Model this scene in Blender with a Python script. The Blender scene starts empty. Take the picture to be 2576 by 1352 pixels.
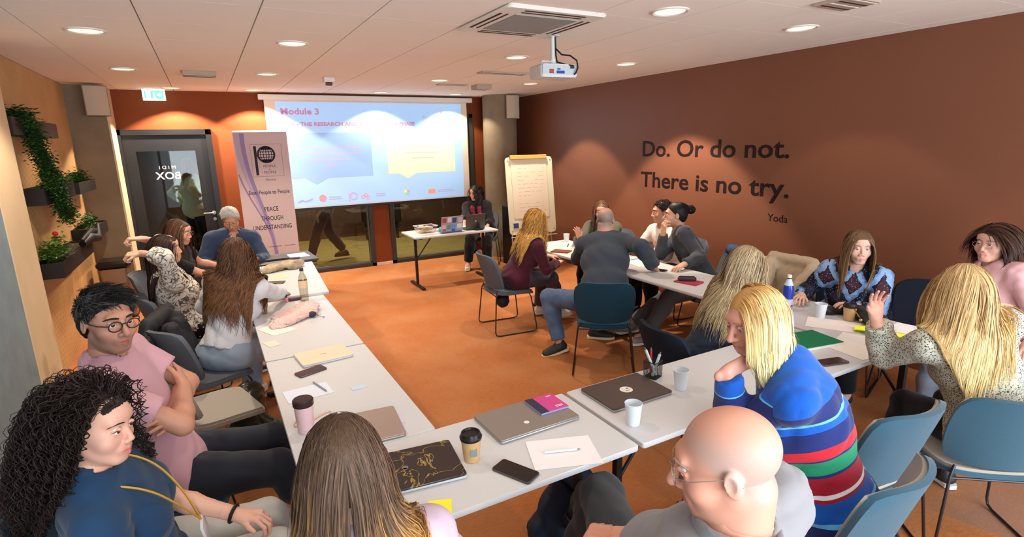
import bpy, bmesh, math, random
import numpy as np
from mathutils import Vector, Matrix
PI = math.pi
C = bpy.context.scene.collection
sc = bpy.context.scene
# ------------------------------------------------------------------ camera
cam_d = bpy.data.cameras.new('camera'); cam = bpy.data.objects.new('camera', cam_d); C.objects.link(cam)
cam_d.sensor_width = 36.0; cam_d.lens = 1369.31 * 36.0 / 2576.0; cam_d.clip_start = 0.05; cam_d.clip_end = 60
YAW, PITCH, ROLL = 0.501804, 0.225448, -0.023534
_f = Vector((math.sin(YAW)*math.cos(PITCH), math.cos(YAW)*math.cos(PITCH), -math.sin(PITCH)))
_r = Vector((math.cos(YAW), -math.sin(YAW), 0)); _u = _r.cross(_f)
_r2 = _r*math.cos(ROLL) + _u*math.sin(ROLL); _u2 = -_r*math.sin(ROLL) + _u*math.cos(ROLL)
cam.matrix_world = Matrix(((_r2.x,_u2.x,-_f.x,0),(_r2.y,_u2.y,-_f.y,0),(_r2.z,_u2.z,-_f.z,1.9101),(0,0,0,1)))
sc.camera = cam
# ------------------------------------------------------------------ view, world
sc.view_settings.view_transform = 'Standard'; sc.view_settings.look = 'None'
sc.view_settings.gamma = 1.0; sc.view_settings.use_curve_mapping = False
sc.view_settings.exposure = 0.60
sc.cycles.use_denoising = True
sc.cycles.max_bounces = 6; sc.cycles.diffuse_bounces = 4; sc.cycles.glossy_bounces = 2; sc.cycles.transmission_bounces = 4; sc.cycles.transparent_max_bounces = 8
world = bpy.data.worlds.new('world'); sc.world = world; world.use_nodes = True
world.node_tree.nodes['Background'].inputs[0].default_value = (0.75, 0.85, 1.0, 1)
world.node_tree.nodes['Background'].inputs[1].default_value = 1.0
# daylight through the two big windows behind and beside the camera
def area(name, loc, rot, sx, sy, power, col, spread=PI):
    d = bpy.data.lights.new(name, 'AREA'); d.shape = 'RECTANGLE'; d.size = sx; d.size_y = sy
    d.energy = power; d.color = col; d.spread = spread
    o = bpy.data.objects.new(name, d); o.location = loc; o.rotation_euler = rot; C.objects.link(o); return o
area('window_daylight', (1.9, -2.2, 1.45), (PI/2*1.0, 0, 0), 5.6, 2.1, 228, (0.80, 0.90, 1.0))
# recessed warm downlights: position, power, cone
WARM = (1.0, 0.86, 0.70)
def spot(loc, power, ang, blend=0.35, col=WARM, rad=0.05, tilt=0.0):
    d = bpy.data.lights.new('downlight_lamp', 'SPOT'); d.energy = power; d.spot_size = math.radians(ang); d.spot_blend = blend
    d.color = col; d.shadow_soft_size = rad
    o = bpy.data.objects.new('downlight_lamp', d); o.location = loc; o.rotation_euler = (0, tilt, 0); C.objects.link(o); return o
LX = [-0.57, 0.707, 2.68, 4.0]; LY = [0.8, 2.74, 4.70, 6.65]
for x in LX:
    for y in LY:
        if x == 4.0: spot((x, y, 2.66), {4.70: 165, 6.65: 100}.get(y, 16), 84, 0.25, tilt=-0.22)
        else: spot((x, y, 2.66), {0.8: 6, 2.74: 22}.get(y, 58), 112, 0.45)
BACKROW = [(-0.25, 8.40), (0.70, 8.42), (2.42, 8.33), (3.62, 8.33)]
for x, y in BACKROW:
    spot((x, y, 2.67), 145 if x < 2 else 52, 116, 0.10)
for x, y, p in [(-1.0, 10.4, 26), (1.6, 10.3, 170), (3.4, 10.3, 150)]:
    spot((x, y, 2.6), p, 140, 0.5, (1.0, 0.85, 0.6))
# ------------------------------------------------------------------ helpers
def lin(c):
    if isinstance(c, str):
        c = [int(c[i:i+2], 16) for i in (0, 2, 4)]
    out = []
    for v in c[:3]:
        v = v/255.0
        out.append(v/12.92 if v <= 0.04045 else ((v+0.055)/1.055)**2.4)
    return (out[0], out[1], out[2], 1.0)
_M = {}
def mat(name, col=(200,200,200), rough=0.6, metal=0.0, spec=0.3, bump=0.0, bscale=60.0, emis=None, estr=0.0, attr=None, col2=None, nscale=8.0, nmix=0.5, sheen=0.0, alpha=1.0, coat=0.0):
    if name in _M: return _M[name]
    m = bpy.data.materials.new(name); m.use_nodes = True; nt = m.node_tree; b = nt.nodes['Principled BSDF']
    b.inputs['Base Color'].default_value = lin(col); b.inputs['Roughness'].default_value = rough
    b.inputs['Metallic'].default_value = metal; b.inputs['Specular IOR Level'].default_value = spec
    if sheen: b.inputs['Sheen Weight'].default_value = sheen
    if coat: b.inputs['Coat Weight'].default_value = coat
    if alpha < 1: b.inputs['Alpha'].default_value = alpha
    tc = nt.nodes.new('ShaderNodeTexCoord')
    if col2 is not None:
        n = nt.nodes.new('ShaderNodeTexNoise'); n.inputs['Scale'].default_value = nscale; n.inputs['Detail'].default_value = 5
        nt.links.new(tc.outputs['Object'], n.inputs['Vector'])
        r = nt.nodes.new('ShaderNodeValToRGB'); r.color_ramp.elements[0].position = 0.5-nmix/2; r.color_ramp.elements[1].position = 0.5+nmix/2
        r.color_ramp.elements[0].color = lin(col); r.color_ramp.elements[1].color = lin(col2)
        nt.links.new(n.outputs['Fac'], r.inputs['Fac']); nt.links.new(r.outputs['Color'], b.inputs['Base Color'])
    if attr:
        a = nt.nodes.new('ShaderNodeAttribute'); a.attribute_name = attr
        nt.links.new(a.outputs['Color'], b.inputs['Base Color'])
    if bump:
        n = nt.nodes.new('ShaderNodeTexNoise'); n.inputs['Scale'].default_value = bscale; n.inputs['Detail'].default_value = 4
        nt.links.new(tc.outputs['Object'], n.inputs['Vector'])
        bp = nt.nodes.new('ShaderNodeBump'); bp.inputs['Strength'].default_value = bump; bp.inputs['Distance'].default_value = 0.004
        nt.links.new(n.outputs['Fac'], bp.inputs['Height']); nt.links.new(bp.outputs['Normal'], b.inputs['Normal'])
    if emis is not None:
        b.inputs['Emission Color'].default_value = lin(emis); b.inputs['Emission Strength'].default_value = estr
    _M[name] = m
    return m
def bsdf(m): return m.node_tree.nodes['Principled BSDF']
def glass_mat(name, tint=(225,232,230), refl=0.035):
    m = bpy.data.materials.new(name); m.use_nodes = True; nt = m.node_tree
    for n in list(nt.nodes): nt.nodes.remove(n)
    o = nt.nodes.new('ShaderNodeOutputMaterial'); t = nt.nodes.new('ShaderNodeBsdfTransparent'); t.inputs[0].default_value = lin(tint)
    g = nt.nodes.new('ShaderNodeBsdfGlossy'); g.inputs['Roughness'].default_value = 0.02
    f = nt.nodes.new('ShaderNodeLayerWeight'); pw = nt.nodes.new('ShaderNodeMath'); pw.operation = 'POWER'; pw.inputs[1].default_value = 4.0; nt.links.new(f.outputs['Facing'], pw.inputs[0])
    mx = nt.nodes.new('ShaderNodeMixShader'); ad = nt.nodes.new('ShaderNodeMath'); ad.operation = 'ADD'; ad.inputs[1].default_value = refl
    nt.links.new(pw.outputs[0], ad.inputs[0]); ad.use_clamp = True; nt.links.new(ad.outputs[0], mx.inputs[0]); nt.links.new(t.outputs[0], mx.inputs[1]); nt.links.new(g.outputs[0], mx.inputs[2])
    nt.links.new(mx.outputs[0], o.inputs[0]); return m
class MB:
    """collects simple shapes into one mesh"""
    def __init__(s): s.v = []; s.f = []; s.mi = []; s.cur = 0
    def add(s, vs, fs):
        o = len(s.v); s.v += [tuple(p) for p in vs]; s.f += [tuple(i+o for i in f) for f in fs]; s.mi += [s.cur]*len(fs); return s
    def box(s, x0, x1, y0, y1, z0, z1, M=None, b=0.0):
        if b > 0: return s.rbox(x0, x1, y0, y1, z0, z1, b, M)
        vs = [Vector(p) for p in ((x0,y0,z0),(x1,y0,z0),(x1,y1,z0),(x0,y1,z0),(x0,y0,z1),(x1,y0,z1),(x1,y1,z1),(x0,y1,z1))]
        if M is not None: vs = [M @ p for p in vs]
        s.add(vs, [(0,3,2,1),(4,5,6,7),(0,1,5,4),(1,2,6,5),(2,3,7,6),(3,0,4,7)]); return s
    def rbox(s, x0, x1, y0, y1, z0, z1, b, M=None):
        bm = bmesh.new(); bmesh.ops.create_cube(bm, size=1)
        for v in bm.verts: v.co = Vector(((x0+x1)/2+v.co.x*(x1-x0), (y0+y1)/2+v.co.y*(y1-y0), (z0+z1)/2+v.co.z*(z1-z0)))
        bmesh.ops.bevel(bm, geom=bm.edges[:], offset=b, segments=2, affect='EDGES', profile=0.5)
        s.bm(bm, M); return s
    def bm(s, bm, M=None):
        bm.verts.index_update()
        s.add([(M @ v.co) if M is not None else v.co.copy() for v in bm.verts], [[v.index for v in f.verts] for f in bm.faces]); bm.free()
    def slab(s, x0, x1, y0, y1, z0, z1, r, M=None, n=5, bev=0.0):
        """box with rounded vertical corners"""
        pts = []
        for cx, cy, a0 in ((x1-r,y1-r,0),(x0+r,y1-r,PI/2),(x0+r,y0+r,PI),(x1-r,y0+r,1.5*PI)):
            for i in range(n+1):
                a = a0+PI/2*i/n; pts.append((cx+r*math.cos(a), cy+r*math.sin(a)))
        k = len(pts)
        cx, cy = (x0+x1)/2, (y0+y1)/2
        levels = [(z0, bev), (z0+bev, 0), (z1-bev, 0), (z1, bev)] if bev > 0 else [(z0,0),(z1,0)]
        vs = []
        for z, ins in levels:
            for p in pts:
                dx, dy = p[0]-cx, p[1]-cy; L = math.hypot(dx, dy)
                vs.append(Vector((p[0]-dx/L*ins, p[1]-dy/L*ins, z)))
        fs = []
        for l in range(len(levels)-1):
            for i in range(k): fs.append((l*k+i, l*k+(i+1)%k, (l+1)*k+(i+1)%k, (l+1)*k+i))
        fs.append(tuple(reversed(range(k)))); fs.append(tuple(range((len(levels)-1)*k, len(levels)*k)))
        if M is not None: vs = [M @ v for v in vs]
        s.add(vs, fs); return s
    def lathe(s, prof, c=(0,0,0), n=24, M=None, cap=True):
        vs = []; fs = []
        for r, z in prof:
            for i in range(n):
                a = 2*PI*i/n; vs.append(Vector((c[0]+r*math.cos(a), c[1]+r*math.sin(a), c[2]+z)))
        for l in range(len(prof)-1):
            for i in range(n): fs.append((l*n+i, l*n+(i+1)%n, (l+1)*n+(i+1)%n, (l+1)*n+i))
        if cap:
            if prof[0][0] > 1e-5: fs.append(tuple(reversed(range(n))))
            if prof[-1][0] > 1e-5: fs.append(tuple(range((len(prof)-1)*n, len(prof)*n)))
        if M is not None: vs = [M @ v for v in vs]
        s.add(vs, fs); return s
    def tube(s, pts, r, n=8, closed=False, cap=True):
        P = [Vector(p) for p in pts]; m = len(P); rs = r if hasattr(r, '__len__') else [r]*m
        vs = []; fs = []; up = None
        for i in range(m):
            if closed: t = (P[(i+1)%m]-P[i-1])
            else: t = P[min(i+1,m-1)]-P[max(i-1,0)]
            t = t.normalized() if t.length > 1e-9 else Vector((0,0,1))
            if up is None: up = Vector((0,0,1)) if abs(t.z) < 0.9 else Vector((1,0,0))
            side = t.cross(up); side = side.normalized() if side.length > 1e-6 else Vector((1,0,0)); u2 = side.cross(t).normalized(); up = u2
            for k in range(n):
                a = 2*PI*k/n; vs.append(P[i]+side*math.cos(a)*rs[i]+u2*math.sin(a)*rs[i])
        for i in range(m if closed else m-1):
            j = (i+1) % m
            for k in range(n): fs.append((i*n+k, j*n+k, j*n+(k+1)%n, i*n+(k+1)%n))
        if cap and not closed: fs.append(tuple(range(n))); fs.append(tuple(reversed(range((m-1)*n, m*n))))
        s.add(vs, fs); return s
    def prism(s, poly, y0, y1, M=None):
        """polygon in xz extruded in y"""
        k = len(poly); vs = [Vector((p[0], y0, p[1])) for p in poly]+[Vector((p[0], y1, p[1])) for p in poly]
        fs = [tuple(range(k)), tuple(reversed(range(k, 2*k)))]+[(i, i+k, (i+1)%k+k, (i+1)%k) for i in range(k)]
        if M is not None: vs = [M @ v for v in vs]
        s.add(vs, fs); return s
    def sphere(s, c, r, n=12, sc3=(1,1,1), M=None):
        prof = []; vs = []; fs = []
        m = max(4, n//2)
        for j in range(1, m):
            t = PI*j/m
            for i in range(n):
                a = 2*PI*i/n; vs.append(Vector((c[0]+r*sc3[0]*math.sin(t)*math.cos(a), c[1]+r*sc3[1]*math.sin(t)*math.sin(a), c[2]-r*sc3[2]*math.cos(t))))
        b = len(vs); vs.append(Vector((c[0],c[1],c[2]-r*sc3[2]))); vs.append(Vector((c[0],c[1],c[2]+r*sc3[2])))
        for j in range(m-2):
            for i in range(n): fs.append((j*n+i, j*n+(i+1)%n, (j+1)*n+(i+1)%n, (j+1)*n+i))
        for i in range(n): fs.append((b, (i+1)%n, i)); fs.append((b+1, (m-2)*n+i, (m-2)*n+(i+1)%n))
        if M is not None: vs = [M @ v for v in vs]
        s.add(vs, fs); return s
    def build(s, name, m, parent=None, smooth=False, kind=None, label=None, shift=None):
        me = bpy.data.meshes.new(name)
        vv = s.v if shift is None else [(p[0]-shift[0], p[1]-shift[1], p[2]-shift[2]) for p in s.v]
        me.from_pydata(vv, [], s.f)
        for mm in (m if isinstance(m, (list, tuple)) else [m]): me.materials.append(mm)
        if any(s.mi): me.polygons.foreach_set('material_index', s.mi)
        if smooth:
            me.polygons.foreach_set('use_smooth', [True]*len(me.polygons))
            try: me.set_sharp_from_angle(angle=math.radians(38))
            except Exception: pass
        me.update()
        o = bpy.data.objects.new(name, me); C.objects.link(o)
        if parent is not None: o.parent = parent
        if shift is not None: o.location = shift
        if kind: o['kind'] = kind
        if label: o['label'] = label
        return o
def tag(o, label, cat, group=None, kind=None):
    o['label'] = label; o['category'] = cat
    if group: o['group'] = group
    if kind: o['kind'] = kind
    return o
def empty(name, loc=(0,0,0), rz=0.0, label=None, cat=None, group=None):
    o = bpy.data.objects.new(name, None); o.location = loc; o.rotation_euler = (0,0,rz); o.empty_display_size = 0.1; C.objects.link(o)
    if label: tag(o, label, cat, group)
    return o
def copy_tree(o, parent=None):
    c = o.copy(); C.objects.link(c)
    if parent is not None: c.parent = parent
    for ch in list(o.children): copy_tree(ch, c)
    return c
def text_mesh(name, body, size, m, parent=None, extrude=0.001, offset=0.0, sx=1.0, align='LEFT', loc=(0,0,0), rot=(PI/2,0,0), spacing=1.0, line=1.0, width=None, label=None, shear=0.0):
    cu = bpy.data.curves.new(name, 'FONT'); cu.body = body; cu.size = size; cu.extrude = extrude; cu.offset = offset
    cu.align_x = align; cu.space_character = spacing; cu.space_line = line; cu.resolution_u = 3; cu.shear = shear
    t = bpy.data.objects.new(name+'_tmp', cu); C.objects.link(t)
    bpy.context.view_layer.update()
    me = bpy.data.meshes.new_from_object(t.evaluated_get(bpy.context.evaluated_depsgraph_get()))
    bpy.data.objects.remove(t); bpy.data.curves.remove(cu)
    if width is not None and len(me.vertices):
        xs = [v.co.x for v in me.vertices]; sx = width/(max(xs)-min(xs))
    for v in me.vertices: v.co.x *= sx
    me.materials.clear(); me.materials.append(m); me.name = name
    o = bpy.data.objects.new(name, me); o.location = loc; o.rotation_euler = rot; C.objects.link(o)
    if parent is not None: o.parent = parent
    if label: o['label'] = label
    return o
def split_letters(o, name, lab, cat):
    """turn a flat text mesh into one object with a child for each letter"""
    e = empty(name, tuple(o.location), 0, lab, cat); e.rotation_euler = o.rotation_euler
    me = o.data; n = len(me.vertices); par = list(range(n))
    def fi(a):
        while par[a] != a: par[a] = par[par[a]]; a = par[a]
        return a
    for ed in me.edges: par[fi(ed.vertices[0])] = fi(ed.vertices[1])
    comp = {}
    for i in range(n): comp.setdefault(fi(i), []).append(i)
    cs = []
    for ids in comp.values():
        xs_ = [me.vertices[i].co.x for i in ids]; ys_ = [me.vertices[i].co.y for i in ids]; cs.append([min(xs_), max(xs_), min(ys_), max(ys_), set(ids)])
    cs.sort(key=lambda c: -(c[1]-c[0])); out = []
    for c in cs:
        for q in out:
            if min(c[1], q[1])-max(c[0], q[0]) > 0.6*(c[1]-c[0]) and min(abs(c[2]-q[3]), abs(q[2]-c[3])) < 0.08: q[4] |= c[4]; break
        else: out.append(c)
    m = me.materials[0]
    for c in out:
        idx = {v: k for k, v in enumerate(sorted(c[4]))}; b = MB(); b.v = [tuple(me.vertices[i].co) for i in sorted(c[4])]
        b.f = [tuple(idx[v] for v in p.vertices) for p in me.polygons if p.vertices[0] in idx]; b.mi = [0]*len(b.f); b.build('letter', m, parent=e)
    bpy.data.objects.remove(o); return e
def RZ(a): return Matrix.Rotation(a, 4, 'Z')
def TR(x, y, z): return Matrix.Translation((x, y, z))
# ------------------------------------------------------------------ structure
XL, XR, YB, HC = -1.33, 4.965, 8.8, 2.7
def floor_mat():
    m = mat('carpet', (196,116,66), 0.9, spec=0.12, bump=0.35, bscale=260)
    nt = m.node_tree; b = bsdf(m); L = nt.links.new
    tc = nt.nodes.new('ShaderNodeTexCoord'); mp = nt.nodes.new('ShaderNodeMapping'); mp.inputs['Scale'].default_value = (1.0, 7.0, 1.0); mp.inputs['Rotation'].default_value = (0,0,0.08)
    L(tc.outputs['Object'], mp.inputs[0])
    n1 = nt.nodes.new('ShaderNodeTexNoise'); n1.inputs['Scale'].default_value = 22; n1.inputs['Detail'].default_value = 6; n1.inputs['Roughness'].default_value = 0.7
    L(mp.outputs[0], n1.inputs['Vector'])
    n2 = nt.nodes.new('ShaderNodeTexNoise'); n2.inputs['Scale'].default_value = 1.6; n2.inputs['Detail'].default_value = 3
    L(tc.outputs['Object'], n2.inputs['Vector'])
    r1 = nt.nodes.new('ShaderNodeValToRGB'); e = r1.color_ramp.elements; e[0].position = 0.32; e[0].color = lin((150,88,48)); e[1].position = 0.68; e[1].color = lin((178,112,66))
    L(n1.outputs['Fac'], r1.inputs[0])
    r2 = nt.nodes.new('ShaderNodeValToRGB'); e = r2.color_ramp.elements; e[0].position = 0.4; e[0].color = (0,0,0,1); e[1].position = 0.62; e[1].color = (0.35,0.35,0.35,1)
    L(n2.outputs['Fac'], r2.inputs[0])
    mx = nt.nodes.new('ShaderNodeMix'); mx.data_type = 'RGBA'; L(r2.outputs[0], mx.inputs[0]); L(r1.outputs[0], mx.inputs[6]); mx.inputs[7].default_value = lin((180,130,90))
    # woven grey patches on the carpet near the window end
    sp = nt.nodes.new('ShaderNodeSeparateXYZ'); L(tc.outputs['Object'], sp.inputs[0])
    wv = nt.nodes.new('ShaderNodeTexVoronoi'); wv.inputs['Scale'].default_value = 1.35; L(tc.outputs['Object'], wv.inputs['Vector'])
    sc_ = nt.nodes.new('ShaderNodeSeparateColor'); L(wv.outputs['Color'], sc_.inputs[0])
    gt = nt.nodes.new('ShaderNodeMath'); gt.operation = 'GREATER_THAN'; gt.inputs[1].default_value = 0.55; L(sc_.outputs[0], gt.inputs[0])
    lt = nt.nodes.new('ShaderNodeMapRange'); lt.inputs[1].default_value = 1.25; lt.inputs[2].default_value = 1.0; L(sp.outputs[1], lt.inputs[0])
    n3 = nt.nodes.new('ShaderNodeTexNoise'); n3.inputs['Scale'].default_value = 170; L(tc.outputs['Object'], n3.inputs['Vector'])
    m1 = nt.nodes.new('ShaderNodeMath'); m1.operation = 'MULTIPLY'; L(gt.outputs[0], m1.inputs[0]); L(lt.outputs[0], m1.inputs[1])
    m2 = nt.nodes.new('ShaderNodeMath'); m2.operation = 'MULTIPLY'; L(m1.outputs[0], m2.inputs[0]); L(n3.outputs['Fac'], m2.inputs[1])
    mx2 = nt.nodes.new('ShaderNodeMix'); mx2.data_type = 'RGBA'; L(m2.outputs[0], mx2.inputs[0]); L(mx.outputs[2], mx2.inputs[6]); mx2.inputs[7].default_value = lin((120,104,96))
    L(mx2.outputs[2], b.inputs['Base Color'])
    return m
M_floor = floor_mat()
M_ceil = mat('ceiling_white', (248,240,228), 0.95, spec=0.1, bump=0.12, bscale=420)
M_grid = mat('ceiling_joint', (150,138,126), 0.9)
M_orange = mat('orange_paint', (126,62,27), 0.75, spec=0.25, bump=0.05, bscale=300, col2=(122,59,26), nscale=2)
M_brown = mat('rust_paint', (124,76,53), 0.42, spec=0.45, bump=0.06, bscale=260, col2=(120,73,51), nscale=1.5)
M_conc = mat('concrete', (142,158,164), 0.85, bump=0.3, bscale=35, col2=(124,140,146), nscale=6)
M_conc2 = mat('concrete_warm', (138,122,98), 0.85, bump=0.25, bscale=35, col2=(124,108,86), nscale=5)
M_beige = mat('beige_panel_and_lit_side', (226,200,160), 0.8, bump=0.08, bscale=50, col2=(214,188,148), nscale=4)
M_black = mat('black_metal', (26,25,25), 0.45, spec=0.4)
M_frame = mat('bronze_frame', (52,48,42), 0.4, spec=0.4)
M_frame2 = mat('bronze_frame_edge', (92,90,78), 0.45)
M_white = mat('white_plastic', (228,224,216), 0.45)
M_glass = glass_mat('pane_glass')
def struct(mb, name, m, smooth=False):
    o = mb.build(name, m, smooth=smooth); o['kind'] = 'structure'; return o
floor = struct(MB().box(-1.45, 5.1, -2.6, 8.95, -0.1, 0.0), 'floor', M_floor)
ceiling = struct(MB().box(-1.45, 5.1, -2.6, 8.95, 2.715, 2.8), 'ceiling', M_grid)
# ceiling tiles, a light metal grid between them
P0x, P0y, PT = -0.235, 3.605, 0.627
tile_me = {}
def tile(x0, x1, y0, y1):
    k = (round(x1-x0,3), round(y1-y0,3))
    if k not in tile_me:
        w, d = k; t = MB().box(-w/2, w/2, -d/2, d/2, -0.014, 0.0); o = t.build('ceiling_tile', M_ceil); tile_me[k] = o.data
    else:
        o = bpy.data.objects.new('ceiling_tile', tile_me[k]); C.objects.link(o)
    o.location = ((x0+x1)/2, (y0+y1)/2, 2.714); o.parent = ceiling
xs = [-1.33]+[P0x+PT*k for k in range(-1, 9)]; xs = sorted(x for x in xs if x < 4.9)+[4.965]
ys = [-2.55]+[P0y+0.63*k for k in range(-9, 9) if -2.4 < P0y+0.63*k < 8.7]+[8.8]
for i in range(len(xs)-1):
    for j in range(len(ys)-1):
        tile(xs[i]+0.004, xs[i+1]-0.004, ys[j]+0.0012, ys[j+1]-0.0012)
# back wall with door and two tall windows
wb = MB()
for x0, x1, z0, z1 in [(-1.45,-0.97,0,2.7),(0.13,0.88,0,2.7),(2.27,2.55,0,2.7),(4.10,5.1,0,2.7),(-0.97,0.13,2.2,2.7),(0.88,2.27,2.42,2.7),(2.55,4.10,2.42,2.7)]:
    wb.box(x0, x1, 8.8, 8.95, z0, z1+0.01)
struct(wb, 'wall_back', M_orange)
struct(MB().box(4.965, 5.12, -2.6, 8.95, 0, 2.71), 'wall_right', M_brown)
wl = MB().box(-1.5, -1.352, 4.7, 8.95, 0, 2.71)
wall_left = struct(wl, 'wall_left', mat('oak_backing', (150,112,74), 0.8))
M_slat = mat('oak_slat', (208,164,108), 0.65, bump=0.1, bscale=90, col2=(186,142,92), nscale=3, nmix=0.8)
sl = MB()
for k in range(78):
    y = 5.31+k*0.0385; sl.box(-1.352, -1.33, y, y+0.030, 0, 2.7)
o = sl.build('wood_slat', M_slat, parent=wall_left); o['kind'] = 'stuff'
struct(MB().box(-1.5, -1.2, -2.6, 4.72, 0, 2.71), 'wall_left_front', M_conc)
struct(MB().box(-1.5, -1.195, 4.72, 5.3, 0, 2.71, b=0.012), 'trim_1', M_beige)
struct(MB().box(-1.36, -0.955, 8.28, 8.8, 0, 2.71), 'trim_2', M_conc2)
struct(MB().box(-0.957, -0.935, 8.28, 8.8, 0, 2.7), 'trim_3', M_beige)  # grey column's side, with the corner lamp's light put into its beige colour
struct(MB().lathe([(0.285,0),(0.285,2.705)], (4.45,8.42,0), 40), 'trim_4', M_conc2, smooth=True)
struct(MB().box(-1.2, -1.185, -2.6, 4.72, 0, 0.11), 'baseboard_left', mat('base_brown', (96,58,42), 0.7))
struct(MB().box(2.27, 2.55, 8.786, 8.8, 0, 0.045).box(0.13, 0.88, 8.786, 8.8, 0, 0.045).box(4.1, 4.3, 8.786, 8.8, 0, 0.045), 'baseboard_back', mat('base_cream', (222,196,176), 0.6))
struct(MB().box(4.951, 4.965, -2.5, 8.7, 0, 0.05), 'baseboard_right', mat('base_rust', (104,54,36), 0.6))
# window wall behind the camera (frames only; the daylight comes through them)
wf = MB()
for x in (-1.2, 0.35, 1.9, 3.45, 4.9): wf.box(x-0.04, x+0.04, -2.58, -2.5, 0, 2.7)
wf.box(-1.2, 4.9, -2.58, -2.5, 0, 0.2); wf.box(-1.2, 4.9, -2.58, -2.5, 2.6, 2.7)
struct(wf, 'wall_front', M_frame)
# windows to the corridor
def win(n, x0, x1):
    f = MB()
    f.box(x0, x0+0.065, 8.76, 8.9, 0.0, 2.42); f.box(x1-0.065, x1, 8.76, 8.9, 0.0, 2.42)
    f.box(x0, x1, 8.76, 8.9, 0.0, 0.055); f.box(x0, x1, 8.76, 8.9, 2.36, 2.42)
    f.cur = 1
    f.box(x0+0.065, x0+0.085, 8.80, 8.86, 0.055, 2.36); f.box(x1-0.085, x1-0.065, 8.80, 8.86, 0.055, 2.36); f.box(x0+0.065, x1-0.065, 8.80, 8.86, 0.055, 0.075)
    w = f.build('window_%d' % n, [M_frame, M_frame2]); w['kind'] = 'structure'
    MB().box(x0+0.085, x1-0.085, 8.826, 8.834, 0.075, 2.36).build('pane', M_glass, parent=w)
win(1, 0.88, 2.27); win(2, 2.55, 4.10)
# door with glass
d = MB(); d.box(-0.97, -0.90, 8.73, 8.93, 0, 2.2); d.box(0.06, 0.13, 8.73, 8.93, 0, 2.2); d.box(-0.97, 0.13, 8.73, 8.93, 2.13, 2.2)
door = d.build('door_1', M_black); door['kind'] = 'structure'
M_leaf = mat('door_leaf', (34,34,36), 0.5)
l = MB(); l.box(-0.90, -0.77, 8.765, 8.81, 0.01, 2.13); l.box(-0.09, 0.06, 8.765, 8.81, 0.01, 2.13); l.box(-0.77, -0.09, 8.765, 8.81, 1.92, 2.13); l.box(-0.77, -0.09, 8.765, 8.81, 0.01, 0.16)
l.build('door_leaf', M_leaf, parent=door)
MB().box(-0.77, -0.09, 8.784, 8.792, 0.16, 1.92).build('pane', M_glass, parent=door)
M_steel = mat('brushed_steel', (200,196,188), 0.25, metal=1.0)
h = MB(); h.tube([(0.03,8.765,1.06),(0.03,8.72,1.06),(0.02,8.715,1.06),(-0.10,8.715,1.06)], 0.010, 10); h.lathe([(0.0,0),(0.026,0),(0.026,0.008),(0,0.008)], (0,0,0), 20, M=TR(0.03,8.765,1.06) @ Matrix.Rotation(PI/2,4,'X'))
h.lathe([(0.0,0),(0.022,0),(0.022,0.007),(0,0.007)], (0,0,0), 16, M=TR(0.03,8.765,0.97) @ Matrix.Rotation(PI/2,4,'X'))
h.build('door_handle', M_steel, parent=door, smooth=True)
M_etch = mat('white_vinyl', (222,220,210), 0.7, emis=(222,220,210), estr=0.0)
# lettering sticks to the far face of the pane and is read mirrored from inside
text_mesh('door_lettering', 'MIDI', 0.062, M_etch, door, 0.0006, 0.0, -1.15, 'CENTER', (-0.445,8.781,1.685), spacing=1.5)
text_mesh('door_lettering', 'BOX', 0.135, M_etch, door, 0.0006, 0.002, -1.0, 'CENTER', (-0.445,8.781,1.55), spacing=1.05)
split_letters(text_mesh('wall_lettering', 'Do. Or do not.\nThere is no try.', 0.272, mat('black_vinyl', (28,10,8), 0.5), None, 0.001, 0.0045, 1.0, 'LEFT', (4.963,5.485,1.715), (PI/2,0,-PI/2), 1.0, 1.42, width=2.11), 'wall_lettering', 'large two-line black lettering stuck on the rust brown wall', 'lettering')
split_letters(text_mesh('wall_lettering', 'Yoda', 0.106, mat('black_vinyl'), None, 0.001, 0.0, 1.0, 'LEFT', (4.963,3.588,1.083), (PI/2,0,-PI/2), width=0.225), 'wall_lettering', 'small one-word black lettering below the two large lines', 'lettering')
# corridor beyond the glass
M_cfl = mat('corridor_carpet', (160,138,84), 0.9, bump=0.3, bscale=200, col2=(140,118,68), nscale=4)
struct(MB().box(-2.5, 5.5, 8.95, 12.2, -0.1, 0.0), 'floor_corridor', M_cfl)
struct(MB().box(-2.5, 5.5, 12.1, 12.2, 0, 2.7), 'wall_corridor', mat('corridor_brown', (92,62,44), 0.7, col2=(74,50,38), nscale=1))
struct(MB().box(-2.5, 5.5, 8.95, 12.2, 2.7, 2.8), 'ceiling_corridor', M_ceil)
struct(MB().box(-2.6, -2.5, 8.95, 12.2, 0, 2.8).box(5.5, 5.6, 8.95, 12.2, 0, 2.8), 'wall_corridor_end', mat('corridor_brown'))
t = MB().box(2.75, 3.5, 11.2, 11.6, 0.35, 0.95, b=0.02).box(2.8,2.84,11.25,11.55,0,0.36).box(3.4,3.44,11.25,11.55,0,0.36)
tag(t.build('corridor_bench', mat('dark_leather', (30,26,24), 0.5)), 'dark upholstered bench standing behind the right corridor window', 'bench')
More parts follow.
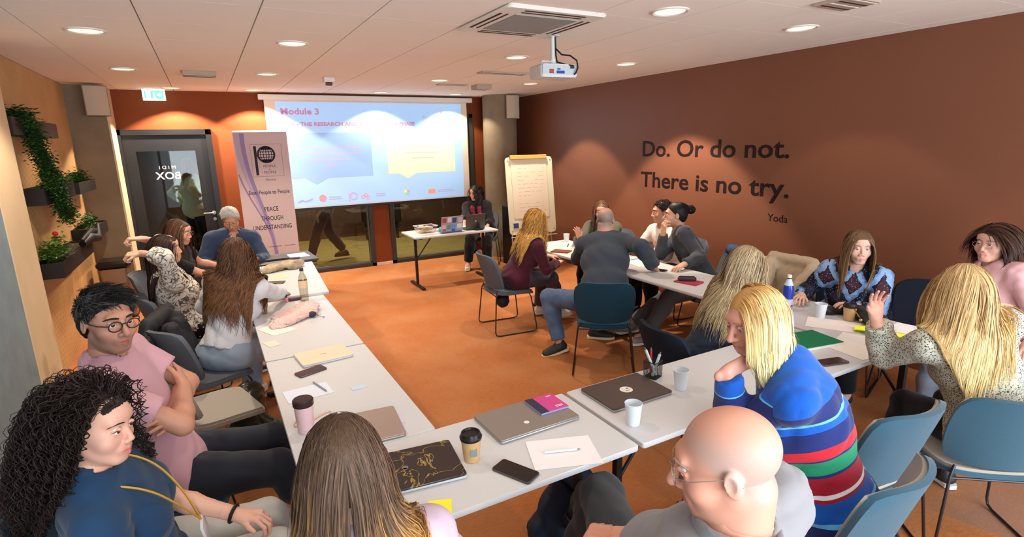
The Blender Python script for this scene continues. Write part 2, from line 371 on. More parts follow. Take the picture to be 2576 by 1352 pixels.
# ------------------------------------------------------------------ ceiling fittings
M_lampglow = mat('lamp_glow', (255,240,215), 0.5, emis=(255,236,205), estr=0.75)
M_ring = mat('lamp_ring', (232,222,210), 0.4)
def downlight(x, y, lab, grp):
    e = empty('downlight', (x, y, 2.70), 0, lab, 'ceiling light', grp)
    MB().lathe([(0.118,0.0),(0.118,-0.006),(0.108,-0.010),(0.098,-0.006),(0.092,0.0)], n=32, cap=False).build('trim_ring', M_ring, parent=e, smooth=True)
    MB().lathe([(0.0,0.0),(0.075,-0.0005),(0.094,-0.003)], n=32, cap=False).build('diffuser', M_lampglow, parent=e, smooth=True)
LPOS = [(x,y) for y in (2.74,4.70,6.65) for x in (-0.57,0.707,2.68,4.0)]
LLAB = {(-0.57,4.70):'round white ceiling light nearest the wood slat wall, large in the top left', (-0.57,6.65):'round ceiling light before the green exit sign', (0.707,4.70):'round ceiling light in the second column of tiles left of the air conditioner',
 (0.707,6.65):'small round ceiling light between exit sign and smoke detector', (2.68,4.70):'round ceiling light just left of the projector', (4.0,4.70):'round ceiling light right of the projector near the rust wall',
 (2.68,6.65):'small round ceiling light above the middle of the screen', (4.0,6.65):'small round ceiling light above the flipchart corner', (2.68,2.74):'large round ceiling light right of the air conditioner, at the top edge', (4.0,2.74):'round ceiling light near the rust wall at the right'}
for x, y in LPOS:
    if (x, y) in LLAB: downlight(x, y, LLAB[(x,y)], 'round recessed ceiling lights')
for (x, y), lb in zip(BACKROW, ['flat round wall-washing light above the door','flat round wall-washing light above the banner','flat round wall-washing light above the screen centre','flat round wall-washing light above the screen right end']):
    downlight(x, y, lb, 'round recessed ceiling lights')
# exit sign
M_exitg = mat('exit_green', (96,190,165), 0.5, emis=(110,215,190), estr=0.85)
M_exitw = mat('exit_white', (225,250,250), 0.5, emis=(215,250,250), estr=1.5)
ex = empty('exit_sign', (-0.455, 8.60, 2.63), 0, 'lit green and white emergency exit sign above the door', 'sign')
MB().box(-0.125,0.125,-0.012,0.012,-0.075,0.066,b=0.004).build('sign_body', M_exitw, parent=ex)
MB().box(-0.105,0.105,-0.0145,-0.012,-0.055,0.045).build('green_panel', M_exitg, parent=ex)
fig = MB(); fig.prism([(-0.085,-0.05),(-0.035,-0.05),(-0.035,0.04),(-0.085,0.04)], -0.017, -0.0145)
fig.prism([(-0.015,-0.05),(0.0,-0.02),(-0.012,0.012),(0.004,0.03),(0.016,0.015),(0.012,-0.018),(0.022,-0.05)], -0.017, -0.0145)
fig.prism([(0.035,0.008),(0.06,0.008),(0.06,0.03),(0.092,-0.004),(0.06,-0.038),(0.06,-0.016),(0.035,-0.016)], -0.017, -0.0145)
fig.build('pictogram', M_exitw, parent=ex)
MB().box(-0.18,0.18,-0.03,0.03,0.066,0.072).build('ceiling_plate', M_white, parent=ex)
# air conditioner cassette
ac = empty('air_conditioner', (2.0, 3.33, 2.70), 0, 'square white air conditioner cassette set in the ceiling beside the projector', 'air conditioner')
M_acw = mat('cassette_white', (232,226,216), 0.5)
MB().slab(-0.36,0.36,-0.38,0.38,-0.022,0.002,0.03,bev=0.012).build('cover', M_acw, parent=ac, smooth=True)
M_acg = mat('cassette_grille', (150,152,146), 0.7, bump=0.4, bscale=160)
MB().box(-0.23,0.23,-0.23,0.23,-0.026,-0.02).build('intake_grille', M_acg, parent=ac)
M_slot = mat('slot_dark', (64,44,34), 0.8)
for a in range(4):
    R_ = RZ(a*PI/2)
    s_ = MB().box(-0.22,0.22,-0.335,-0.318,-0.0245,-0.02,M=R_).box(-0.22,0.22,-0.285,-0.272,-0.0245,-0.02,M=R_); s_.build('air_slot', M_slot, parent=ac)
# detectors, grilles
M_dgrey = mat('detector_grey', (178,160,142), 0.6)
sd = empty('ceiling_sensor', (1.367,6.764,2.70), 0, 'small square ceiling sensor above the left part of the screen', 'sensor')
MB().box(-0.06,0.06,-0.05,0.05,-0.055,0,b=0.008).build('housing', M_white, parent=sd); MB().box(-0.035,0.035,-0.03,0.03,-0.09,-0.055,b=0.006).build('lens', mat('lens_dark',(70,60,52),0.3), parent=sd)
def grille(x, y, w, dpt, hgt, lab, nm='ceiling_box'):
    g = empty(nm, (x,y,2.70), 0, lab, 'ceiling vent')
    MB().box(-w/2,w/2,-dpt/2,dpt/2,-hgt,0,b=0.004).build('housing', M_dgrey, parent=g)
    for k in range(4): MB().box(-w/2+0.01,w/2-0.01,-dpt/2+dpt*(k+0.35)/4.4,-dpt/2+dpt*(k+0.6)/4.4,-hgt-0.002,-hgt).build('slat', M_slot if k%2 else M_white, parent=g)
grille(0.07,6.70,0.30,0.22,0.04,'flat grey ceiling vent between exit sign and banner lights')
grille(3.43,7.0,0.22,0.2,0.06,'small grey ceiling vent near the back right column')
grille(3.02,7.05,0.42,0.12,0.012,'thin flat ceiling vent left of the small grey one')
grille(3.1,5.75,0.60,0.16,0.012,'long thin ceiling vent behind the projector')
grille(3.51,2.12,0.30,0.24,0.02,'flat square ceiling vent at the top edge near the rust wall')
# loudspeakers
M_spk = mat('speaker_beige', (186,172,150), 0.7, bump=0.15, bscale=500)
def speaker(loc, rz, lab, w, h_, dpt):
    e = empty('loudspeaker', loc, rz, lab, 'loudspeaker', 'wall loudspeakers')
    b = MB(); n = 8; pts = [(-w/2,0.0),(-w/2*0.85,dpt)]
    poly = [(-w/2, 0)]+[(-w/2+w*i/n, -0.03*math.sin(PI*i/n)) for i in range(n+1)]+[(w/2,0),(w*0.36,dpt),(-w*0.36,dpt)]
    k = len(poly); vs = [Vector((p[0],p[1],0)) for p in poly]+[Vector((p[0],p[1],h_)) for p in poly]
    b.add(vs, [tuple(reversed(range(k))), tuple(range(k,2*k))]+[(i,(i+1)%k,(i+1)%k+k,i+k) for i in range(k)])
    b.build('cabinet', mat('speaker_side', (128,112,90), 0.7), parent=e)
    g = MB(); poly2 = [(-w/2+0.008+(w-0.016)*i/n, -0.034-0.03*math.sin(PI*i/n)+0.03) for i in range(n+1)]
    vs = [Vector((p[0],p[1]-0.002,0.008)) for p in poly2]+[Vector((p[0],p[1]-0.002,h_-0.008)) for p in poly2]
    g.add(vs, [(i,i+1,i+1+n+1,i+n+1) for i in range(n)]); g.build('front_grille', M_spk, parent=e)
    MB().box(-0.03,0.03,dpt,dpt+0.05,h_*0.35,h_*0.65).build('bracket', M_black, parent=e)
speaker((-1.0,8.07,2.335), 0.35, 'beige loudspeaker high on the left column beside the door', 0.24, 0.34, 0.13)
speaker((4.50,8.05,2.31), -0.15, 'beige loudspeaker high on the round column by the flipchart', 0.23, 0.37, 0.06)
# projector on its ceiling pole
pj = empty('projector', (2.43,3.70,2.44), -0.12, 'white ceiling projector hanging from a pole with black cables', 'projector')
M_pw = mat('projector_white', (216,218,214), 0.4)
MB().slab(-0.155,0.155,-0.12,0.12,-0.05,0.045,0.03,bev=0.012).build('housing', M_pw, parent=pj, smooth=True)
MB().lathe([(0.0,0),(0.04,0),(0.045,0.03),(0.0,0.03)], n=20, M=TR(-0.06,0.115,0) @ Matrix.Rotation(-PI/2,4,'X')).build('lens', mat('lens_dark'), parent=pj)
p_ = MB().box(-0.145,0.14,-0.1225,-0.119,-0.032,0.032); p_.build('port_panel', mat('panel_grey',(190,196,200),0.5), parent=pj)
p_ = MB().box(-0.09,-0.055,-0.126,-0.122,-0.025,0.005); p_.build('red_port', mat('port_red',(170,70,50),0.5), parent=pj)
p_ = MB().box(-0.03,0.035,-0.126,-0.122,-0.025,-0.005).box(-0.025,0.0,-0.126,-0.122,0.002,0.012); p_.build('blue_port', mat('port_blue',(40,70,150),0.5), parent=pj)
p_ = MB().box(0.085,0.11,-0.14,-0.122,0.012,0.034); p_.build('plug', M_black, parent=pj)
MB().tube([(0,0,0.08),(0,0,0.262)],0.017,14).lathe([(0.05,0.255),(0.05,0.262)],n=20).tube([(0,0,0.05),(0,0,0.09)],0.026,12).build('ceiling_pole', M_pw, parent=pj, smooth=True)
MB().tube([(-0.13,-0.05,0.04),(-0.11,-0.04,0.07),(0,0,0.075),(0.11,0.04,0.07),(0.13,0.05,0.04)],0.007,6).tube([(-0.13,0.07,0.04),(0,0,0.075),(0.13,-0.08,0.04)],0.007,6).build('mount_arm', M_pw, parent=pj, smooth=True)
MB().tube([(0.012,-0.018,0.25),(0.015,-0.02,0.12),(0.02,-0.03,0.07),(0.06,-0.09,0.045),(0.10,-0.14,0.03)],0.006,8).tube([(0.012,-0.018,0.17),(0.05,-0.05,0.12),(0.10,-0.09,0.11),(0.135,-0.13,0.07),(0.14,-0.14,0.02),(0.12,-0.145,-0.02),(0.115,-0.13,-0.03)],0.006,8).build('cable', M_black, parent=pj, smooth=True)
# ------------------------------------------------------------------ projection screen with the slide
M_scrw = mat('screen_cloth', (236,222,206), 0.8)
scr = empty('projection_screen', (2.4,8.70,1.0), 0, 'wide white roll-down projection screen showing a pale blue slide', 'screen')
MB().box(-1.63,1.66,-0.05,0.05,1.595,1.668,b=0.006).build('screen_case', M_white, parent=scr)
MB().box(-1.56,1.57,-0.002,0.002,0.03,1.60).build('screen_cloth', M_scrw, parent=scr)
MB().box(-1.36,1.56,-0.012,0.012,0.0,0.035,b=0.005).build('bottom_bar', M_black, parent=scr)
def slide_mat(n, c, e=0.36): return mat(n, c, 0.8, emis=c, estr=e)
def SX(x): return x-2.4
def fb(x0,x1,z0,z1,nm,m,lvl):
    b = MB(); b.box(SX(x0),SX(x1),-0.002-0.0006*lvl,-0.002-0.0006*(lvl-1),z0-1,z1-1); return b.build(nm, m, parent=scr)
bgm = slide_mat('slide_blue', (160,196,236))
fb(0.985,3.865,1.05,2.575,'slide_background', bgm, 1)
poly = [(1.05,2.135),(2.31,2.135),(2.31,1.47),(1.62,1.47),(1.45,1.375),(1.28,1.48),(1.05,1.48)]
MB().prism([(SX(a),b-1) for a,b in poly], -0.0036,-0.0030).build('slide_callout', slide_mat('slide_callout_blue',(140,172,215)), parent=scr)
poly = [(2.56,2.125),(3.72,2.125),(3.72,1.475),(3.02,1.475),(2.88,1.39),(2.74,1.48),(2.56,1.48)]
MB().prism([(SX(a),b-1) for a,b in poly], -0.0036,-0.0030).build('slide_callout', slide_mat('slide_callout_green',(196,212,186)), parent=scr)
MT = slide_mat('slide_text', (186,130,160), 0.3); MT2 = slide_mat('slide_text_pale', (176,160,196), 0.32)
def stx(body, size, x, z, m=MT, w=None, off=0.003, al='LEFT'):
    text_mesh('slide_text', body, size, m, scr, 0.0003, off, 1.0, al, (SX(x),-0.0042,z-1), width=w)
stx('Module 3', 0.12, 1.04, 2.40, MT, 0.53, 0.004)
stx('PAR - THE RESEARCH AND EXPLORATION PHASE', 0.075, 1.06, 2.235, MT, 1.98, 0.003)
stx('hate', 0.10, 3.18, 2.33, MT2, 0.2, 0.0)
M_sred = slide_mat('slide_red',(222,140,146),0.4)
MB().prism([(SX(3.50),1.46),(SX(3.53),1.46),(SX(3.49),1.37),(SX(3.53),1.28),(SX(3.50),1.28),(SX(3.46),1.37)], -0.0042,-0.0036).build('slide_logo', M_sred, parent=scr)
for k, w_ in enumerate([1.0,0.95,0.6,0.2]):
    fb(1.18+(1.0-w_)/2,1.18+(1.0+w_)/2, 1.90-0.085*k,1.92-0.085*k,'slide_text_line', MT2, 3)
for k, w_ in enumerate([0.55,0.6,0.4]):
    fb(3.15-w_/2,3.15+w_/2,1.88-0.085*k,1.90-0.085*k,'slide_text_line', slide_mat('slide_text_grey',(170,185,165),0.35), 3)
lg = MB(); lg.tube([(SX(1.14),-0.004,0.13),(SX(1.20),-0.004,0.16),(SX(1.25),-0.004,0.14),(SX(1.30),-0.004,0.15),(SX(1.36),-0.004,0.18)],0.004,4); lg.build('slide_logo', MT, parent=scr)
MB().lathe([(0.0,0),(0.055,0),(0.055,0.0006)], n=20, M=TR(SX(1.51),-0.0036,0.165) @ Matrix.Rotation(PI/2,4,'X')).build('slide_logo', M_sred, parent=scr)
fb(1.60,1.80,1.14,1.15,'slide_text_line',MT2,3); fb(1.60,1.78,1.17,1.18,'slide_text_line',MT2,3)
lg = MB(); lg.box(SX(1.90),SX(1.915),-0.0044,-0.003,0.09,0.22); lg.lathe([(0.045,0),(0.06,0),(0.06,0.0008),(0.045,0.0008)], n=20, M=TR(SX(1.975),-0.0036,0.17) @ Matrix.Rotation(PI/2,4,'X'), cap=False); lg.build('slide_logo', slide_mat('slide_violet',(200,150,200),0.35), parent=scr)
lg = MB()
for a,b_ in [(2.12,0.15),(2.17,0.17),(2.2,0.13)]: lg.lathe([(0.02,0),(0.03,0),(0.03,0.0008),(0.02,0.0008)], n=16, M=TR(SX(a),-0.0036,b_) @ Matrix.Rotation(PI/2,4,'X'), cap=False)
lg.build('slide_logo', M_sred, parent=scr)
fb(2.33,2.48,1.175,1.185,'slide_text_line',MT2,3); fb(2.33,2.48,1.145,1.155,'slide_text_line',MT2,3)
for k,cc in enumerate([(240,150,140),(240,220,130),(150,210,150),(150,180,230)]):
    MB().lathe([(0.0,0),(0.026,0),(0.026,0.0006)], n=14, M=TR(SX(2.84)+0.03*math.cos(k*PI/2+.7),-0.0036-0.0001*k,0.17+0.03*math.sin(k*PI/2+.7)) @ Matrix.Rotation(PI/2,4,'X')).build('slide_logo', slide_mat('slide_petal%d'%k,cc,0.35), parent=scr)
fb(3.21,3.34,1.13,1.20,'slide_logo',slide_mat('slide_orange',(240,150,120),0.35),3); fb(3.38,3.66,1.175,1.182,'slide_text_line',MT2,3); fb(3.38,3.70,1.15,1.157,'slide_text_line',MT2,3)
# ------------------------------------------------------------------ distance-field figures
A_ = np.array
def nz(v):
    v = np.asarray(v, float); n = np.linalg.norm(v); return v/n if n > 1e-9 else v
class Field:
    def __init__(s, lo, hi, h):
        s.h = h; s.lo = np.asarray(lo, float); n = np.ceil((np.asarray(hi)-s.lo)/h).astype(int)+1
        s.n = n; s.d = np.full(n, 0.05, np.float32)
        s.ax = [s.lo[i]+h*np.arange(n[i]) for i in range(3)]
    def sub(s, lo, hi):
        i0 = np.maximum(0, np.floor((lo-s.lo)/s.h).astype(int)); i1 = np.minimum(s.n, np.ceil((hi-s.lo)/s.h).astype(int)+1)
        if np.any(i1 <= i0): return None, None
        sl = tuple(slice(i0[k], i1[k]) for k in range(3))
        g = [s.ax[k][sl[k]].astype(np.float32) for k in range(3)]
        return sl, (g[0][:,None,None], g[1][None,:,None], g[2][None,None,:])
    def op(s, sl, v, k, mode):
        if sl is None: return
        d = s.d[sl]
        if mode == 'add':
            if k > 0:
                hh = np.clip(0.5+0.5*(d-v)/k, 0, 1); s.d[sl] = d*(1-hh)+v*hh-k*hh*(1-hh)
            else: s.d[sl] = np.minimum(d, v)
        else:
            if k > 0:
                v = -v; hh = np.clip(0.5-0.5*(d-v)/k, 0, 1); s.d[sl] = d*(1-hh)+v*hh+k*hh*(1-hh)
            else: s.d[sl] = np.maximum(d, -v)
    def cone(s, a, b, ra, rb, k=0.02, mode='add', flat=None, cut=False):
        """tapered capsule; flat=(dir, ratio) squashes it along dir; cut trims it square at b"""
        a = np.asarray(a, float); b = np.asarray(b, float); pad = max(ra, rb)*1.0+0.055
        lo = np.minimum(a, b)-pad; hi = np.maximum(a, b)+pad
        sl, g = s.sub(lo, hi)
        if sl is None: return
        ab = b-a; L2 = max(1e-9, ab@ab)
        X, Y, Z = g[0]-a[0], g[1]-a[1], g[2]-a[2]
        t = np.clip((X*ab[0]+Y*ab[1]+Z*ab[2])/L2, 0, 1)
        X, Y, Z = X-t*ab[0], Y-t*ab[1], Z-t*ab[2]
        if flat is not None:
            fd = nz(flat[0]); q = X*fd[0]+Y*fd[1]+Z*fd[2]; m = (1/flat[1]-1)*q
            X, Y, Z = X+m*fd[0], Y+m*fd[1], Z+m*fd[2]
        v = np.sqrt(X*X+Y*Y+Z*Z)-(ra+(rb-ra)*t)
        if flat is not None: v = v*min(1.0, flat[1]*1.25)
        if cut:
            u = nz(ab); pl = (g[0]-b[0])*u[0]+(g[1]-b[1])*u[1]+(g[2]-b[2])*u[2]; v = np.maximum(v, pl)
        s.op(sl, v.astype(np.float32), k, mode)
    def ell(s, c, r, R=None, k=0.02, mode='add'):
        c = np.asarray(c, float); r = np.asarray(r, float); pad = max(r)+0.055
        sl, g = s.sub(c-pad, c+pad)
        if sl is None: return
        X, Y, Z = g[0]-c[0], g[1]-c[1], g[2]-c[2]
        if R is not None:
            X, Y, Z = (X*R[0,0]+Y*R[1,0]+Z*R[2,0], X*R[0,1]+Y*R[1,1]+Z*R[2,1], X*R[0,2]+Y*R[1,2]+Z*R[2,2])
        k0 = np.sqrt((X/r[0])**2+(Y/r[1])**2+(Z/r[2])**2); k1 = np.sqrt((X/r[0]**2)**2+(Y/r[1]**2)**2+(Z/r[2]**2)**2)
        v = k0*(k0-1)/np.maximum(k1, 1e-6)
        s.op(sl, v.astype(np.float32), k, mode)
    def half(s, p, n):
        """keep only the side of the plane n points away from"""
        n = nz(n); v = (s.ax[0]-p[0])[:,None,None]*n[0]+(s.ax[1]-p[1])[None,:,None]*n[1]+(s.ax[2]-p[2])[None,None,:]*n[2]
        s.d = np.maximum(s.d, v.astype(np.float32))
    def wrinkle(s, amp, wl, seed, dirs=5, squash=(1,1,1)):
        rs = np.random.RandomState(seed); X = s.ax[0][:,None,None]*squash[0]; Y = s.ax[1][None,:,None]*squash[1]; Z = s.ax[2][None,None,:]*squash[2]
        w = 0
        m = np.abs(s.d) < 0.03
        idx = np.nonzero(m)
        if len(idx[0]) == 0: return
        x = s.ax[0][idx[0]]*squash[0]; y = s.ax[1][idx[1]]*squash[1]; z = s.ax[2][idx[2]]*squash[2]
        acc = np.zeros(len(x))
        for i in range(dirs):
            u = nz(rs.normal(size=3)); v = nz(rs.normal(size=3)); f = 2*PI/(wl*rs.uniform(0.7,1.6))
            ph = rs.uniform(0, 6.28); q = f*(x*u[0]+y*u[1]+z*u[2])+ph+1.3*np.sin(0.45*f*(x*v[0]+y*v[1]+z*v[2])+ph*2)
            gate = 0.5+0.5*np.sin(0.23*f*(x*v[1]+y*v[2]+z*v[0])+ph*3); acc += gate*1.7*(1-2*np.abs(np.sin(q*0.5))**0.7)
        s.d[idx] += (amp*acc/math.sqrt(dirs)).astype(np.float32)
    def mesh(s):
        d = s.d; nx, ny, nz_ = d.shape
        ins = d < 0
        c = ins[:-1,:-1,:-1].astype(np.int8)
        tot = np.zeros((nx-1,ny-1,nz_-1), np.int8)
        for i in (0,1):
            for j in (0,1):
                for k in (0,1): tot += ins[i:nx-1+i, j:ny-1+j, k:nz_-1+k]
        act = (tot > 0) & (tot < 8); I = np.array(np.nonzero(act)).T
        if len(I) == 0: return np.zeros((0,3)), np.zeros((0,4), int)
        vid = np.full(act.shape, -1, np.int64); vid[act] = np.arange(len(I))
        corner = {}
        for i in (0,1):
            for j in (0,1):
                for k in (0,1): corner[(i,j,k)] = d[I[:,0]+i, I[:,1]+j, I[:,2]+k]
        acc = np.zeros((len(I),3)); cnt = np.zeros(len(I))
        for a in range(3):
            for p in (0,1):
                for q in (0,1):
                    c0 = [0,0,0]; oth = [x for x in range(3) if x != a]; c0[oth[0]] = p; c0[oth[1]] = q; c1 = list(c0); c1[a] = 1
                    v0 = corner[tuple(c0)]; v1 = corner[tuple(c1)]; m = (v0 < 0) != (v1 < 0)
                    t = np.where(m, v0/np.where(m, v0-v1, 1), 0)
                    pos = np.zeros((len(I),3)); pos[:,oth[0]] = p; pos[:,oth[1]] = q; pos[:,a] = t
                    acc += pos*m[:,None]; cnt += m
        V = s.lo+(I+acc/cnt[:,None])*s.h
        F = []
        for a in range(3):
            b_, c_ = (a+1) % 3, (a+2) % 3
            s0 = [slice(1,-1)]*3; s0[a] = slice(0, d.shape[a]-1); s1 = list(s0); s1[a] = slice(1, d.shape[a])
            e0 = ins[tuple(s0)]; e1 = ins[tuple(s1)]; m = e0 != e1
            J = np.array(np.nonzero(m)).T; flip = e0[m]
            off = np.zeros(3, int); off[b_] = 1; off[c_] = 1; J = J+off; 
            def vv(db, dc):
                K = J.copy(); K[:,b_] -= db; K[:,c_] -= dc; return vid[K[:,0],K[:,1],K[:,2]]
            q = np.stack([vv(1,1), vv(0,1), vv(0,0), vv(1,0)], 1)
            q[~flip] = q[~flip][:, ::-1]; F.append(q)
        F = np.concatenate(F); F = F[(F >= 0).all(1)]
        return V, F
def merge(parts):
    V = []; F = []; o = 0
    for v, f in parts: V.append(v); F.append(f+o); o += len(v)
    return np.concatenate(V), np.concatenate(F)
def np_obj(name, V, F, m, parent=None, base=None, col=None, smooth=True, attrs=None):
    me = bpy.data.meshes.new(name); base = np.zeros(3) if base is None else np.asarray(base)
    V = V-base
    nv, nf = len(V), len(F); k = F.shape[1]
    me.vertices.add(nv); me.vertices.foreach_set('co', V.astype(np.float32).ravel())
    me.loops.add(nf*k); me.loops.foreach_set('vertex_index', F.astype(np.int32).ravel())
    me.polygons.add(nf); me.polygons.foreach_set('loop_start', (np.arange(nf)*k).astype(np.int32)); me.polygons.foreach_set('loop_total', np.full(nf, k, np.int32))
    if smooth: me.polygons.foreach_set('use_smooth', np.ones(nf, bool))
    if col is not None:
        a = me.color_attributes.new('tint', 'FLOAT_COLOR', 'POINT'); c4 = np.ones((nv,4), np.float32); c4[:,:3] = col; a.data.foreach_set('color', c4.ravel())
    for an, vals in (attrs or {}).items():
        a = me.attributes.new(an, 'FLOAT', 'POINT'); a.data.foreach_set('value', np.asarray(vals, np.float32))
    me.materials.append(m); me.update(calc_edges=True); me.validate()
    o = bpy.data.objects.new(name, me); C.objects.link(o)
    if parent is not None: o.parent = parent
    return o
def Rot(yaw, pitch=0.0, roll=0.0):
    """columns: right, forward, up. yaw clockwise from +Y, pitch down, roll to the right"""
    cy, sy = math.cos(yaw), math.sin(yaw); f = A_([sy, cy, 0.]); r = A_([cy, -sy, 0.]); u = A_([0,0,1.])
    f2 = f*math.cos(pitch)-u*math.sin(pitch); u2 = u*math.cos(pitch)+f*math.sin(pitch)
    r3 = r*math.cos(roll)-u2*math.sin(roll); u3 = u2*math.cos(roll)+r*math.sin(roll)
    return np.stack([r3, f2, u3], 1)
def ik(a, b, l1, l2, hint):
    a = np.asarray(a, float); b = np.asarray(b, float); d = b-a; L = np.linalg.norm(d); L = max(L, 1e-4)
    Lc = min(L, (l1+l2)*0.998); u = d/L
    if L > Lc: b = a+u*Lc
    x = (l1*l1-l2*l2+Lc*Lc)/(2*Lc); y = math.sqrt(max(0.0, l1*l1-x*x))
    h = np.asarray(hint, float); h = h-(h@u)*u; h = nz(h)
    return a+u*x+h*y, b
def head_prims(F, H, R, s, q, nose=1.0, jaw=1.0, detail=True, fem=False):
    bw = 0.6 if fem else 1.0
    P = lambda x, y, z: H+R@(A_([x, y, z])*s)
    E = lambda x, y, z, rx, ry, rz, k=0.02, mode='add', RR=None: F.ell(P(x,y,z), A_([rx,ry,rz])*s, R if RR is None else R@RR, k*s, mode)
    E(0,-0.018,0.030, 0.076,0.096,0.086, 0.0)
    E(0,0.030,-0.025, 0.063,0.060,0.085, 0.03)
    E(0,0.030,-0.072, 0.050*jaw,0.052,0.044, 0.03)
    E(0,0.070,-0.100, 0.022*jaw,0.020,0.017, 0.025)
    if not detail: return
    for sx in (-1,1):
        E(sx*(0.040 if fem else 0.043),0.058,-0.034, 0.026,0.025,0.024, 0.025)
        F.cone(P(sx*0.048,-0.005,-0.055), P(sx*0.018,0.065,-0.102), 0.018*s*jaw, 0.014*s, 0.02*s)
        E(sx*0.080,-0.012,-0.008, 0.009,0.019,0.031, 0.010, 'add', Rot(sx*0.35,0.15,0))
        E(sx*0.088,-0.006,-0.004, 0.006,0.010,0.017, 0.006, 'sub')
    E(0,0.080-0.004*(1-bw)*2,0.028, 0.048,0.014*(0.6+0.4*bw),0.014, 0.02)
    if fem: E(0,0.052,0.050, 0.052,0.040,0.034, 0.03)
    for sx in (-1,1): E(sx*0.032,0.098,0.000, 0.021,0.0145,0.0145, 0.014, 'sub')
    F.cone(P(0,0.0865 if fem else 0.0875,0.012), P(0,(0.107 if fem else 0.110)*nose**0.3,-0.035 if fem else -0.037), 0.0052*s, 0.0105*s*nose*(0.84 if fem else 1.0), 0.012*s)
    for sx in (-1,1):
        E(sx*0.0125,0.098,-0.041, 0.0085*nose,0.011,0.0075, 0.008)
        E(sx*0.007,0.104,-0.049, 0.0035,0.006,0.004, 0.003, 'sub')
        F.cone(P(sx*0.046,0.079,0.0015), P(sx*0.032,0.0905,0.0085), 0.0036*s, 0.0046*s, 0.005*s); F.cone(P(sx*0.032,0.0905,0.0085), P(sx*0.019,0.083,0.001), 0.0048*s, 0.0038*s, 0.005*s)
        F.cone(P(sx*0.044,0.079,-0.0085), P(sx*0.022,0.083,-0.0100), 0.0042*s, 0.0042*s, 0.008*s)
    E(0,0.086,-0.068, 0.028,0.012,0.020, 0.016)
    for sx in (-1,1):
        F.cone(P(0,0.0975,-0.0655), P(sx*0.026,0.086,-0.071), 0.0055*s, 0.003*s, 0.004*s)
        F.cone(P(0,0.096,-0.0795), P(sx*0.020,0.086,-0.0745), 0.007*s, 0.003*s, 0.005*s)
        F.cone(P(0,0.1045,-0.0715), P(sx*0.024,0.090,-0.0725), 0.0016*s, 0.0012*s, 0.003*s, 'sub')
def hand_prims(F, W, Rh, side, s, curl, spread=1.0, thumb=0.6, h=0.004):
    """Rh columns: thumbward, fingers, dorsal"""
    P = lambda x, y, z: W+Rh@(A_([x, y, z])*s)
    F.cone(P(0,-0.03,0), P(0.002,0.03,0), 0.026*s, 0.030*s, 0.01*s, flat=(Rh[:,2], 0.62))
    F.cone(P(0.010,0.02,0), P(0.020,0.085,0), 0.024*s, 0.019*s, 0.015*s, flat=(Rh[:,2], 0.6))
    F.cone(P(-0.010,0.02,0), P(-0.022,0.080,0), 0.024*s, 0.017*s, 0.015*s, flat=(Rh[:,2], 0.6))
    fingers = [(0.029,0.090,(0.044,0.026,0.021),0.0092,0.10),(0.010,0.095,(0.048,0.030,0.022),0.0094,0.02),(-0.009,0.091,(0.045,0.028,0.021),0.0090,-0.06),(-0.026,0.081,(0.036,0.021,0.018),0.0080,-0.17)]
    for i, (x, y, segs, r, sp) in enumerate(fingers):
        cu = curl[i] if hasattr(curl, '__len__') else curl
        p = P(x, y, 0.0); ang = 0.0; az = sp*spread*1.4; rr = r*s
        for j, L in enumerate(segs):
            ang += cu*(0.9, 1.1, 0.8)[j]
            d = Rh@A_([math.sin(az)*math.cos(ang), math.cos(az)*math.cos(ang), -math.sin(ang)])
            q_ = p+d*L*s; F.cone(p, q_, rr, rr*0.92, 0.004*s); p = q_; rr *= 0.92
    p = P(0.022, 0.018, -0.006); F.cone(P(0.008,0.008,-0.004), P(0.030,0.045,-0.010), 0.018*s, 0.0135*s, 0.012*s)
    p = P(0.030,0.042,-0.010)
    for j, (L, r) in enumerate(((0.034,0.0115),(0.028,0.0098))):
        a = thumb*(1.0-0.45*j); d = Rh@nz(A_([math.sin(a), math.cos(a), -0.25-0.2*j])); q_ = p+d*L*s; F.cone(p, q_, r*s, r*0.9*s, 0.005*s); p = q_
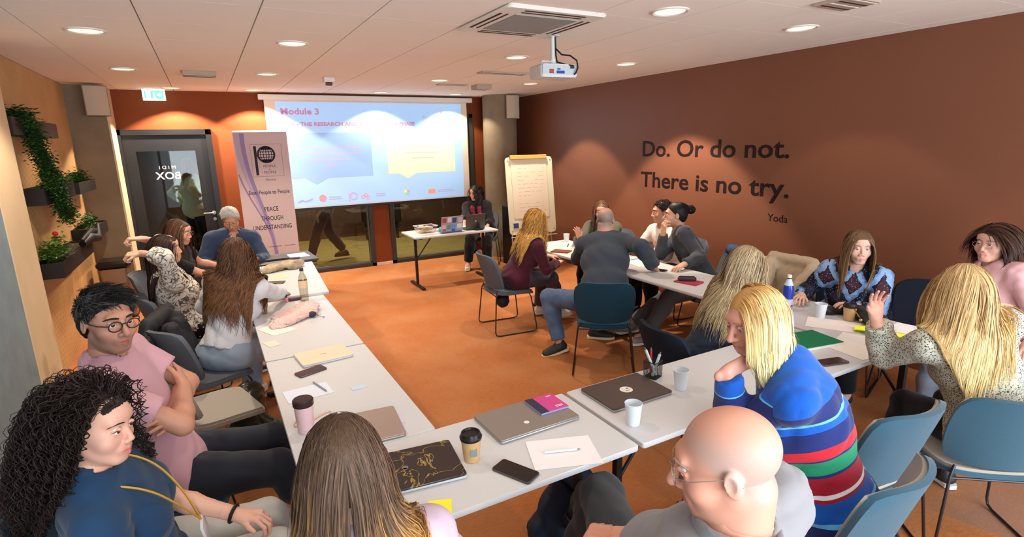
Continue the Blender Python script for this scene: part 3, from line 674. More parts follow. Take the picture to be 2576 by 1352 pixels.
# ---- torso colliders and garment volumes
class Fig: pass
def make_skeleton(P):
    g = Fig(); sex = P.get('sex', 'f'); g.sex = sex; s = P.get('scale', 1.0); g.s = s
    g.hs = (0.95 if sex == 'f' else 1.0)*P.get('hscale', 1.0)
    g.H = A_(P['head'], float); g.RH = Rot(*[math.radians(a) for a in P.get('hrot', (0,0,0))])
    g.yaw = math.radians(P.get('yaw', 0)); g.cyaw = math.radians(P.get('cyaw', P.get('yaw', 0)))
    g.pel = A_(P['pelvis'], float)
    tw = P.get('neckoff', (0, -0.035, -0.155))
    cf = Rot(g.cyaw)
    g.N = g.H+(cf@(A_([tw[0], tw[1], 0.0]))+A_([0,0,tw[2]]))*g.hs
    if 'neck' in P: g.N = A_(P['neck'], float)
    ax = nz(g.N-g.pel); g.ax = ax
    r = cf[:,0]; r = nz(r-(r@ax)*ax); g.right = r; g.fwd = nz(np.cross(ax, r)); 
    sw = (0.185 if sex == 'm' else 0.158)*s*P.get('shw', 1.0)
    g.sw = sw; drop = 0.070*s
    g.build = P.get('build', 1.0)
    ru = P.get('shup', (0,0))
    g.S = [g.N-r*sw-ax*(drop-ru[0])+g.fwd*P.get('shf', 0.01), g.N+r*sw-ax*(drop-ru[1])+g.fwd*P.get('shf', 0.01)]   # left, right
    pr = Rot(g.yaw); g.pr = pr
    hw = 0.095*s
    g.hip = [g.pel-pr[:,0]*hw, g.pel+pr[:,0]*hw]
    ua, fa = (0.285, 0.255) if sex == 'm' else (0.262, 0.235); ua *= s; fa *= s
    th, sh = (0.43, 0.42) if sex == 'm' else (0.41, 0.40); th *= s; sh *= s
    g.E = [None, None]; g.W = [None, None]; g.K = [None, None]; g.An = [None, None]
    for i, key in enumerate(('L', 'R')):
        sg = -1 if i == 0 else 1
        w = P.get('w'+key); 
        if w is None: w = g.S[i]-A_([0,0,0.5])+g.fwd*0.05
        hint = P.get('e'+key, tuple(r*sg*0.6-A_([0,0,1.0])-g.fwd*0.3))
        g.E[i], g.W[i] = ik(g.S[i], w, ua, fa, hint)
        a = P.get('a'+key)
        if a is None: a = g.hip[i]+pr[:,1]*(0.40*s)+pr[:,0]*sg*0.05; a = A_([a[0], a[1], 0.09])
        kh = P.get('k'+key, tuple(pr[:,1]*1.0+A_([0,0,0.9])))
        g.K[i], g.An[i] = ik(g.hip[i], a, th, sh, kh)
    return g
def torso(F, g, inf, k=0.05, bust=True, upto=1.0, lower=True):
    r, f, ax, s = g.right, g.fwd, g.ax, g.s*g.build; L = np.linalg.norm(g.N-g.pel)
    R = np.stack([r, f, ax], 1); m = g.sex == 'm'
    if lower: F.ell(g.pel+ax*0.02*(inf>0), A_([0.165*s, 0.115*s, 0.105*g.s])+inf*(1.9 if inf > 0 else 1), np.stack([g.pr[:,0], g.pr[:,1], A_([0,0,1.])],1), k)
    wr = 0.158 if m else 0.130
    F.ell(g.pel+ax*L*0.28, A_([wr*s, 0.105*s, 0.16*g.s])+inf, R, k)
    F.ell(g.pel+ax*L*0.60, A_([(0.168 if m else 0.138)*s, 0.115*s, 0.17*g.s])+inf, R, k)
    F.ell(g.N-ax*0.105+f*0.0, A_([g.sw*0.95, 0.088*s, 0.095*g.s])+inf, R, k)
    for i, sg in enumerate((-1,1)):
        F.cone(g.N-ax*0.01-f*0.01, g.S[i]+ax*0.0, 0.042*s+inf, 0.05*s+inf, 0.04)
        if bust and not m: F.ell(g.N-ax*(L*0.42)+f*0.085*s+r*sg*0.068*s, A_([0.062,0.06,0.06])*s+inf, R, 0.05)
    if P_belly(g): F.ell(g.pel+ax*L*0.30+f*0.06*s, A_([0.13*s,0.10*s,0.14*s])+inf, R, 0.06)
def P_belly(g): return getattr(g, 'belly', False)
def arm(F, g, i, inf, upto=2.0, k=0.02, cut=True, loose=0.0):
    s = g.s*(1.0 if g.sex == 'm' else 0.86)
    S, E, W = g.S[i], g.E[i], g.W[i]
    r0, r1, r2, r3 = 0.052*s+inf, 0.040*s+inf, 0.041*s+inf, 0.027*s+inf+loose
    if upto <= 1.0:
        e = S+(E-S)*upto; F.cone(S, e, r0, r0+(r1-r0)*upto+loose, k, cut=True)
    else:
        F.cone(S, E, r0, r1, k); t = upto-1.0; e = E+(W-E)*t
        m_ = E+(W-E)*min(0.3, t); F.cone(E, m_, r1, r2, k)
        F.cone(m_, e, r2, r2+(r3-r2)*t, k, cut=cut)
def leg(F, g, i, inf, upto=2.0, k=0.03, cut=True, loose=0.0, wide=1.0):
    s = g.s*(1.0 if g.sex == 'm' else 0.98)*wide
    Hh, K, An = g.hip[i], g.K[i], g.An[i]
    F.cone(Hh, K, 0.088*s+inf, 0.058*s+inf, k)
    t = upto-1; c = K+(An-K)*0.3
    F.cone(K, c, 0.056*s+inf, 0.056*s+inf+loose*0.5, k); F.cone(c, K+(An-K)*t, 0.056*s+inf+loose*0.5, 0.036*s+inf+loose, k, cut=cut)
def bounds(pts, pad):
    pts = np.array(pts); return pts.min(0)-pad, pts.max(0)+pad
# ---- hair
def strands_mesh(paths, rad, nside=3, flat=None):
    """paths (n, m, 3), rad (n,) or (n,m) -> tube mesh"""
    n, m, _ = paths.shape
    t = np.gradient(paths, axis=1); t /= np.maximum(np.linalg.norm(t, axis=2, keepdims=True), 1e-9)
    ref = np.tile(A_([0.31,0.52,0.8]), (n,1)); sides = np.zeros_like(paths)
    for j in range(m):
        sd = np.cross(t[:,j], ref); sd /= np.maximum(np.linalg.norm(sd, axis=1, keepdims=True), 1e-9); ref = np.cross(sd, t[:,j]); sides[:,j] = sd
    up = np.cross(sides, t)
    r = np.asarray(rad); r = r[:,None]*np.ones((1,m)) if r.ndim == 1 else r
    taper = np.minimum(1.0, (1.0-np.linspace(0,1,m)**3)*1.0+0.05); r = r*taper[None,:]
    V = np.zeros((n, m, nside, 3))
    for k in range(nside):
        a = 2*PI*k/nside; V[:,:,k] = paths+(sides*math.cos(a)+up*math.sin(a))*r[:,:,None]
    base = (np.arange(n)*m*nside)[:,None,None]; j = np.arange(m-1)[None,:,None]*nside; k = np.arange(nside)[None,None,:]; k2 = (np.arange(nside)+1)[None,None,:] % nside
    F = np.stack([base+j+k, base+j+k2, base+j+nside+k2, base+j+nside+k], -1).reshape(-1,4)
    return V.reshape(-1,3), F
def ribbons_mesh(paths, rad, cen, rs, tilt=0.7):
    """one narrow strip per strand, turned outward from the line cen with a random tilt"""
    n, m, _ = paths.shape
    t = np.gradient(paths, axis=1); t /= np.maximum(np.linalg.norm(t, axis=2, keepdims=True), 1e-9)
    out = paths-cen; out -= (out*t).sum(2, keepdims=True)*t; out /= np.maximum(np.linalg.norm(out, axis=2, keepdims=True), 1e-9)
    sd = np.cross(t, out); a = (rs.rand(n)*2-1)[:,None,None]*tilt; sd = sd*np.cos(a)+out*np.sin(a)
    r = np.asarray(rad)[:,None]*np.minimum(1.0, (1.0-np.linspace(0,1,m)**4)+0.06)[None,:]*np.minimum(1.0, 0.15+np.linspace(0,1,m)*9)[None,:]*1.35
    V = np.stack([paths+sd*r[:,:,None], paths-sd*r[:,:,None]], 2)
    base = (np.arange(n)*m*2)[:,None]; j = np.arange(m-1)[None,:]*2
    return V.reshape(-1,3), np.stack([base+j, base+j+1, base+j+3, base+j+2], -1).reshape(-1,4)
def scalp_points(n, rs, s, hl=-0.010, zmin=-0.075):
    out = np.zeros((0,3))
    while len(out) < n:
        v = rs.normal(size=(n*4,3)); v /= np.linalg.norm(v, axis=1, keepdims=True)
        p = v*A_([0.076,0.096,0.086])+A_([0,-0.018,0.030])
        keep = (p[:,1]*-0.75+p[:,2]*0.66 > hl) & (p[:,2] > zmin)
        ear = (np.abs(p[:,0]) > 0.066) & (p[:,2] < 0.01) & (np.abs(p[:,1]+0.01) < 0.022)
        out = np.concatenate([out, p[keep & ~ear]])
    return out[:n]*s
def grow(g, hp, rs, n, m, length, colliders, lift):
    """simulate hair falling from the scalp over head and shoulders"""
    s = g.hs; pl = scalp_points(n, rs, s, hp.get('hl', -0.020 if g.sex == 'f' else -0.010)); R = g.RH; H = g.H
    part = hp.get('part', 0.0)*s; back = hp.get('back', 0.5)
    sx = np.where(pl[:,0] > part, 1.0, -1.0)
    nrm = pl/(A_([0.076,0.096,0.086])**2)/s; nrm /= np.linalg.norm(nrm, axis=1, keepdims=True)
    top = np.clip((pl[:,2]/s-0.02)/0.09, 0, 1)
    d0 = np.stack([sx*(0.15+0.55*top)*hp.get('side', 1.0), -back*(0.4+0.8*top), -0.9*(1-top)-0.1], 1)
    if hp.get('swept'): d0 = np.stack([pl[:,0]/s*2.0, -np.ones(n), 0.25-0.8*(1-top)], 1)
    d0 -= (d0*nrm).sum(1, keepdims=True)*nrm; d0 /= np.linalg.norm(d0, axis=1, keepdims=True)
    L = length*(1.0+hp.get('var', 0.12)*rs.normal(size=n)); hd = L/m
    pos = H+(pl+nrm*(0.0064*s+hp.get('cap', 0.0)*0.8))@R.T; vel = d0@R.T; out = [pos.copy()]
    off = lift*(0.15+0.85*rs.rand(n)**1.3)
    grav = A_(hp.get('grav', (0,0,-1.0)))
    stiff = hp.get('stiff', 0.68)
    for j in range(1, m):
        vel = vel*stiff+grav*(1-stiff)*1.2; vel /= np.linalg.norm(vel, axis=1, keepdims=True)
        lat = (pos-g.N)@g.right; lm = hp.get('lat', 0.115)*g.s; low = np.clip((g.H[2]-0.06-pos[:,2])/0.08, 0, 1); vel = vel-g.right[None,:]*(np.sign(lat)*np.clip(np.abs(lat)-lm, 0, 0.1)*14*low)[:,None]
        new = pos+vel*hd[:,None]
        for it in range(2):
            for (c, r, RR, extra) in colliders:
                q = (new-c)@RR; rr = r+off[:,None]*extra; u = q/rr; k0 = np.linalg.norm(u, axis=1, keepdims=True); ins = k0[:,0] < 1
                if ins.any(): q2 = np.where(k0 < 1, q/np.maximum(k0, 1e-4), q); new = c+q2@RR.T
        v2 = new-pos; ln = np.linalg.norm(v2, axis=1, keepdims=True); v2 /= np.maximum(ln, 1e-6); new = pos+v2*np.minimum(ln, hd[:,None]*1.3)
        vel = vel*0.4+v2*0.6; pos = new; out.append(pos.copy())
    out = np.stack(out, 1)
    if hp.get('clearface', True):
        lc = (out-H)@R/s; bad = ((lc[:,:,1] > hp.get('cfy', 0.045)) & (np.abs(lc[:,:,0]) < hp.get('cfx', 0.058)) & (lc[:,:,2] < hp.get('cfz', 0.052)) & (lc[:,:,2] > -0.14)).any(1)
        if hp.get('cutside'): bad |= ((lc[:,:,0]*hp['cutside'] > 0.045) & (lc[:,:,1] > 0.015) & (lc[:,:,2] < 0.03)).any(1)
        keep = ~bad; rep = np.nonzero(keep)[0]
        if len(rep) > 20: idx = np.where(keep, np.arange(n), rep[rs.randint(0, len(rep), n)]); out = out[idx]+np.where(keep, 0, 1)[:,None,None]*rs.normal(size=(n,1,3))*0.004; off = off[idx]
    for _ in range(3): out[:,1:-1] = out[:,1:-1]*0.5+(out[:,:-2]+out[:,2:])*0.25
    return out, off
def hair_colliders(g, face=True, extra_cl=0.02, guard=None):
    s = g.hs; R = g.RH; H = g.H; L = []
    L.append((H+R@(A_([0,-0.018,0.030])*s), A_([0.0820,0.1025,0.0925])*s, R, 1.0))
    if g.sex == 'f': L.append((H+R@(A_([0,0.052,0.050])*s), A_([0.0585,0.0465,0.0405])*s, R, 0.6))
    L.append((H+R@(A_([0,-0.010,-0.03])*s), A_([0.072,0.078,0.085])*s, R, 0.6))
    gd = guard or (0.072,0.074,0.075,0.115)
    if face: L.append((H+R@(A_([0,gd[0],-0.015])*s), A_(gd[1:])*s, R, 0.15))
    RT = np.stack([g.right, g.fwd, g.ax], 1); b = g.s*g.build
    L.append((g.N+g.ax*0.03, A_([0.055,0.055,0.09])*b, RT, 0.7))
    L.append((g.N-g.ax*0.11, A_([g.sw*1.18, 0.105*b, 0.125*g.s])+extra_cl, RT, 0.6))
    Lt = np.linalg.norm(g.N-g.pel)
    L.append((g.pel+g.ax*Lt*0.58, A_([0.150*b, 0.120*b, 0.22*g.s])+extra_cl, RT, 0.6))
    if g.sex == 'f':
        for sg in (-1,1): L.append((g.N-g.ax*(Lt*0.42)+g.fwd*0.085*b+g.right*sg*0.068*b, A_([0.065,0.065,0.065])*b+extra_cl, RT, 0.5))
    for i in (0,1):
        L.append((g.S[i], A_([0.07,0.07,0.07])*b+extra_cl, RT, 0.5))
    L.append((g.pel, A_([0.17*b,0.13*b,0.12*b])+extra_cl, RT, 0.5))
    return L
def srgb(c): return np.array(lin(c)[:3])
M_hair = mat('hair', (90,60,40), 0.52, spec=0.22, attr='tint')
bsdf(M_hair).inputs['Anisotropic'].default_value = 0.5
M_skin = mat('skin', (220,170,145), 0.48, spec=0.35, attr='tint', bump=0.08, bscale=420)
try:
    bsdf(M_skin).inputs['Subsurface Weight'].default_value = 0.06; bsdf(M_skin).inputs['Subsurface Radius'].default_value = (0.02,0.008,0.004); bsdf(M_skin).inputs['Subsurface Scale'].default_value = 0.3
except Exception: pass
M_eye = mat('eye_white', (226,218,210), 0.15, spec=0.5)
def chaikin(p, k=3):
    p = [A_(q, float) for q in p]
    for _ in range(k): p = [p[0]]+[r_ for i in range(len(p)-1) for r_ in (p[i]*0.75+p[i+1]*0.25, p[i]*0.25+p[i+1]*0.75)]+[p[-1]]
    return p
def person(P):
    g = make_skeleton(P); g.belly = P.get('belly', False); q = P.get('q', 1.0); base = A_([P['pelvis'][0], P['pelvis'][1], 0.0]); s = g.s
    rs = np.random.RandomState(P.get('seed', 1)); fine = 0.0037*q; hsz = g.hs
    skin = srgb(P.get('skin', (222,172,148)))
    # --- body: coarse limbs and trunk, fine head and hands, all from the same field
    parts = []
    pts = [g.pel, g.N, *g.S, *g.E, *g.W, *g.hip, *g.K, *g.An]
    lo, hi = bounds(pts, 0.17); lo[2] = max(lo[2], -0.01)
    hb = 0.013 if P['id'] in ('curly','pink') else 0.020 if q < 1.6 else 0.024
    F = Field(lo, hi, hb)
    torso(F, g, -0.004, bust=True)
    neckr = (0.056 if g.sex == 'm' else 0.045)*s*P.get('neckr', 1.0); nt = g.H+g.RH@(A_([0,-0.022,-0.06])*hsz)
    F.cone(g.N-g.ax*0.03, g.N+(nt-g.N)*0.55, neckr*1.12, neckr, 0.04, cut=True)
    bare = P.get('bare', 0)
    for i in (0,1):
        arm(F, g, i, 0.0, 2.0, cut=True); leg(F, g, i, -0.003, 2.0)
        F.cone(g.An[i], g.An[i]+g.pr[:,1]*0.10-A_([0,0,0.03]), 0.035*s, 0.03*s, 0.02)
    parts.append(F.mesh())
    lo = g.H-0.17*hsz; hi = g.H+0.17*hsz; lo[2] -= 0.05
    F = Field(lo, hi, fine)
    F.cone(g.N-g.ax*0.03, nt, neckr*1.12, neckr, 0.0)
    head_prims(F, g.H, g.RH, hsz, q, P.get('nose', 1.0), P.get('jaw', 1.0 if g.sex == 'm' else 0.84), fem=(g.sex == 'f' and not P.get('strong')))
    F.half(g.N+(nt-g.N)*0.15, -(nt-g.N))
    # keep field edges closed off from side walls
    Vh, Fh = F.mesh(); nh0 = len(parts[0][0]); parts.append((Vh, Fh))
    for i, key in enumerate('LR'):
        if P.get('nohand'+key): continue
        W = g.W[i]; fd = nz(A_(P.get('f'+key, tuple(W-g.E[i])), float)); up = A_(P.get('d'+key, (0,0,1)), float); up = up-(up@fd)*fd; up = nz(up)
        side = 1 if i == 1 else -1
        x = np.cross(fd, up); x = x if side == -1 else -x      # thumbward: palm down right hand -> thumb left
        Rh = np.stack([x, fd, up], 1); hs_ = s*(1.0 if g.sex == 'm' else 0.9)
        c = W+fd*0.09*hs_; F = Field(c-0.15, c+0.15, max(0.0035, fine*1.1))
        F.cone(W-nz(W-g.E[i])*0.045, W, 0.030*hs_, 0.027*hs_, 0.01)
        hand_prims(F, W, Rh, side, hs_, P.get('c'+key, 0.35), P.get('sp'+key, 1.0), P.get('t'+key, 0.6))
        parts.append(F.mesh())
    V, Fq = merge(parts)
    col = np.tile(skin, (len(V),1)); 
    Lc = (V-g.H)@g.RH/hsz
    hm = np.zeros(len(V), bool); hm[nh0:nh0+len(Vh)] = True
    def blob(c, r): return np.exp(-(((Lc-A_(c))/A_(r))**2).sum(1))*hm
    lipc = srgb(P.get('lips', tuple(int(v*f) for v, f in zip(P.get('skin', (222,172,148)), (0.86,0.62,0.62)))))
    w = np.clip(1.6*blob((0,0.098,-0.073),(0.0215,0.02,0.0082)), 0, 1)[:,None]; col = col*(1-w)+lipc*w
    for sx in (-1,1):
        w = 0.25*blob((sx*0.042,0.07,-0.032),(0.022,0.03,0.018))[:,None]; col = col*(1-w)+col*A_([1.0,0.72,0.68])*w
    w = 0.2*blob((0,0.115,-0.04),(0.014,0.02,0.012))[:,None]; col = col*(1-w)+col*A_([1.0,0.75,0.7])*w
    if P.get('stubble'):
        st = P['stubble']; z = Lc[:,2]; y = Lc[:,1]
        m = 1/(1+np.exp((z+0.035)/0.008))*1/(1+np.exp(-(y-0.0)/0.012)); mm = blob((0,0.10,-0.058),(0.03,0.03,0.008))
        ch = blob((0.035,0.09,-0.045),(0.02,0.03,0.016))+blob((-0.035,0.09,-0.045),(0.02,0.03,0.016))
        w = (np.clip(m*0.9-ch*0.8+mm*0.8, 0, 1)*st*hm)[:,None]
        wl = np.clip(1.6*blob((0,0.098,-0.073),(0.0215,0.02,0.0082)), 0, 1)[:,None]; w = w*(1-wl)
        col = col*(1-w)+srgb(P.get('stubcol', (84,72,64)))*w
    if P.get('buzz'):
        bw, bc = P['buzz']; y, z, x = Lc[:,1], Lc[:,2], np.abs(Lc[:,0])
        a = 1/(1+np.exp(-((-0.75*y+0.66*z)-(-0.005))/0.006)); tp = 1/(1+np.exp(-(z-P.get('baldz', 0.085)+np.clip(y,-0.08,0.1)*-0.25)/0.010)) if P.get('baldz', 9) < 1 else 0
        nk = 1/(1+np.exp(-(z+0.075)/0.01))
        w = (a*nk*(1-tp)*bw*hm)[:,None]; col = col*(1-w)+srgb(bc)*w
    body = np_obj('person', V, Fq, M_skin, None, base, col); body.location = base
    tag(body, P['label'], 'person')
    bl = lambda mb, name, m, **k: None
    loc = lambda p: A_(p, float)-base
    hp_ = lambda x, y, z: g.H+g.RH@(A_([x,y,z])*hsz)
    # --- eyes, brows
    if P.get('face', True):
        gz = P.get('gaze', (0,0)); 
        for sx in (-1,1):
            mb = MB(); c = loc(hp_(sx*0.031,0.0775,0.0008)); mb.sphere(c, 0.0137*hsz, 16); e = mb.build('eye', M_eye, parent=body, smooth=True)
            mb = MB(); Rg = g.RH@Rot(math.radians(gz[0]), math.radians(gz[1])); ci = c+(Rg[:,1])*0.0104*hsz
            M4 = Matrix([[Rg[0,0],Rg[0,2],Rg[0,1],ci[0]],[Rg[1,0],Rg[1,2],Rg[1,1],ci[1]],[Rg[2,0],Rg[2,2],Rg[2,1],ci[2]],[0,0,0,1]])
            mb.lathe([(0.0080*hsz,-0.0006*hsz),(0.0066*hsz,0.0018*hsz),(0.0034*hsz,0.0032*hsz),(0.0,0.0037*hsz)], n=14, M=M4, cap=False); mb.build('iris', mat('iris_'+P.get('iris','brown'), {'brown':(50,32,22),'blue':(70,90,110),'green':(70,80,60)}[P.get('iris','brown')], 0.1, spec=0.6), parent=e, smooth=True)
            bc = P.get('brow', (60,42,32)); 
            pts_ = [hp_(sx*x,y,z) for x,y,z in ((0.013,0.0945,0.0230),(0.024,0.0955,0.0262),(0.036,0.0920,0.0275),(0.048,0.0810,0.0240),(0.056,0.0690,0.0175))]
            th = P.get('browth', 1.0 if g.sex == 'm' else 0.62)
            MB().tube([loc(p) for p in pts_], [0.0022*th*hsz,0.0034*th*hsz,0.0034*th*hsz,0.0026*th*hsz,0.001*hsz], 6).build('eyebrow', mat('brow_%d_%d_%d'%tuple(bc), bc, 0.8), parent=body, smooth=True)
            if P.get('lash'):
                pts_ = [hp_(sx*x,y,z) for x,y,z in ((0.019,0.0865,0.0025),(0.026,0.0925,0.0065),(0.034,0.0935,0.0075),(0.044,0.0875,0.004),(0.050,0.080,0.001))]
                MB().tube([loc(p) for p in pts_], [0.0007,0.0012,0.0014,0.0014,0.0005], 5).build('eyelash', mat('lash_dark', (30,22,20), 0.7), parent=body, smooth=True)
    if P.get('glasses'):
        gm, rr, tk = P['glasses']; mb = MB()
        for sx in (-1,1):
            pts_ = [loc(hp_(sx*0.033+rr*1.12*math.cos(a),0.105-abs(rr*math.cos(a)*sx+0.0)*0.0-0.10*max(0,(sx*rr*math.cos(a)))*1.0,-0.004+rr*0.86*math.sin(a))) for a in np.linspace(0,2*PI,25)[:-1]]
            mb.tube(pts_, tk, 6, closed=True)
            mb.tube([loc(hp_(sx*(0.033+rr*1.1),0.1,0.002)), loc(hp_(sx*0.078,0.07,0.004)), loc(hp_(sx*0.083,-0.01,0.008)), loc(hp_(sx*0.08,-0.03,-0.012))], tk*0.9, 6)
        mb.tube([loc(hp_(-0.033+rr*1.1,0.106,0.002)), loc(hp_(0,0.113,0.006)), loc(hp_(0.033-rr*1.1,0.106,0.002))], tk, 6)
        mb.build('glasses', gm, parent=body, smooth=True)
    # --- hair
    hr = P.get('hair')
    if hr:
        c1 = srgb(hr['col']); c2 = srgb(hr.get('tip', hr['col'])); var = hr.get('cvar', 0.25)
        lift = hr.get('lift', 0.018)
        F = Field(g.H-0.17*hsz, g.H+0.17*hsz, 0.005 if q <= 1.3 else 0.006)
        cl = hr.get('cap', 0.0022 if hr['type'] in ('long','bob','curly') else 0.008)
        F.ell(hp_(0,-0.020,0.030), A_([0.076+cl,0.097+cl,0.086+cl])*hsz, g.RH, 0.0)
        F.ell(hp_(0,-0.035,-0.015), A_([0.070+cl,0.072+cl,0.075+cl])*hsz, g.RH, 0.02)
        if g.sex == 'f' and not P.get('strong'): F.ell(hp_(0,0.052,0.050), A_([0.0555,0.0435,0.0375])*hsz, g.RH, 0.02)
        n = g.RH@A_([0,0.75,-0.66]); F.half(g.H+n*(hr.get('hlc', 0.021 if (g.sex == 'f' and hr['type'] != 'short') else 0.002))*hsz, n)
        F.half(hp_(0,0,hr.get('nape', -0.075)), -g.RH[:,2])
        F.ell(hp_(0,0.10,-0.02), A_([0.066,0.085,0.079 if g.sex == 'f' else 0.085])*hsz, g.RH, 0.01, 'sub')
        if hr.get('type') == 'short':
            for sx in (-1,1): F.ell(hp_(sx*0.085,-0.010,-0.015), A_([0.02,0.024,0.034])*hsz, g.RH, 0.006, 'sub')
            if hr.get('rough'): F.wrinkle(hr['rough'], 0.03, P.get('seed',1), 6)
        V1, F1 = F.mesh(); colr = c1*0.82
        np_obj('hair_base', V1, F1, M_hair, body, base, np.tile(colr, (len(V1),1)))
        if hr['type'] in ('long', 'bob'):
            m = hr.get('m', 22); paths, off = grow(g, hr, rs, hr['n'], m, hr['len'], hair_colliders(g, extra_cl=hr.get('clear', 0.024), guard=hr.get('guard')), lift)
            t = np.linspace(0,1,m)[None,:,None]; wv = hr.get('wave', 0.0)
            if wv:
                # clumped waves
                cid = rs.randint(0, 60, hr['n']); ph = rs.rand(60)*6.28; ph = ph[cid][:,None]+rs.rand(hr['n'])[:,None]*0.7; fr = hr.get('wfreq', 3.0)*(0.8+0.4*rs.rand(60))[cid][:,None]
                tt = np.linspace(0,1,m)[None,:]; rt = hr['len']*tt
                dr = g.RH[:,0]; df = g.RH[:,1]
                amp = wv*np.clip(tt*3,0,1)
                paths = paths+(np.sin(ph+fr*2*PI*tt)*amp)[:,:,None]*dr+(np.cos(ph+fr*2*PI*tt)*amp*0.8)[:,:,None]*df
            if hr.get('curlin'):
                ci = g.H; tt = np.clip((t-0.6)/0.4,0,1); cen = g.N+g.fwd*0.0; dirv = (cen-paths); dirv[:,:,2] = 0; dirv /= np.maximum(np.linalg.norm(dirv,axis=2,keepdims=True),1e-4); paths = paths+dirv*(tt**2)*hr['curlin']
            rad = hr.get('rad', 0.0016)*(0.6+0.8*rs.rand(hr['n'])); cz = paths.copy(); cz[:,:,:2] = (g.H*0.5+g.N*0.5)[:2]; cz[:,:,2] = np.clip(paths[:,:,2], -1e9, g.H[2]); V2, F2 = ribbons_mesh(paths, rad, cz, rs)
            m_ = m; tint = rs.rand(hr['n'])[:,None,None]; tt = np.linspace(0,1,m)[None,:,None]
            mixp = np.clip((tt-hr.get('tip0',0.3))/max(0.05,(hr.get('tip1',1.0)-hr.get('tip0',0.3)))+ (tint-0.5)*hr.get('tipv',0.4), 0, 1)
            if hr.get('front') is not None:
                pl0 = ((paths[:,0]-g.H)@g.RH); fr_ = np.clip(pl0[:,1]/0.06/hsz,0,1)[:,None,None]; mixp = np.clip(mixp*(0.6+0.8*fr_)+fr_*hr['front'],0,1)
            cc = (c1*(1-mixp)+c2*mixp)*(1+var*(rs.rand(hr['n'])[:,None,None]*2-1)); cc = np.repeat(cc[:,:,None,:], 2, 2).reshape(-1,3)
            np_obj('hair', V2, F2, M_hair, body, base, np.clip(cc,0,1))
        elif hr['type'] == 'curly':
            n = hr['n']; m = hr.get('m', 46); hp = dict(hr); paths, off = grow(g, hp, rs, n, m, hr['len'], hair_colliders(g, extra_cl=0.02, guard=hr.get('guard')), lift)
            tt = np.linspace(0,1,m)[None,:]; turns = hr.get('turns', 9)*(0.8+0.5*rs.rand(n))[:,None]; cid = rs.randint(0,hr.get('clumps',220),n); ph = (rs.rand(hr.get('clumps',220))*6.28)[cid][:,None]+rs.rand(n)[:,None]*0.9; turns = (hr.get('turns', 9)*(0.8+0.5*rs.rand(hr.get('clumps',220))))[cid][:,None]; amp = hr.get('amp', 0.011)*(0.6+0.8*rs.rand(n))[:,None]*np.clip(tt*5,0,1)
            tg = np.gradient(paths, axis=1); tg /= np.linalg.norm(tg, axis=2, keepdims=True); s1 = np.cross(tg, A_([0.3,0.8,0.1])); s1 /= np.linalg.norm(s1, axis=2, keepdims=True); s2 = np.cross(s1, tg)
            paths = paths+s1*(np.cos(ph+turns*2*PI*tt)*amp)[:,:,None]+s2*(np.sin(ph+turns*2*PI*tt)*amp)[:,:,None]
            V2, F2 = strands_mesh(paths, hr.get('rad', 0.0028)*(0.5+0.9*rs.rand(n)), 3)
            cc = np.tile(c1, (n,1))*(1+var*(rs.rand(n)[:,None]*2-1)); cc = np.repeat(cc, m*3, 0)
            np_obj('hair', V2, F2, M_hair, body, base, np.clip(cc,0,1))
        elif hr['type'] == 'short' and hr.get('n'):
            hp = dict(hr); hp.setdefault('stiff', 0.97); hp['swept'] = hr.get('swept', True)
            n = hr['n']; m = 6; pl = scalp_points(n, rs, hsz, hr.get('hl', -0.004), -0.06)
            nrm = pl/(A_([0.076,0.096,0.086])**2); nrm /= np.linalg.norm(nrm,axis=1,keepdims=True)
            cid = pl[rs.randint(0,n,140)]; near = np.argmin(((pl[:,None,:]-cid[None])**2).sum(2),1); cm = rs.normal(size=(140,3))[near]
            dl = nrm*hr.get('stand',0.35)+A_(hr.get('comb',(0.2,0.3,0.0)))+cm*hr.get('mess',0.25)+rs.normal(size=(n,3))*0.12; tn = dl-(dl*nrm).sum(1,keepdims=True)*nrm; dl /= np.linalg.norm(dl,axis=1,keepdims=True)
            top = np.clip((pl[:,2]/hsz)/0.08,0.15,1)[:,None,None]
            tt = np.linspace(0,1,m)[None,:,None]; paths = (g.H+pl@g.RH.T)[:,None,:]+ (nrm@g.RH.T)[:,None,:]*(cl*0.75*hsz+0.35*hr['len']*hr.get('stand',0.35)*np.sin(tt*PI*0.8))+((0.45*dl+0.75*tn)@g.RH.T)[:,None,:]*tt*hr['len']*top*(0.6+0.8*rs.rand(n))[:,None,None]
            paths[:,:,2] -= (tt[:,:,0]**2)*hr['len']*0.25
            V2, F2 = strands_mesh(paths, np.full(n, hr.get('rad',0.0011)), 3)
            grey = hr.get('grey'); cc = np.tile(c1,(n,1))
            if grey: gm_ = (rs.rand(n) < grey[0]+0.5*(np.abs(pl[:,0]) > 0.05))[:,None]; cc = np.where(gm_, srgb(grey[1]), cc)
            cc = cc*(1+var*(rs.rand(n)[:,None]*2-1)); cc = np.repeat(cc, m*3, 0); np_obj('hair', V2, F2, M_hair, body, base, np.clip(cc,0,1))
        if hr.get('bun'):
            bx, by, bz, br = hr['bun']; n = 240; v = rs.normal(size=(n,3)); v /= np.linalg.norm(v,axis=1,keepdims=True)
            ce = hp_(bx,by,bz); m = 10; ang = np.linspace(0,2.6,m)[None,:]; ax1 = np.cross(v, nz(A_([1,0.3,0.2]))); ax1 /= np.linalg.norm(ax1,axis=1,keepdims=True)
            paths = ce+(v[:,None,:]*np.cos(ang)[:,:,None]+ax1[:,None,:]*np.sin(ang)[:,:,None])*br*(0.75+0.35*rs.rand(n))[:,None,None]
            V2, F2 = strands_mesh(paths, np.full(n,0.0022), 3); np_obj('hair_bun', V2, F2, M_hair, body, base, np.tile(c1,(len(V2),1)))
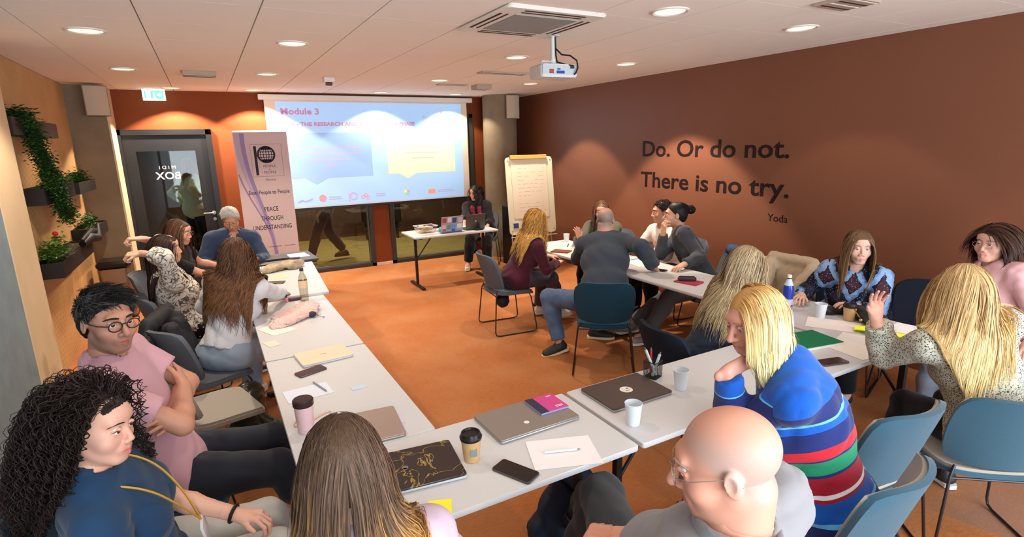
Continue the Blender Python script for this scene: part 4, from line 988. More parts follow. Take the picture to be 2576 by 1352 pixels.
    if P.get('band'):
        i, bc_ = P['band']; dv = nz(g.W[i]-g.E[i]); c_ = g.W[i]-dv*0.012; a1 = nz(np.cross(dv, A_([0,0,1.]))); a2 = np.cross(a1, dv); rb = 0.033*s*(1 if g.sex == 'm' else 0.9)
        MB().tube([loc(c_+a1*rb*math.cos(t)+a2*rb*math.sin(t)) for t in np.linspace(0,2*PI,21)[:-1]], 0.0065, 6, closed=True).build('wristband', mat('band_%d'%bc_[0], bc_, 0.5), parent=body, smooth=True)
    # --- garments
    for gi, G in enumerate(P.get('wear', [])):
        kind = G['k']; inf = G.get('inf', 0.014); h = G.get('h', 0.0115 if kind in ('trousers','skirt') else 0.0092)*max(1.0, q); M_ = G['m']
        if kind == 'top':
            lo, hi = bounds([g.pel, g.N, *g.S, *g.E, *(g.W)], 0.17)
            segs = []
            F = Field(lo, hi, h); torso(F, g, inf, bust=not G.get('nobust'))
            up = G.get('sleeve', 1.95)
            sep = G.get('sepsleeve')
            if not sep:
                for i in (0,1):
                    if up > 0: arm(F, g, i, inf*0.9, up, 0.03, loose=G.get('loose', 0.004))
            if G.get('hem') is not None: F.half(g.pel+g.ax*G['hem'], -g.ax)
            if not G.get('nohem'):
                for i in (0,1): F.cone(g.hip[i]+A_([0,0,0.01]), g.hip[i]+(g.K[i]-g.hip[i])*G.get('drape', 0.16)+A_([0,0,0.01]), 0.090*s*g.build+inf+0.008, 0.084*s+inf+0.010, 0.03, cut=True)
            # neck opening
            nr = neckr*G.get('neckw', 1.12); up_ = nz(nt-g.N)
            F.cone(g.N+up_*G.get('neckz', 0.0)+g.fwd*0.01, g.N+up_*0.2+g.fwd*0.01, nr, nr*1.15, 0.006, 'sub')
            if G.get('vneck'): 
                vz, vw = G['vneck']; F.cone(g.N+g.fwd*0.14-g.ax*vz, g.N+g.fwd*0.10+g.ax*0.06, 0.012, vw, 0.006, 'sub')
            if G.get('open'):   # open front (jacket)
                F.cone(g.N+g.fwd*0.16-g.ax*0.5, g.N+g.fwd*0.12+g.ax*0.03, G['open'], G['open']*1.2, 0.006, 'sub')
            F.wrinkle(G.get('wr', 0.0035), G.get('wl', 0.10), P.get('seed',1)+gi*7, 5, G.get('sq', (1,1,1.5)))
            V1, F1 = F.mesh(); t = (V1-g.pel)@g.ax
            u = (V1-g.pel)@g.right; segs.append((G.get('name','shirt'), V1, F1, {'along': t, 'across': u}))
            if sep:
                for i in (0,1):
                    lo, hi = bounds([g.S[i], g.E[i], g.W[i]], 0.11); F = Field(lo, hi, h); arm(F, g, i, inf*0.9, up, 0.03, loose=G.get('loose', 0.004))
                    F.wrinkle(G.get('wr', 0.0035), G.get('wl', 0.10)*0.7, P.get('seed',1)+gi*7+i, 5); V1, F1 = F.mesh()
                    l1 = np.linalg.norm(g.E[i]-g.S[i]); l2 = np.linalg.norm(g.W[i]-g.E[i]); t1 = (V1-g.S[i])@nz(g.E[i]-g.S[i]); t2 = (V1-g.E[i])@nz(g.W[i]-g.E[i])
                    t = np.where(t2 > 0, l1+t2, np.minimum(t1, l1)); segs.append(('sleeve', V1, F1, {'along': t, 'across': u[:1].repeat(len(V1))*0}))
            for nm, V1, F1, at in segs:
                if len(V1): np_obj(nm, V1, F1, M_ if nm != 'sleeve' else G.get('ms', M_), body, base, None, True, at)
        elif kind == 'trousers':
            lo, hi = bounds([g.pel, *g.hip, *g.K, *g.An], 0.20); lo[2] = max(lo[2], 0.0); F = Field(lo, hi, h)
            F.ell(g.pel-A_([0,0,0.01]), A_([0.160*s*g.build,0.118*s*g.build,0.105*s])+inf*0.6, g.pr, 0.04)
            L = np.linalg.norm(g.N-g.pel); R = np.stack([g.right, g.fwd, g.ax], 1)
            if not G.get('lowrise'): F.ell(g.pel+g.ax*L*0.16, A_([0.135*s*g.build,0.105*s*g.build,0.10*s])+inf*0.5, R, 0.05)
            for i in (0,1): leg(F, g, i, inf, G.get('upto', 1.93), loose=G.get('loose', 0.012), wide=G.get('wide', 1.0))
            F.wrinkle(G.get('wr', 0.0035), 0.11, P.get('seed',1)+31+gi, 5); V1, F1 = F.mesh(); np_obj('trousers', V1, F1, M_, body, base)
        elif kind == 'skirt':
            lo, hi = bounds([g.pel, *g.hip, *g.K], 0.20); F = Field(lo, hi, h); F.ell(g.pel, A_([0.185,0.14,0.12])*s, g.pr, 0.05)
            for i in (0,1): F.cone(g.hip[i], g.K[i]+(g.K[i]-g.hip[i])*0.1, 0.115*s, 0.10*s, 0.08, cut=True)
            F.wrinkle(0.005, 0.12, P.get('seed',1)+31, 5); V1, F1 = F.mesh(); np_obj('skirt', V1, F1, M_, body, base)
        elif kind == 'shoes':
            for i, key in enumerate('LR'):
                a = g.An[i]; fd = A_(P.get('toe'+key, tuple(g.pr[:,1])), float); fd = nz(fd); shin = nz(g.K[i]-a)
                upv = nz(A_([0,0,1.])-fd*fd[2]) if abs(fd[2]) < 0.95 else nz(shin)
                if a[2] > 0.2 or P.get('lift'+key): upv = nz(shin-(shin@fd)*fd)
                rt = nz(np.cross(fd, upv)); R = np.stack([rt, fd, upv], 1); sc_ = s*(1.0 if g.sex == 'm' else 0.9); p = lambda x,y,z: a+R@(A_([x,y,z])*sc_)
                c = p(0,0.07,-0.04); F = Field(c-0.18, c+0.18, 0.0085*max(1,q*0.9))
                F.cone(p(0,-0.035,-0.045), p(0,0.13,-0.058), 0.040*sc_, 0.043*sc_, 0.0, flat=(upv, 0.75)); F.cone(p(0,-0.01,-0.03), p(0,0.08,-0.055), 0.042*sc_, 0.036*sc_, 0.03)
                F.cone(p(0,-0.01,-0.03), p(0,-0.012,0.015), 0.040*sc_, 0.040*sc_, 0.02, cut=True); F.half(p(0,0,-0.088), -upv)
                V1, F1 = F.mesh(); sh_ = np_obj('shoe', V1, F1, M_, body, base)
                mb = MB(); pts_ = []
                outline = [(0.036,-0.06),(0.036,0.0),(0.045,0.09),(0.042,0.14),(0.02,0.178),(-0.02,0.178),(-0.042,0.14),(-0.045,0.09),(-0.036,0.0),(-0.036,-0.06),(-0.02,-0.082),(0.02,-0.082)]
                vs = [p(x,y,-0.092)-base for x,y in outline]+[p(x,y,-0.068)-base for x,y in outline]; k_ = len(outline)
                mb.add(vs, [tuple(reversed(range(k_))), tuple(range(k_,2*k_))]+[(j,(j+1)%k_,(j+1)%k_+k_,j+k_) for j in range(k_)]); mb.build('sole', G.get('sole', M_white), parent=sh_)
        elif kind == 'scarf':
            F = Field(g.N-0.3, g.N+0.3, 0.007)
            for sx in (-1,1):
                F.cone(g.N+g.right*sx*0.06-g.fwd*0.03+g.ax*0.02, g.N+g.right*sx*0.055+g.fwd*0.11-g.ax*0.05, 0.026, 0.028, 0.01); F.cone(g.N+g.right*sx*0.055+g.fwd*0.11-g.ax*0.05, g.N+g.right*sx*0.05+g.fwd*0.15-g.ax*0.24, 0.028, 0.035, 0.01)
            F.cone(g.N+g.right*0.06-g.fwd*0.03+g.ax*0.02, g.N-g.right*0.06-g.fwd*0.03+g.ax*0.02, 0.026,0.026,0.01)
            F.wrinkle(0.004,0.04,3,5); V1,F1 = F.mesh(); np_obj('scarf', V1, F1, M_, body, base)
        elif kind == 'collar':
            F = Field(g.N-0.2, g.N+0.2, 0.005 if q <= 1.2 else 0.007); up_ = nz(nt-g.N); nr = neckr+G.get('w', 0.012); z0, z1 = G.get('z', (-0.03, 0.035))
            F.cone(g.N+up_*z0, g.N+up_*z1, nr+0.014, nr+G.get('top', 0.004), 0.0, cut=True); F.cone(g.N+up_*(z0-0.1), g.N+up_*(z1+0.05), nr, nr-0.004, 0.0, 'sub')
            if G.get('split'): F.cone(g.N+up_*(z0-0.05)+g.fwd*0.09, g.N+up_*(z1+0.03)+g.fwd*0.07, 0.018, 0.05, 0.004, 'sub')
            V1, F1 = F.mesh()
            if len(V1): np_obj('collar', V1, F1, M_, body, base)
        elif kind == 'lanyard':
            mb = MB(); a, b = G.get('drop', (0.30, 0.14)); off = G.get('foff', 0.14)
            low = g.N+g.fwd*b-g.ax*a
            for sx in (-1,1):
                mb.tube(chaikin([loc(g.N+g.right*sx*0.055-g.fwd*0.045+g.ax*0.02), loc(g.N+g.right*sx*0.075+g.fwd*0.03+g.ax*0.005), loc(g.N+g.right*sx*0.07+g.fwd*(off*0.75)-g.ax*0.07), loc(g.N+g.right*sx*0.045+g.fwd*(off+0.01)-g.ax*(a*0.6)), loc(low)]), G.get('r', 0.004), 5)
            mb.build('lanyard', M_, parent=body, smooth=True)
            if G.get('badge'):
                mb = MB(); c = loc(low); r_, f_, a_ = g.right, g.fwd, g.ax; w_, h_ = 0.042, 0.10
                vs = [c+r_*sx*w_*k0-a_*zz+f_*(0.004*ff-0.0) for ff in (-1,1) for sx,k0,zz in ((-1,1,0.0),(1,1,0.0),(1,1,h_),(-1,1,h_))]
                mb.add(vs, [(0,1,2,3),(7,6,5,4),(0,4,5,1),(1,5,6,2),(2,6,7,3),(3,7,4,0)]); mb.build('badge', mat('badge_white',(222,222,226),0.4), parent=body)
    return body, g
# ------------------------------------------------------------------ furniture
M_top = mat('table_white', (206,206,206), 0.32, spec=0.45); M_edge = mat('table_edge', (196,206,210), 0.5)
M_tleg = mat('table_leg_black', (30,24,24), 0.5)
def table(cx, cy, L, W, rz, z, lab, topm=None, grp='white folding tables', braces=True, name='folding_table', dark=False):
    """L along local x, W along local y"""
    e = empty(name, (cx, cy, 0), rz, lab, 'table', grp)
    t = MB(); t.slab(-L/2, L/2, -W/2, W/2, z-0.024, z, 0.012, bev=0.003); t.build('table_top', topm or M_top, parent=e, smooth=True)
    for sx in (-1, 1):
        x = sx*(L/2-0.10)
        b = MB(); b.box(x-0.016, x+0.016, -0.016, 0.016, 0.03, z-0.024); b.build('leg', M_tleg, parent=e)
        b = MB(); b.rbox(x-0.022, x+0.022, -W/2+0.04, W/2-0.04, 0.010, 0.034, 0.004); b.lathe([(0.014,0),(0.014,0.012)], (x,-W/2+0.07,0), 10).lathe([(0.014,0),(0.014,0.012)], (x,W/2-0.07,0), 10); b.build('foot_bar', M_tleg, parent=e)
        b = MB(); b.box(x-0.02, x+0.02, -W/2+0.05, W/2-0.05, z-0.045, z-0.024); b.build('cross_rail', M_tleg, parent=e)
        b = MB(); b.tube([(x, 0, z-0.36), (x-sx*0.26, 0, z-0.03)], 0.009, 8); b.build('brace', M_tleg, parent=e)
    return e
table(0.435, 3.87, 1.31, 0.555, PI/2, 0.74, 'white table on the left row under the pink scarf bag')
table(0.435, 2.60, 1.19, 0.555, PI/2, 0.74, 'white table on the left row under the cream laptop and dark phone')
table(0.76, 1.73, 1.19, 0.54, 0, 0.74, 'white table nearest the camera under the black marbled laptop')
table(2.24, 1.73, 1.73, 0.54, 0, 0.74, 'white table in the near row under the dark laptop and pen cup')
table(0.52, 5.22, 1.36, 0.57, PI/2-0.065, 0.762, 'white table at the far end of the left row, edge above the next')
table(3.44, 2.06, 1.30, 0.62, PI/2, 0.74, 'white table on the right under the blue bottle and yellow papers')
table(3.49, 3.44, 1.36, 0.60, PI/2, 0.74, 'white table on the right under the elbow of the person with the bun')
table(3.49, 4.82, 1.34, 0.60, PI/2, 0.74, 'white table on the right before the flipchart')
table(2.89, 7.06, 1.22, 0.62, -0.02, 0.74, 'small white table with sticker laptop and plastic box before the screen', grp=None, name='presenter_table')
table(0.62, 6.42, 0.66, 0.56, 0.05, 0.735, 'dark grey table beyond the left row with black laptop on it', topm=mat('table_dark', (70,66,70), 0.5), grp=None)
M_teal = cloth_ = mat('teal_fabric', (48,82,98), 0.8, spec=0.15, sheen=0.2, bump=0.25, bscale=420)
M_pad = mat('greige_fabric', (160,152,140), 0.85, spec=0.1, sheen=0.2, bump=0.25, bscale=420); M_dteal = mat('dark_teal_fabric', (24,60,78), 0.8, spec=0.15, sheen=0.1, bump=0.2, bscale=420)
M_dnavy = mat('navy_fabric', (34,40,52), 0.85, spec=0.1, bump=0.2, bscale=420); M_sgrey = mat('slate_fabric', (92,96,104), 0.85, spec=0.1, bump=0.2, bscale=420); M_wire = mat('chair_wire', (28,24,24), 0.4, spec=0.5)
_chairs = {}
def plate(b, fn, nu=16, nv=10, th=0.02, flip=False):
    """closed curved plate from fn(u,v)->(point, normal)"""
    A = []; Bk = []
    for j in range(nv+1):
        for i in range(nu+1):
            p, n = fn(-1+2*i/nu, j/nv); A.append(p+n*th/2); Bk.append(p-n*th/2)
    w = nu+1; N0 = len(A); fs = []
    for j in range(nv):
        for i in range(nu):
            a = j*w+i; fs.append((a, a+1, a+w+1, a+w)); fs.append((N0+a, N0+a+w, N0+a+w+1, N0+a+1))
    for i in range(nu): fs.append((i, N0+i, N0+i+1, i+1)); a = nv*w+i; fs.append((a, a+1, N0+a+1, N0+a))
    for j in range(nv): a = j*w; fs.append((a, a+w, N0+a+w, N0+a)); a = j*w+nu; fs.append((a, N0+a, N0+a+w, a+w))
    b.add(A+Bk, fs)
def chair(x, y, yaw, lab, shell, pad, cush=True, lean=0.0, grp='upholstered wire-leg chairs'):
    key = (shell.name, pad.name)
    if key not in _chairs:
        e = empty('dining_chair', (0,0,0)); _chairs[key] = e
        def back(off):
            def fn(u, v):
                w = (0.215+0.028*math.sin(v*PI*0.8))*(1-0.13*max(0,(v-0.78)/0.22)**3-0.06*max(0,(0.15-v)/0.15)); vv = v*(1-0.11*abs(u)**5)+0.045*abs(u)**4
                z = 0.47+0.36*vv; yy = -0.195-0.095*v+0.075*u*u-0.012*v*v+off; return Vector((u*w, yy, z)), Vector((-0.35*u, 1, 0.22)).normalized()
            return fn
        def seat(off, ww=1.0):
            def fn(u, v):
                r = 1-0.12*abs(v*2-1)**4; w = 0.225*r*ww; vv = v*2-1; yy = 0.0+vv*0.215*(1-0.06*abs(u)**4)
                z = 0.445+off-0.012*(1-u*u)+0.02*max(0,-vv)**3-0.015*max(0,vv)**3; return Vector((u*w, yy, z)), Vector((0,0,1))
            return fn
        b = MB(); plate(b, back(-0.012), th=0.022); o = b.build('back_shell', shell, parent=e, smooth=True)
        b = MB(); plate(b, (lambda fn_: lambda u, v: fn_(u*0.955, 0.03+0.94*v))(back(0.006)), th=0.016); b.build('back_pad', pad, parent=e, smooth=True)
        b = MB(); plate(b, seat(-0.022), th=0.022); b.build('seat_shell', shell, parent=e, smooth=True)
        b = MB(); plate(b, (lambda fn_: lambda u, v: fn_(u*0.96, 0.03+0.94*v))(seat(-0.006)), th=0.020); b.build('seat_pad', pad, parent=e, smooth=True)
        for sx in (-1,1):
            b = MB(); b.tube([(sx*0.17,0.10,0.420),(sx*0.20,0.155,0.405),(sx*0.215,0.17,0.37),(sx*0.25,0.215,0.05),(sx*0.252,0.205,0.018),(sx*0.252,0.17,0.008),(sx*0.252,-0.20,0.008),(sx*0.252,-0.235,0.018),(sx*0.250,-0.245,0.05),(sx*0.212,-0.212,0.42),(sx*0.19,-0.195,0.47)], 0.0065, 8); b.build('leg_frame', M_wire, parent=e, smooth=True)
        b = MB(); b.tube([(-0.215,-0.213,0.415),(0.215,-0.213,0.415)], 0.006, 8); b.tube([(-0.20,0.155,0.407),(0.20,0.155,0.407)], 0.006, 8); b.build('cross_bar', M_wire, parent=e, smooth=True)
        o = e
    else: o = copy_tree(_chairs[key])
    o.location = (x, y, 0); o.rotation_euler = (0,0,-math.radians(yaw)); tag(o, lab, 'chair', grp); return o
chair(2.80, 3.50, 38, 'dark teal chair under the person in dark grey fleece, back to the camera', M_dteal, M_dteal)
chair(2.62, 4.88, 96, 'slate grey chair under the person in maroon sweater', M_sgrey, M_sgrey)
chair(2.50, 2.26, 98, 'dark navy chair under the person in navy cardigan', M_dnavy, M_dnavy)
chair(2.42, 1.24, 5, 'teal backed chair standing empty right of the striped sweater', M_teal, M_pad)
chair(3.02, 0.99, 38, 'teal backed chair behind the person in speckled blouse, bottom right', M_teal, M_pad)
chair(1.86, 1.03, -6, 'teal backed chair under the striped sweater, its grey inside showing at the bottom edge', M_teal, M_pad)
chair(1.06, 1.02, 4, 'teal backed chair under the bald person', M_teal, M_pad)
chair(-0.30, 2.66, 92, 'teal backed chair under the person in pink T-shirt', M_teal, M_dteal)
chair(-0.37, 2.02, 88, 'teal backed chair under the person with curly hair', M_teal, M_dteal)
chair(-0.12, 3.44, 75, 'empty greige chair between the pink T-shirt and the white top', M_pad, M_pad)
chair(-0.16, 4.05, 62, 'slate grey chair carrying a black coat beside the white top', M_sgrey, M_sgrey)
chair(-0.30, 5.00, 76, 'slate grey chair under the person in branch-print blouse', M_sgrey, M_sgrey)
chair(-0.42, 5.92, 95, 'slate grey chair under the person in black T-shirt', M_sgrey, M_sgrey)
chair(0.08, 6.86, 180, 'slate grey chair under the person in blue suit', M_sgrey, M_sgrey)
chair(0.20, 0.78, 8, 'teal backed chair under the foreground person with long hair', M_teal, M_pad)
chair(4.18, 3.60, -62, 'slate grey chair under the person with the hair bun', M_sgrey, M_sgrey)
chair(4.44, 4.30, -85, 'slate grey chair under the hidden person in white shirt', M_sgrey, M_sgrey)
chair(4.24, 5.22, -116, 'slate grey chair under the person in grey-green knit', M_sgrey, M_sgrey)
chair(4.18, 2.30, -108, 'dark navy chair under the person in ornate blouse', M_dnavy, M_dnavy)
chair(4.30, 1.28, -72, 'slate grey chair under the person in pink sweatshirt', M_sgrey, M_sgrey)
chair(3.84, 7.94, -148, 'slate grey chair under the presenter with red scarf', M_sgrey, M_sgrey)
chair(4.20, 2.90, -92, 'greige chair draped with a beige coat by the wall', M_pad, M_pad)
chair(4.42, 1.86, -105, 'dark navy chair standing empty between the two persons at the wall', M_dnavy, M_dnavy)
# ------------------------------------------------------------------ banner
bn = empty('roll_up_banner', (0.68, 8.0, 0), 0, 'lilac roll-up banner with a black globe emblem standing between door and screen', 'banner')
M_ban = mat('banner_lilac', (206,184,182), 0.6); M_swoosh = mat('banner_violet', (150,130,168), 0.6); M_swoosh2 = mat('banner_violet_pale', (184,164,184), 0.6); M_bk = mat('banner_ink', (34,26,34), 0.6); M_bgrey = mat('banner_grey_ink', (110,96,104), 0.6)
MB().box(-0.325,0.325,-0.002,0.002,0.08,2.14).build('banner_sheet', M_ban, parent=bn)
MB().box(-0.33,0.33,-0.012,0.012,2.13,2.155,b=0.004).build('top_rail', mat('alu',(190,184,178),0.35,metal=0.8), parent=bn)
MB().box(-0.34,0.34,-0.09,0.09,0.0,0.09,b=0.01).build('base_cassette', mat('alu'), parent=bn)
MB().box(-0.012,0.012,0.012,0.03,0.05,2.14).build('rear_pole', mat('alu'), parent=bn)
def ribbon(ctr, w, m, y):
    n = len(ctr); vs = []; fs = []
    for i, (x, z) in enumerate(ctr):
        a = Vector(ctr[min(i+1,n-1)])-Vector(ctr[max(i-1,0)]); a = Vector((-a.y, a.x)).normalized(); ww = w[i] if hasattr(w,'__len__') else w
        vs += [(x+a.x*ww, y, z+a.y*ww), (x-a.x*ww, y, z-a.y*ww)]
    for i in range(n-1): fs.append((2*i, 2*i+1, 2*i+3, 2*i+2))
    b = MB(); b.add(vs, fs); b.build('banner_swoosh', m, parent=bn)
def crv(p, n=16):
    out = []
    for i in range(n+1):
        t = i/n; k = len(p)-1; q = [Vector(a) for a in p]
        while len(q) > 1: q = [q[j]*(1-t)+q[j+1]*t for j in range(len(q)-1)]
        out.append((q[0].x, q[0].y))
    return out
ribbon(crv([(-0.26,2.12),(-0.27,1.7),(-0.20,1.3),(0.10,1.0),(0.02,0.15)]), [0.055-0.002*i for i in range(17)], M_swoosh2, -0.0028)
ribbon(crv([(-0.22,2.12),(-0.24,1.6),(-0.10,1.2),(0.10,0.8),(0.0,0.12)]), [0.028-0.001*i for i in range(17)], M_swoosh, -0.0032)
ribbon(crv([(-0.31,1.6),(-0.20,1.1),(0.08,0.9),(0.05,0.4),(0.06,0.12)]), 0.010, M_swoosh, -0.0034)
fr = MB(); fx0, fx1, fz0, fz1 = -0.14, 0.24, 1.56, 1.98
for a in ((fx0,fx1,fz0,fz0+0.003),(fx0,fx1,fz1-0.003,fz1),(fx0,fx0+0.003,fz0,fz1),(fx1-0.003,fx1,fz0,fz1)): fr.box(a[0],a[1],-0.0035,-0.002,a[2],a[3])
fr.build('emblem_frame', M_bgrey, parent=bn)
em = MB(); em.box(-0.10,-0.068,-0.005,-0.003,1.58,1.955)
ring = [(0.105*math.cos(a), 0.105*math.sin(a)) for a in np.linspace(0,2*PI,33)[:-1]]
gx, gz = 0.045, 1.845
def arc_ring(b, r0, r1, y):
    n = 36; vs = []; fs = []
    for i in range(n):
        a = 2*PI*i/n; vs += [(gx+r0*math.cos(a), y, gz+r0*math.sin(a)), (gx+r1*math.cos(a), y, gz+r1*math.sin(a))]
    for i in range(n): j = (i+1)%n; fs.append((2*i, 2*i+1, 2*j+1, 2*j))
    b.add(vs, fs)
arc_ring(em, 0.088, 0.112, -0.0045)
for k in (-0.75,-0.38,0,0.38,0.75):
    h_ = 0.092*math.sqrt(1-k*k)
    em.box(gx-h_, gx+h_, -0.0045, -0.003, gz+0.092*k-0.004, gz+0.092*k+0.004)
    pts_ = [(gx+0.092*k*math.cos(t), gz+0.092*math.sin(t)) for t in np.linspace(-PI/2,PI/2,13)]
    em.tube([(p[0],-0.004,p[1]) for p in pts_], 0.0038, 4)
em.box(gx-0.05,gx+0.05,-0.0045,-0.003,gz+0.062,gz+0.09); em.box(gx-0.05,gx+0.05,-0.0045,-0.003,gz-0.09,gz-0.062)
em.build('globe_emblem', M_bk, parent=bn)
def btx(b, size, x, z, m=M_bgrey, w=None, al='CENTER', off=0.0): text_mesh('banner_text', b, size, m, bn, 0.0003, off, 1.0, al, (x,-0.005,z), width=w)
btx('PEOPLE', 0.045, 0.07, 1.68, w=0.15); btx('to', 0.03, 0.07, 1.645); btx('PEOPLE', 0.045, 0.07, 1.60, w=0.15); btx('Estonia', 0.042, 0.07, 1.505)
btx('Eesti People to People', 0.075, 0.03, 1.33, M_bk, 0.50); btx('PEACE', 0.085, 0.03, 1.10, M_bk, 0.17); btx('THROUGH', 0.085, 0.03, 0.975, M_bk, 0.27); btx('UNDERSTANDING', 0.085, 0.02, 0.855, M_bk, 0.48)
lb = MB()
for a, b_ in ((-0.26,-0.10),(-0.06,0.10),(0.14,0.28)): lb.box(a,b_,-0.004,-0.003,0.612,0.618)
lb.build('banner_text', M_bgrey, parent=bn)
# ------------------------------------------------------------------ flipchart
fc = empty('flipchart', (4.06, 6.72, 0), -0.10, 'cream flipchart board on a tripod with a written paper sheet', 'flipchart')
M_fc = mat('flipchart_cream', (226,220,186), 0.45); lean = Matrix.Rotation(-0.13,4,'X')
FT = TR(0,0,0.62) @ lean
M_pap = mat('paper_cream', (236,218,190), 0.8)
MB().slab(-0.37,0.37,-0.55,0.55,-0.012,0.012,0.05,M=FT @ TR(0,0,0.56) @ Matrix.Rotation(PI/2,4,'X'),bev=0.004).build('board', M_fc, parent=fc, smooth=True)
MB().box(-0.29,0.27,-0.019,-0.014,0.24,1.07,M=FT).build('paper_pad', M_pap, parent=fc)
MB().box(-0.30,0.27,-0.045,-0.010,1.075,1.135,M=FT,b=0.006).build('clamp_bar', mat('clamp_amber', (222,160,84), 0.5), parent=fc)
lt = MB(); rr_ = random.Random(4)
for i in range(13):
    z = 1.0-i*0.055; x = -0.2
    while x < 0.2:
        w = rr_.uniform(0.03,0.11)
        if rr_.random() < 0.75: lt.box(x, min(0.23,x+w), -0.0196, -0.019, z, z+0.004, M=FT)
        x += w+0.03
lt.build('handwriting', mat('marker_pale', (206,168,140), 0.8), parent=fc, kind='stuff')
MB().box(-0.32,-0.22,-0.0196,-0.014,0.10,0.20,M=FT).build('sticker', mat('sticker_white',(230,226,214),0.6), parent=fc); MB().box(-0.315,-0.235,-0.0215,-0.0196,0.105,0.175,M=FT).build('sticker_print', mat('sticker_blue',(60,70,130),0.6), parent=fc)
MB().box(0.06,0.20,-0.06,-0.012,-0.02,0.03,M=FT,b=0.006).build('eraser', mat('eraser_red',(150,50,40),0.6), parent=fc)
MB().box(-0.36,0.36,-0.055,-0.010,-0.03,-0.02,M=FT).build('pen_tray', M_fc, parent=fc)
for a in ((-0.28,-0.02),(0.28,-0.02)): MB().tube([(a[0],0.16,1.5),(a[0]*1.2,-0.02,0.0)],0.012,10).build('leg', mat('alu'), parent=fc, smooth=True)
MB().tube([(0,0.18,1.6),(0,0.62,0.0)],0.012,10).build('leg', mat('alu'), parent=fc, smooth=True)
for sx in (-1,1):
    for sz in (0.06,1.06): MB().lathe([(0,0),(0.009,0),(0.009,0.004),(0,0.004)], n=10, M=FT @ TR(sx*0.335,-0.013,sz) @ Matrix.Rotation(PI/2,4,'X')).build('screw', mat('screw_grey',(140,130,110),0.4), parent=fc)
# black cabinet with device in the back corner
cb = empty('equipment_cabinet', (4.28, 7.55, 0), 0.1, 'tall black equipment cabinet beside the round column', 'cabinet')
MB().box(-0.17,0.17,-0.22,0.22,0.0,0.95,b=0.015).build('body', mat('cab_black',(24,22,22),0.5), parent=cb); MB().box(-0.165,-0.14,-0.225,-0.22,0.05,0.9).box(0.14,0.165,-0.225,-0.22,0.05,0.9).build('edge_trim', M_black, parent=cb)
dv = MB().box(-0.13,0.15,-0.16,0.16,0.0,0.07,b=0.008); o = dv.build('amplifier', mat('device_black',(40,36,34),0.35)); o.location = (4.28,7.55,0.95); tag(o, 'flat black device lying on the tall black cabinet', 'device')
# waste bin
wb_ = empty('waste_bin', (-1.08, 7.78, 0), 0, 'steel pedal bin with black lid standing by the left column', 'bin')
MB().slab(-0.15,0.15,-0.17,0.17,0.02,0.60,0.05).build('bin_body', mat('bin_steel',(150,128,104),0.35,metal=0.75), parent=wb_, smooth=True)
MB().slab(-0.165,0.165,-0.185,0.185,0.60,0.69,0.05,bev=0.03).build('lid', mat('bin_lid',(30,24,22),0.25), parent=wb_, smooth=True); MB().slab(-0.155,0.155,-0.175,0.175,0.0,0.025,0.05).build('base_ring', M_black, parent=wb_)
# ------------------------------------------------------------------ planters on the slat wall
M_plb = mat('planter_black', (30,24,20), 0.55); M_leafs = [mat('leaf_%d'%i, c, 0.6, spec=0.3) for i, c in enumerate([(56,92,34),(86,124,44),(36,64,28),(120,150,64)])]
def planter(x0, x1, y0, y1, z0, z1, lab):
    e = empty('wall_planter', ((x0+x1)/2, (y0+y1)/2, z0), 0, lab, 'planter', 'black planters on the slat wall'); w, d, h = x1-x0, y1-y0, z1-z0
    MB().box(-w/2,w/2,-d/2,d/2,0,0.01).box(-w/2,-w/2+0.01,-d/2,d/2,0.01,h).box(w/2-0.01,w/2,-d/2,d/2,0.01,h).box(-w/2+0.01,w/2-0.01,-d/2,-d/2+0.01,0.01,h).box(-w/2+0.01,w/2-0.01,d/2-0.01,d/2,0.01,h).build('trough', M_plb, parent=e)
    MB().box(-w/2+0.01,w/2-0.01,-d/2+0.01,d/2-0.01,0.01,h-0.02).build('soil', mat('soil',(50,36,26),0.95), parent=e)
    return e
planter(-1.328,-1.19,5.36,6.80,2.06,2.19,'highest black planter, holding the long trailing plant')
planter(-1.328,-1.18,5.80,7.00,1.50,1.64,'left one of the two planters at middle height on the slat wall')
planter(-1.328,-1.16,7.12,8.10,1.50,1.62,'right one of the two planters at middle height, by the grey column')
planter(-1.328,-1.13,7.25,8.15,0.99,1.12,'small low planter by the grey column with a bushy plant')
planter(-1.328,-1.14,5.70,7.10,0.90,1.03,'lowest long black planter with bright green herb')
def leaf_mesh(n, cen, spread, size, rs, droop=0.4, up=0.3):
    V = []; F = []
    for i in range(n):
        c = cen+rs.normal(size=3)*spread; a = rs.rand()*6.28; d = nz(A_([math.cos(a), math.sin(a), rs.uniform(-droop, up)])); s_ = nz(np.cross(d, A_([0.1,0.2,1]))); L = size*rs.uniform(0.6,1.3); u = np.cross(s_, d)
        o = len(V); V += [c, c+d*L*0.5+s_*L*0.28+u*L*0.05, c+d*L, c+d*L*0.5-s_*L*0.28+u*L*0.05, c+d*L*0.5-u*L*0.06]; F += [(o,o+1,o+4),(o+1,o+2,o+4),(o+2,o+3,o+4),(o+3,o,o+4)]
    return V, F
def plant(name, base, blobs, lab, cat='plant', stems=None, seed=1, grp=None):
    rs = np.random.RandomState(seed); e = empty(name, base, 0, lab, cat, grp)
    for (cen, spread, n, size, mi, dr, up) in blobs:
        V, F = leaf_mesh(n, A_(cen), A_(spread), size, rs, dr, up); b = MB(); b.add(V, F); o = b.build('foliage', M_leafs[mi], parent=e); o['kind'] = 'stuff'
    for st in (stems or []): MB().tube(st, 0.004, 5).build('stem', mat('stem_green',(90,110,50),0.7), parent=e)
    MB().lathe([(0.03,0.0),(0.038,0.06),(0.0,0.06)], n=12).build('inner_pot', mat('pot_grey',(80,70,60),0.7), parent=e)
    return e
bl = []
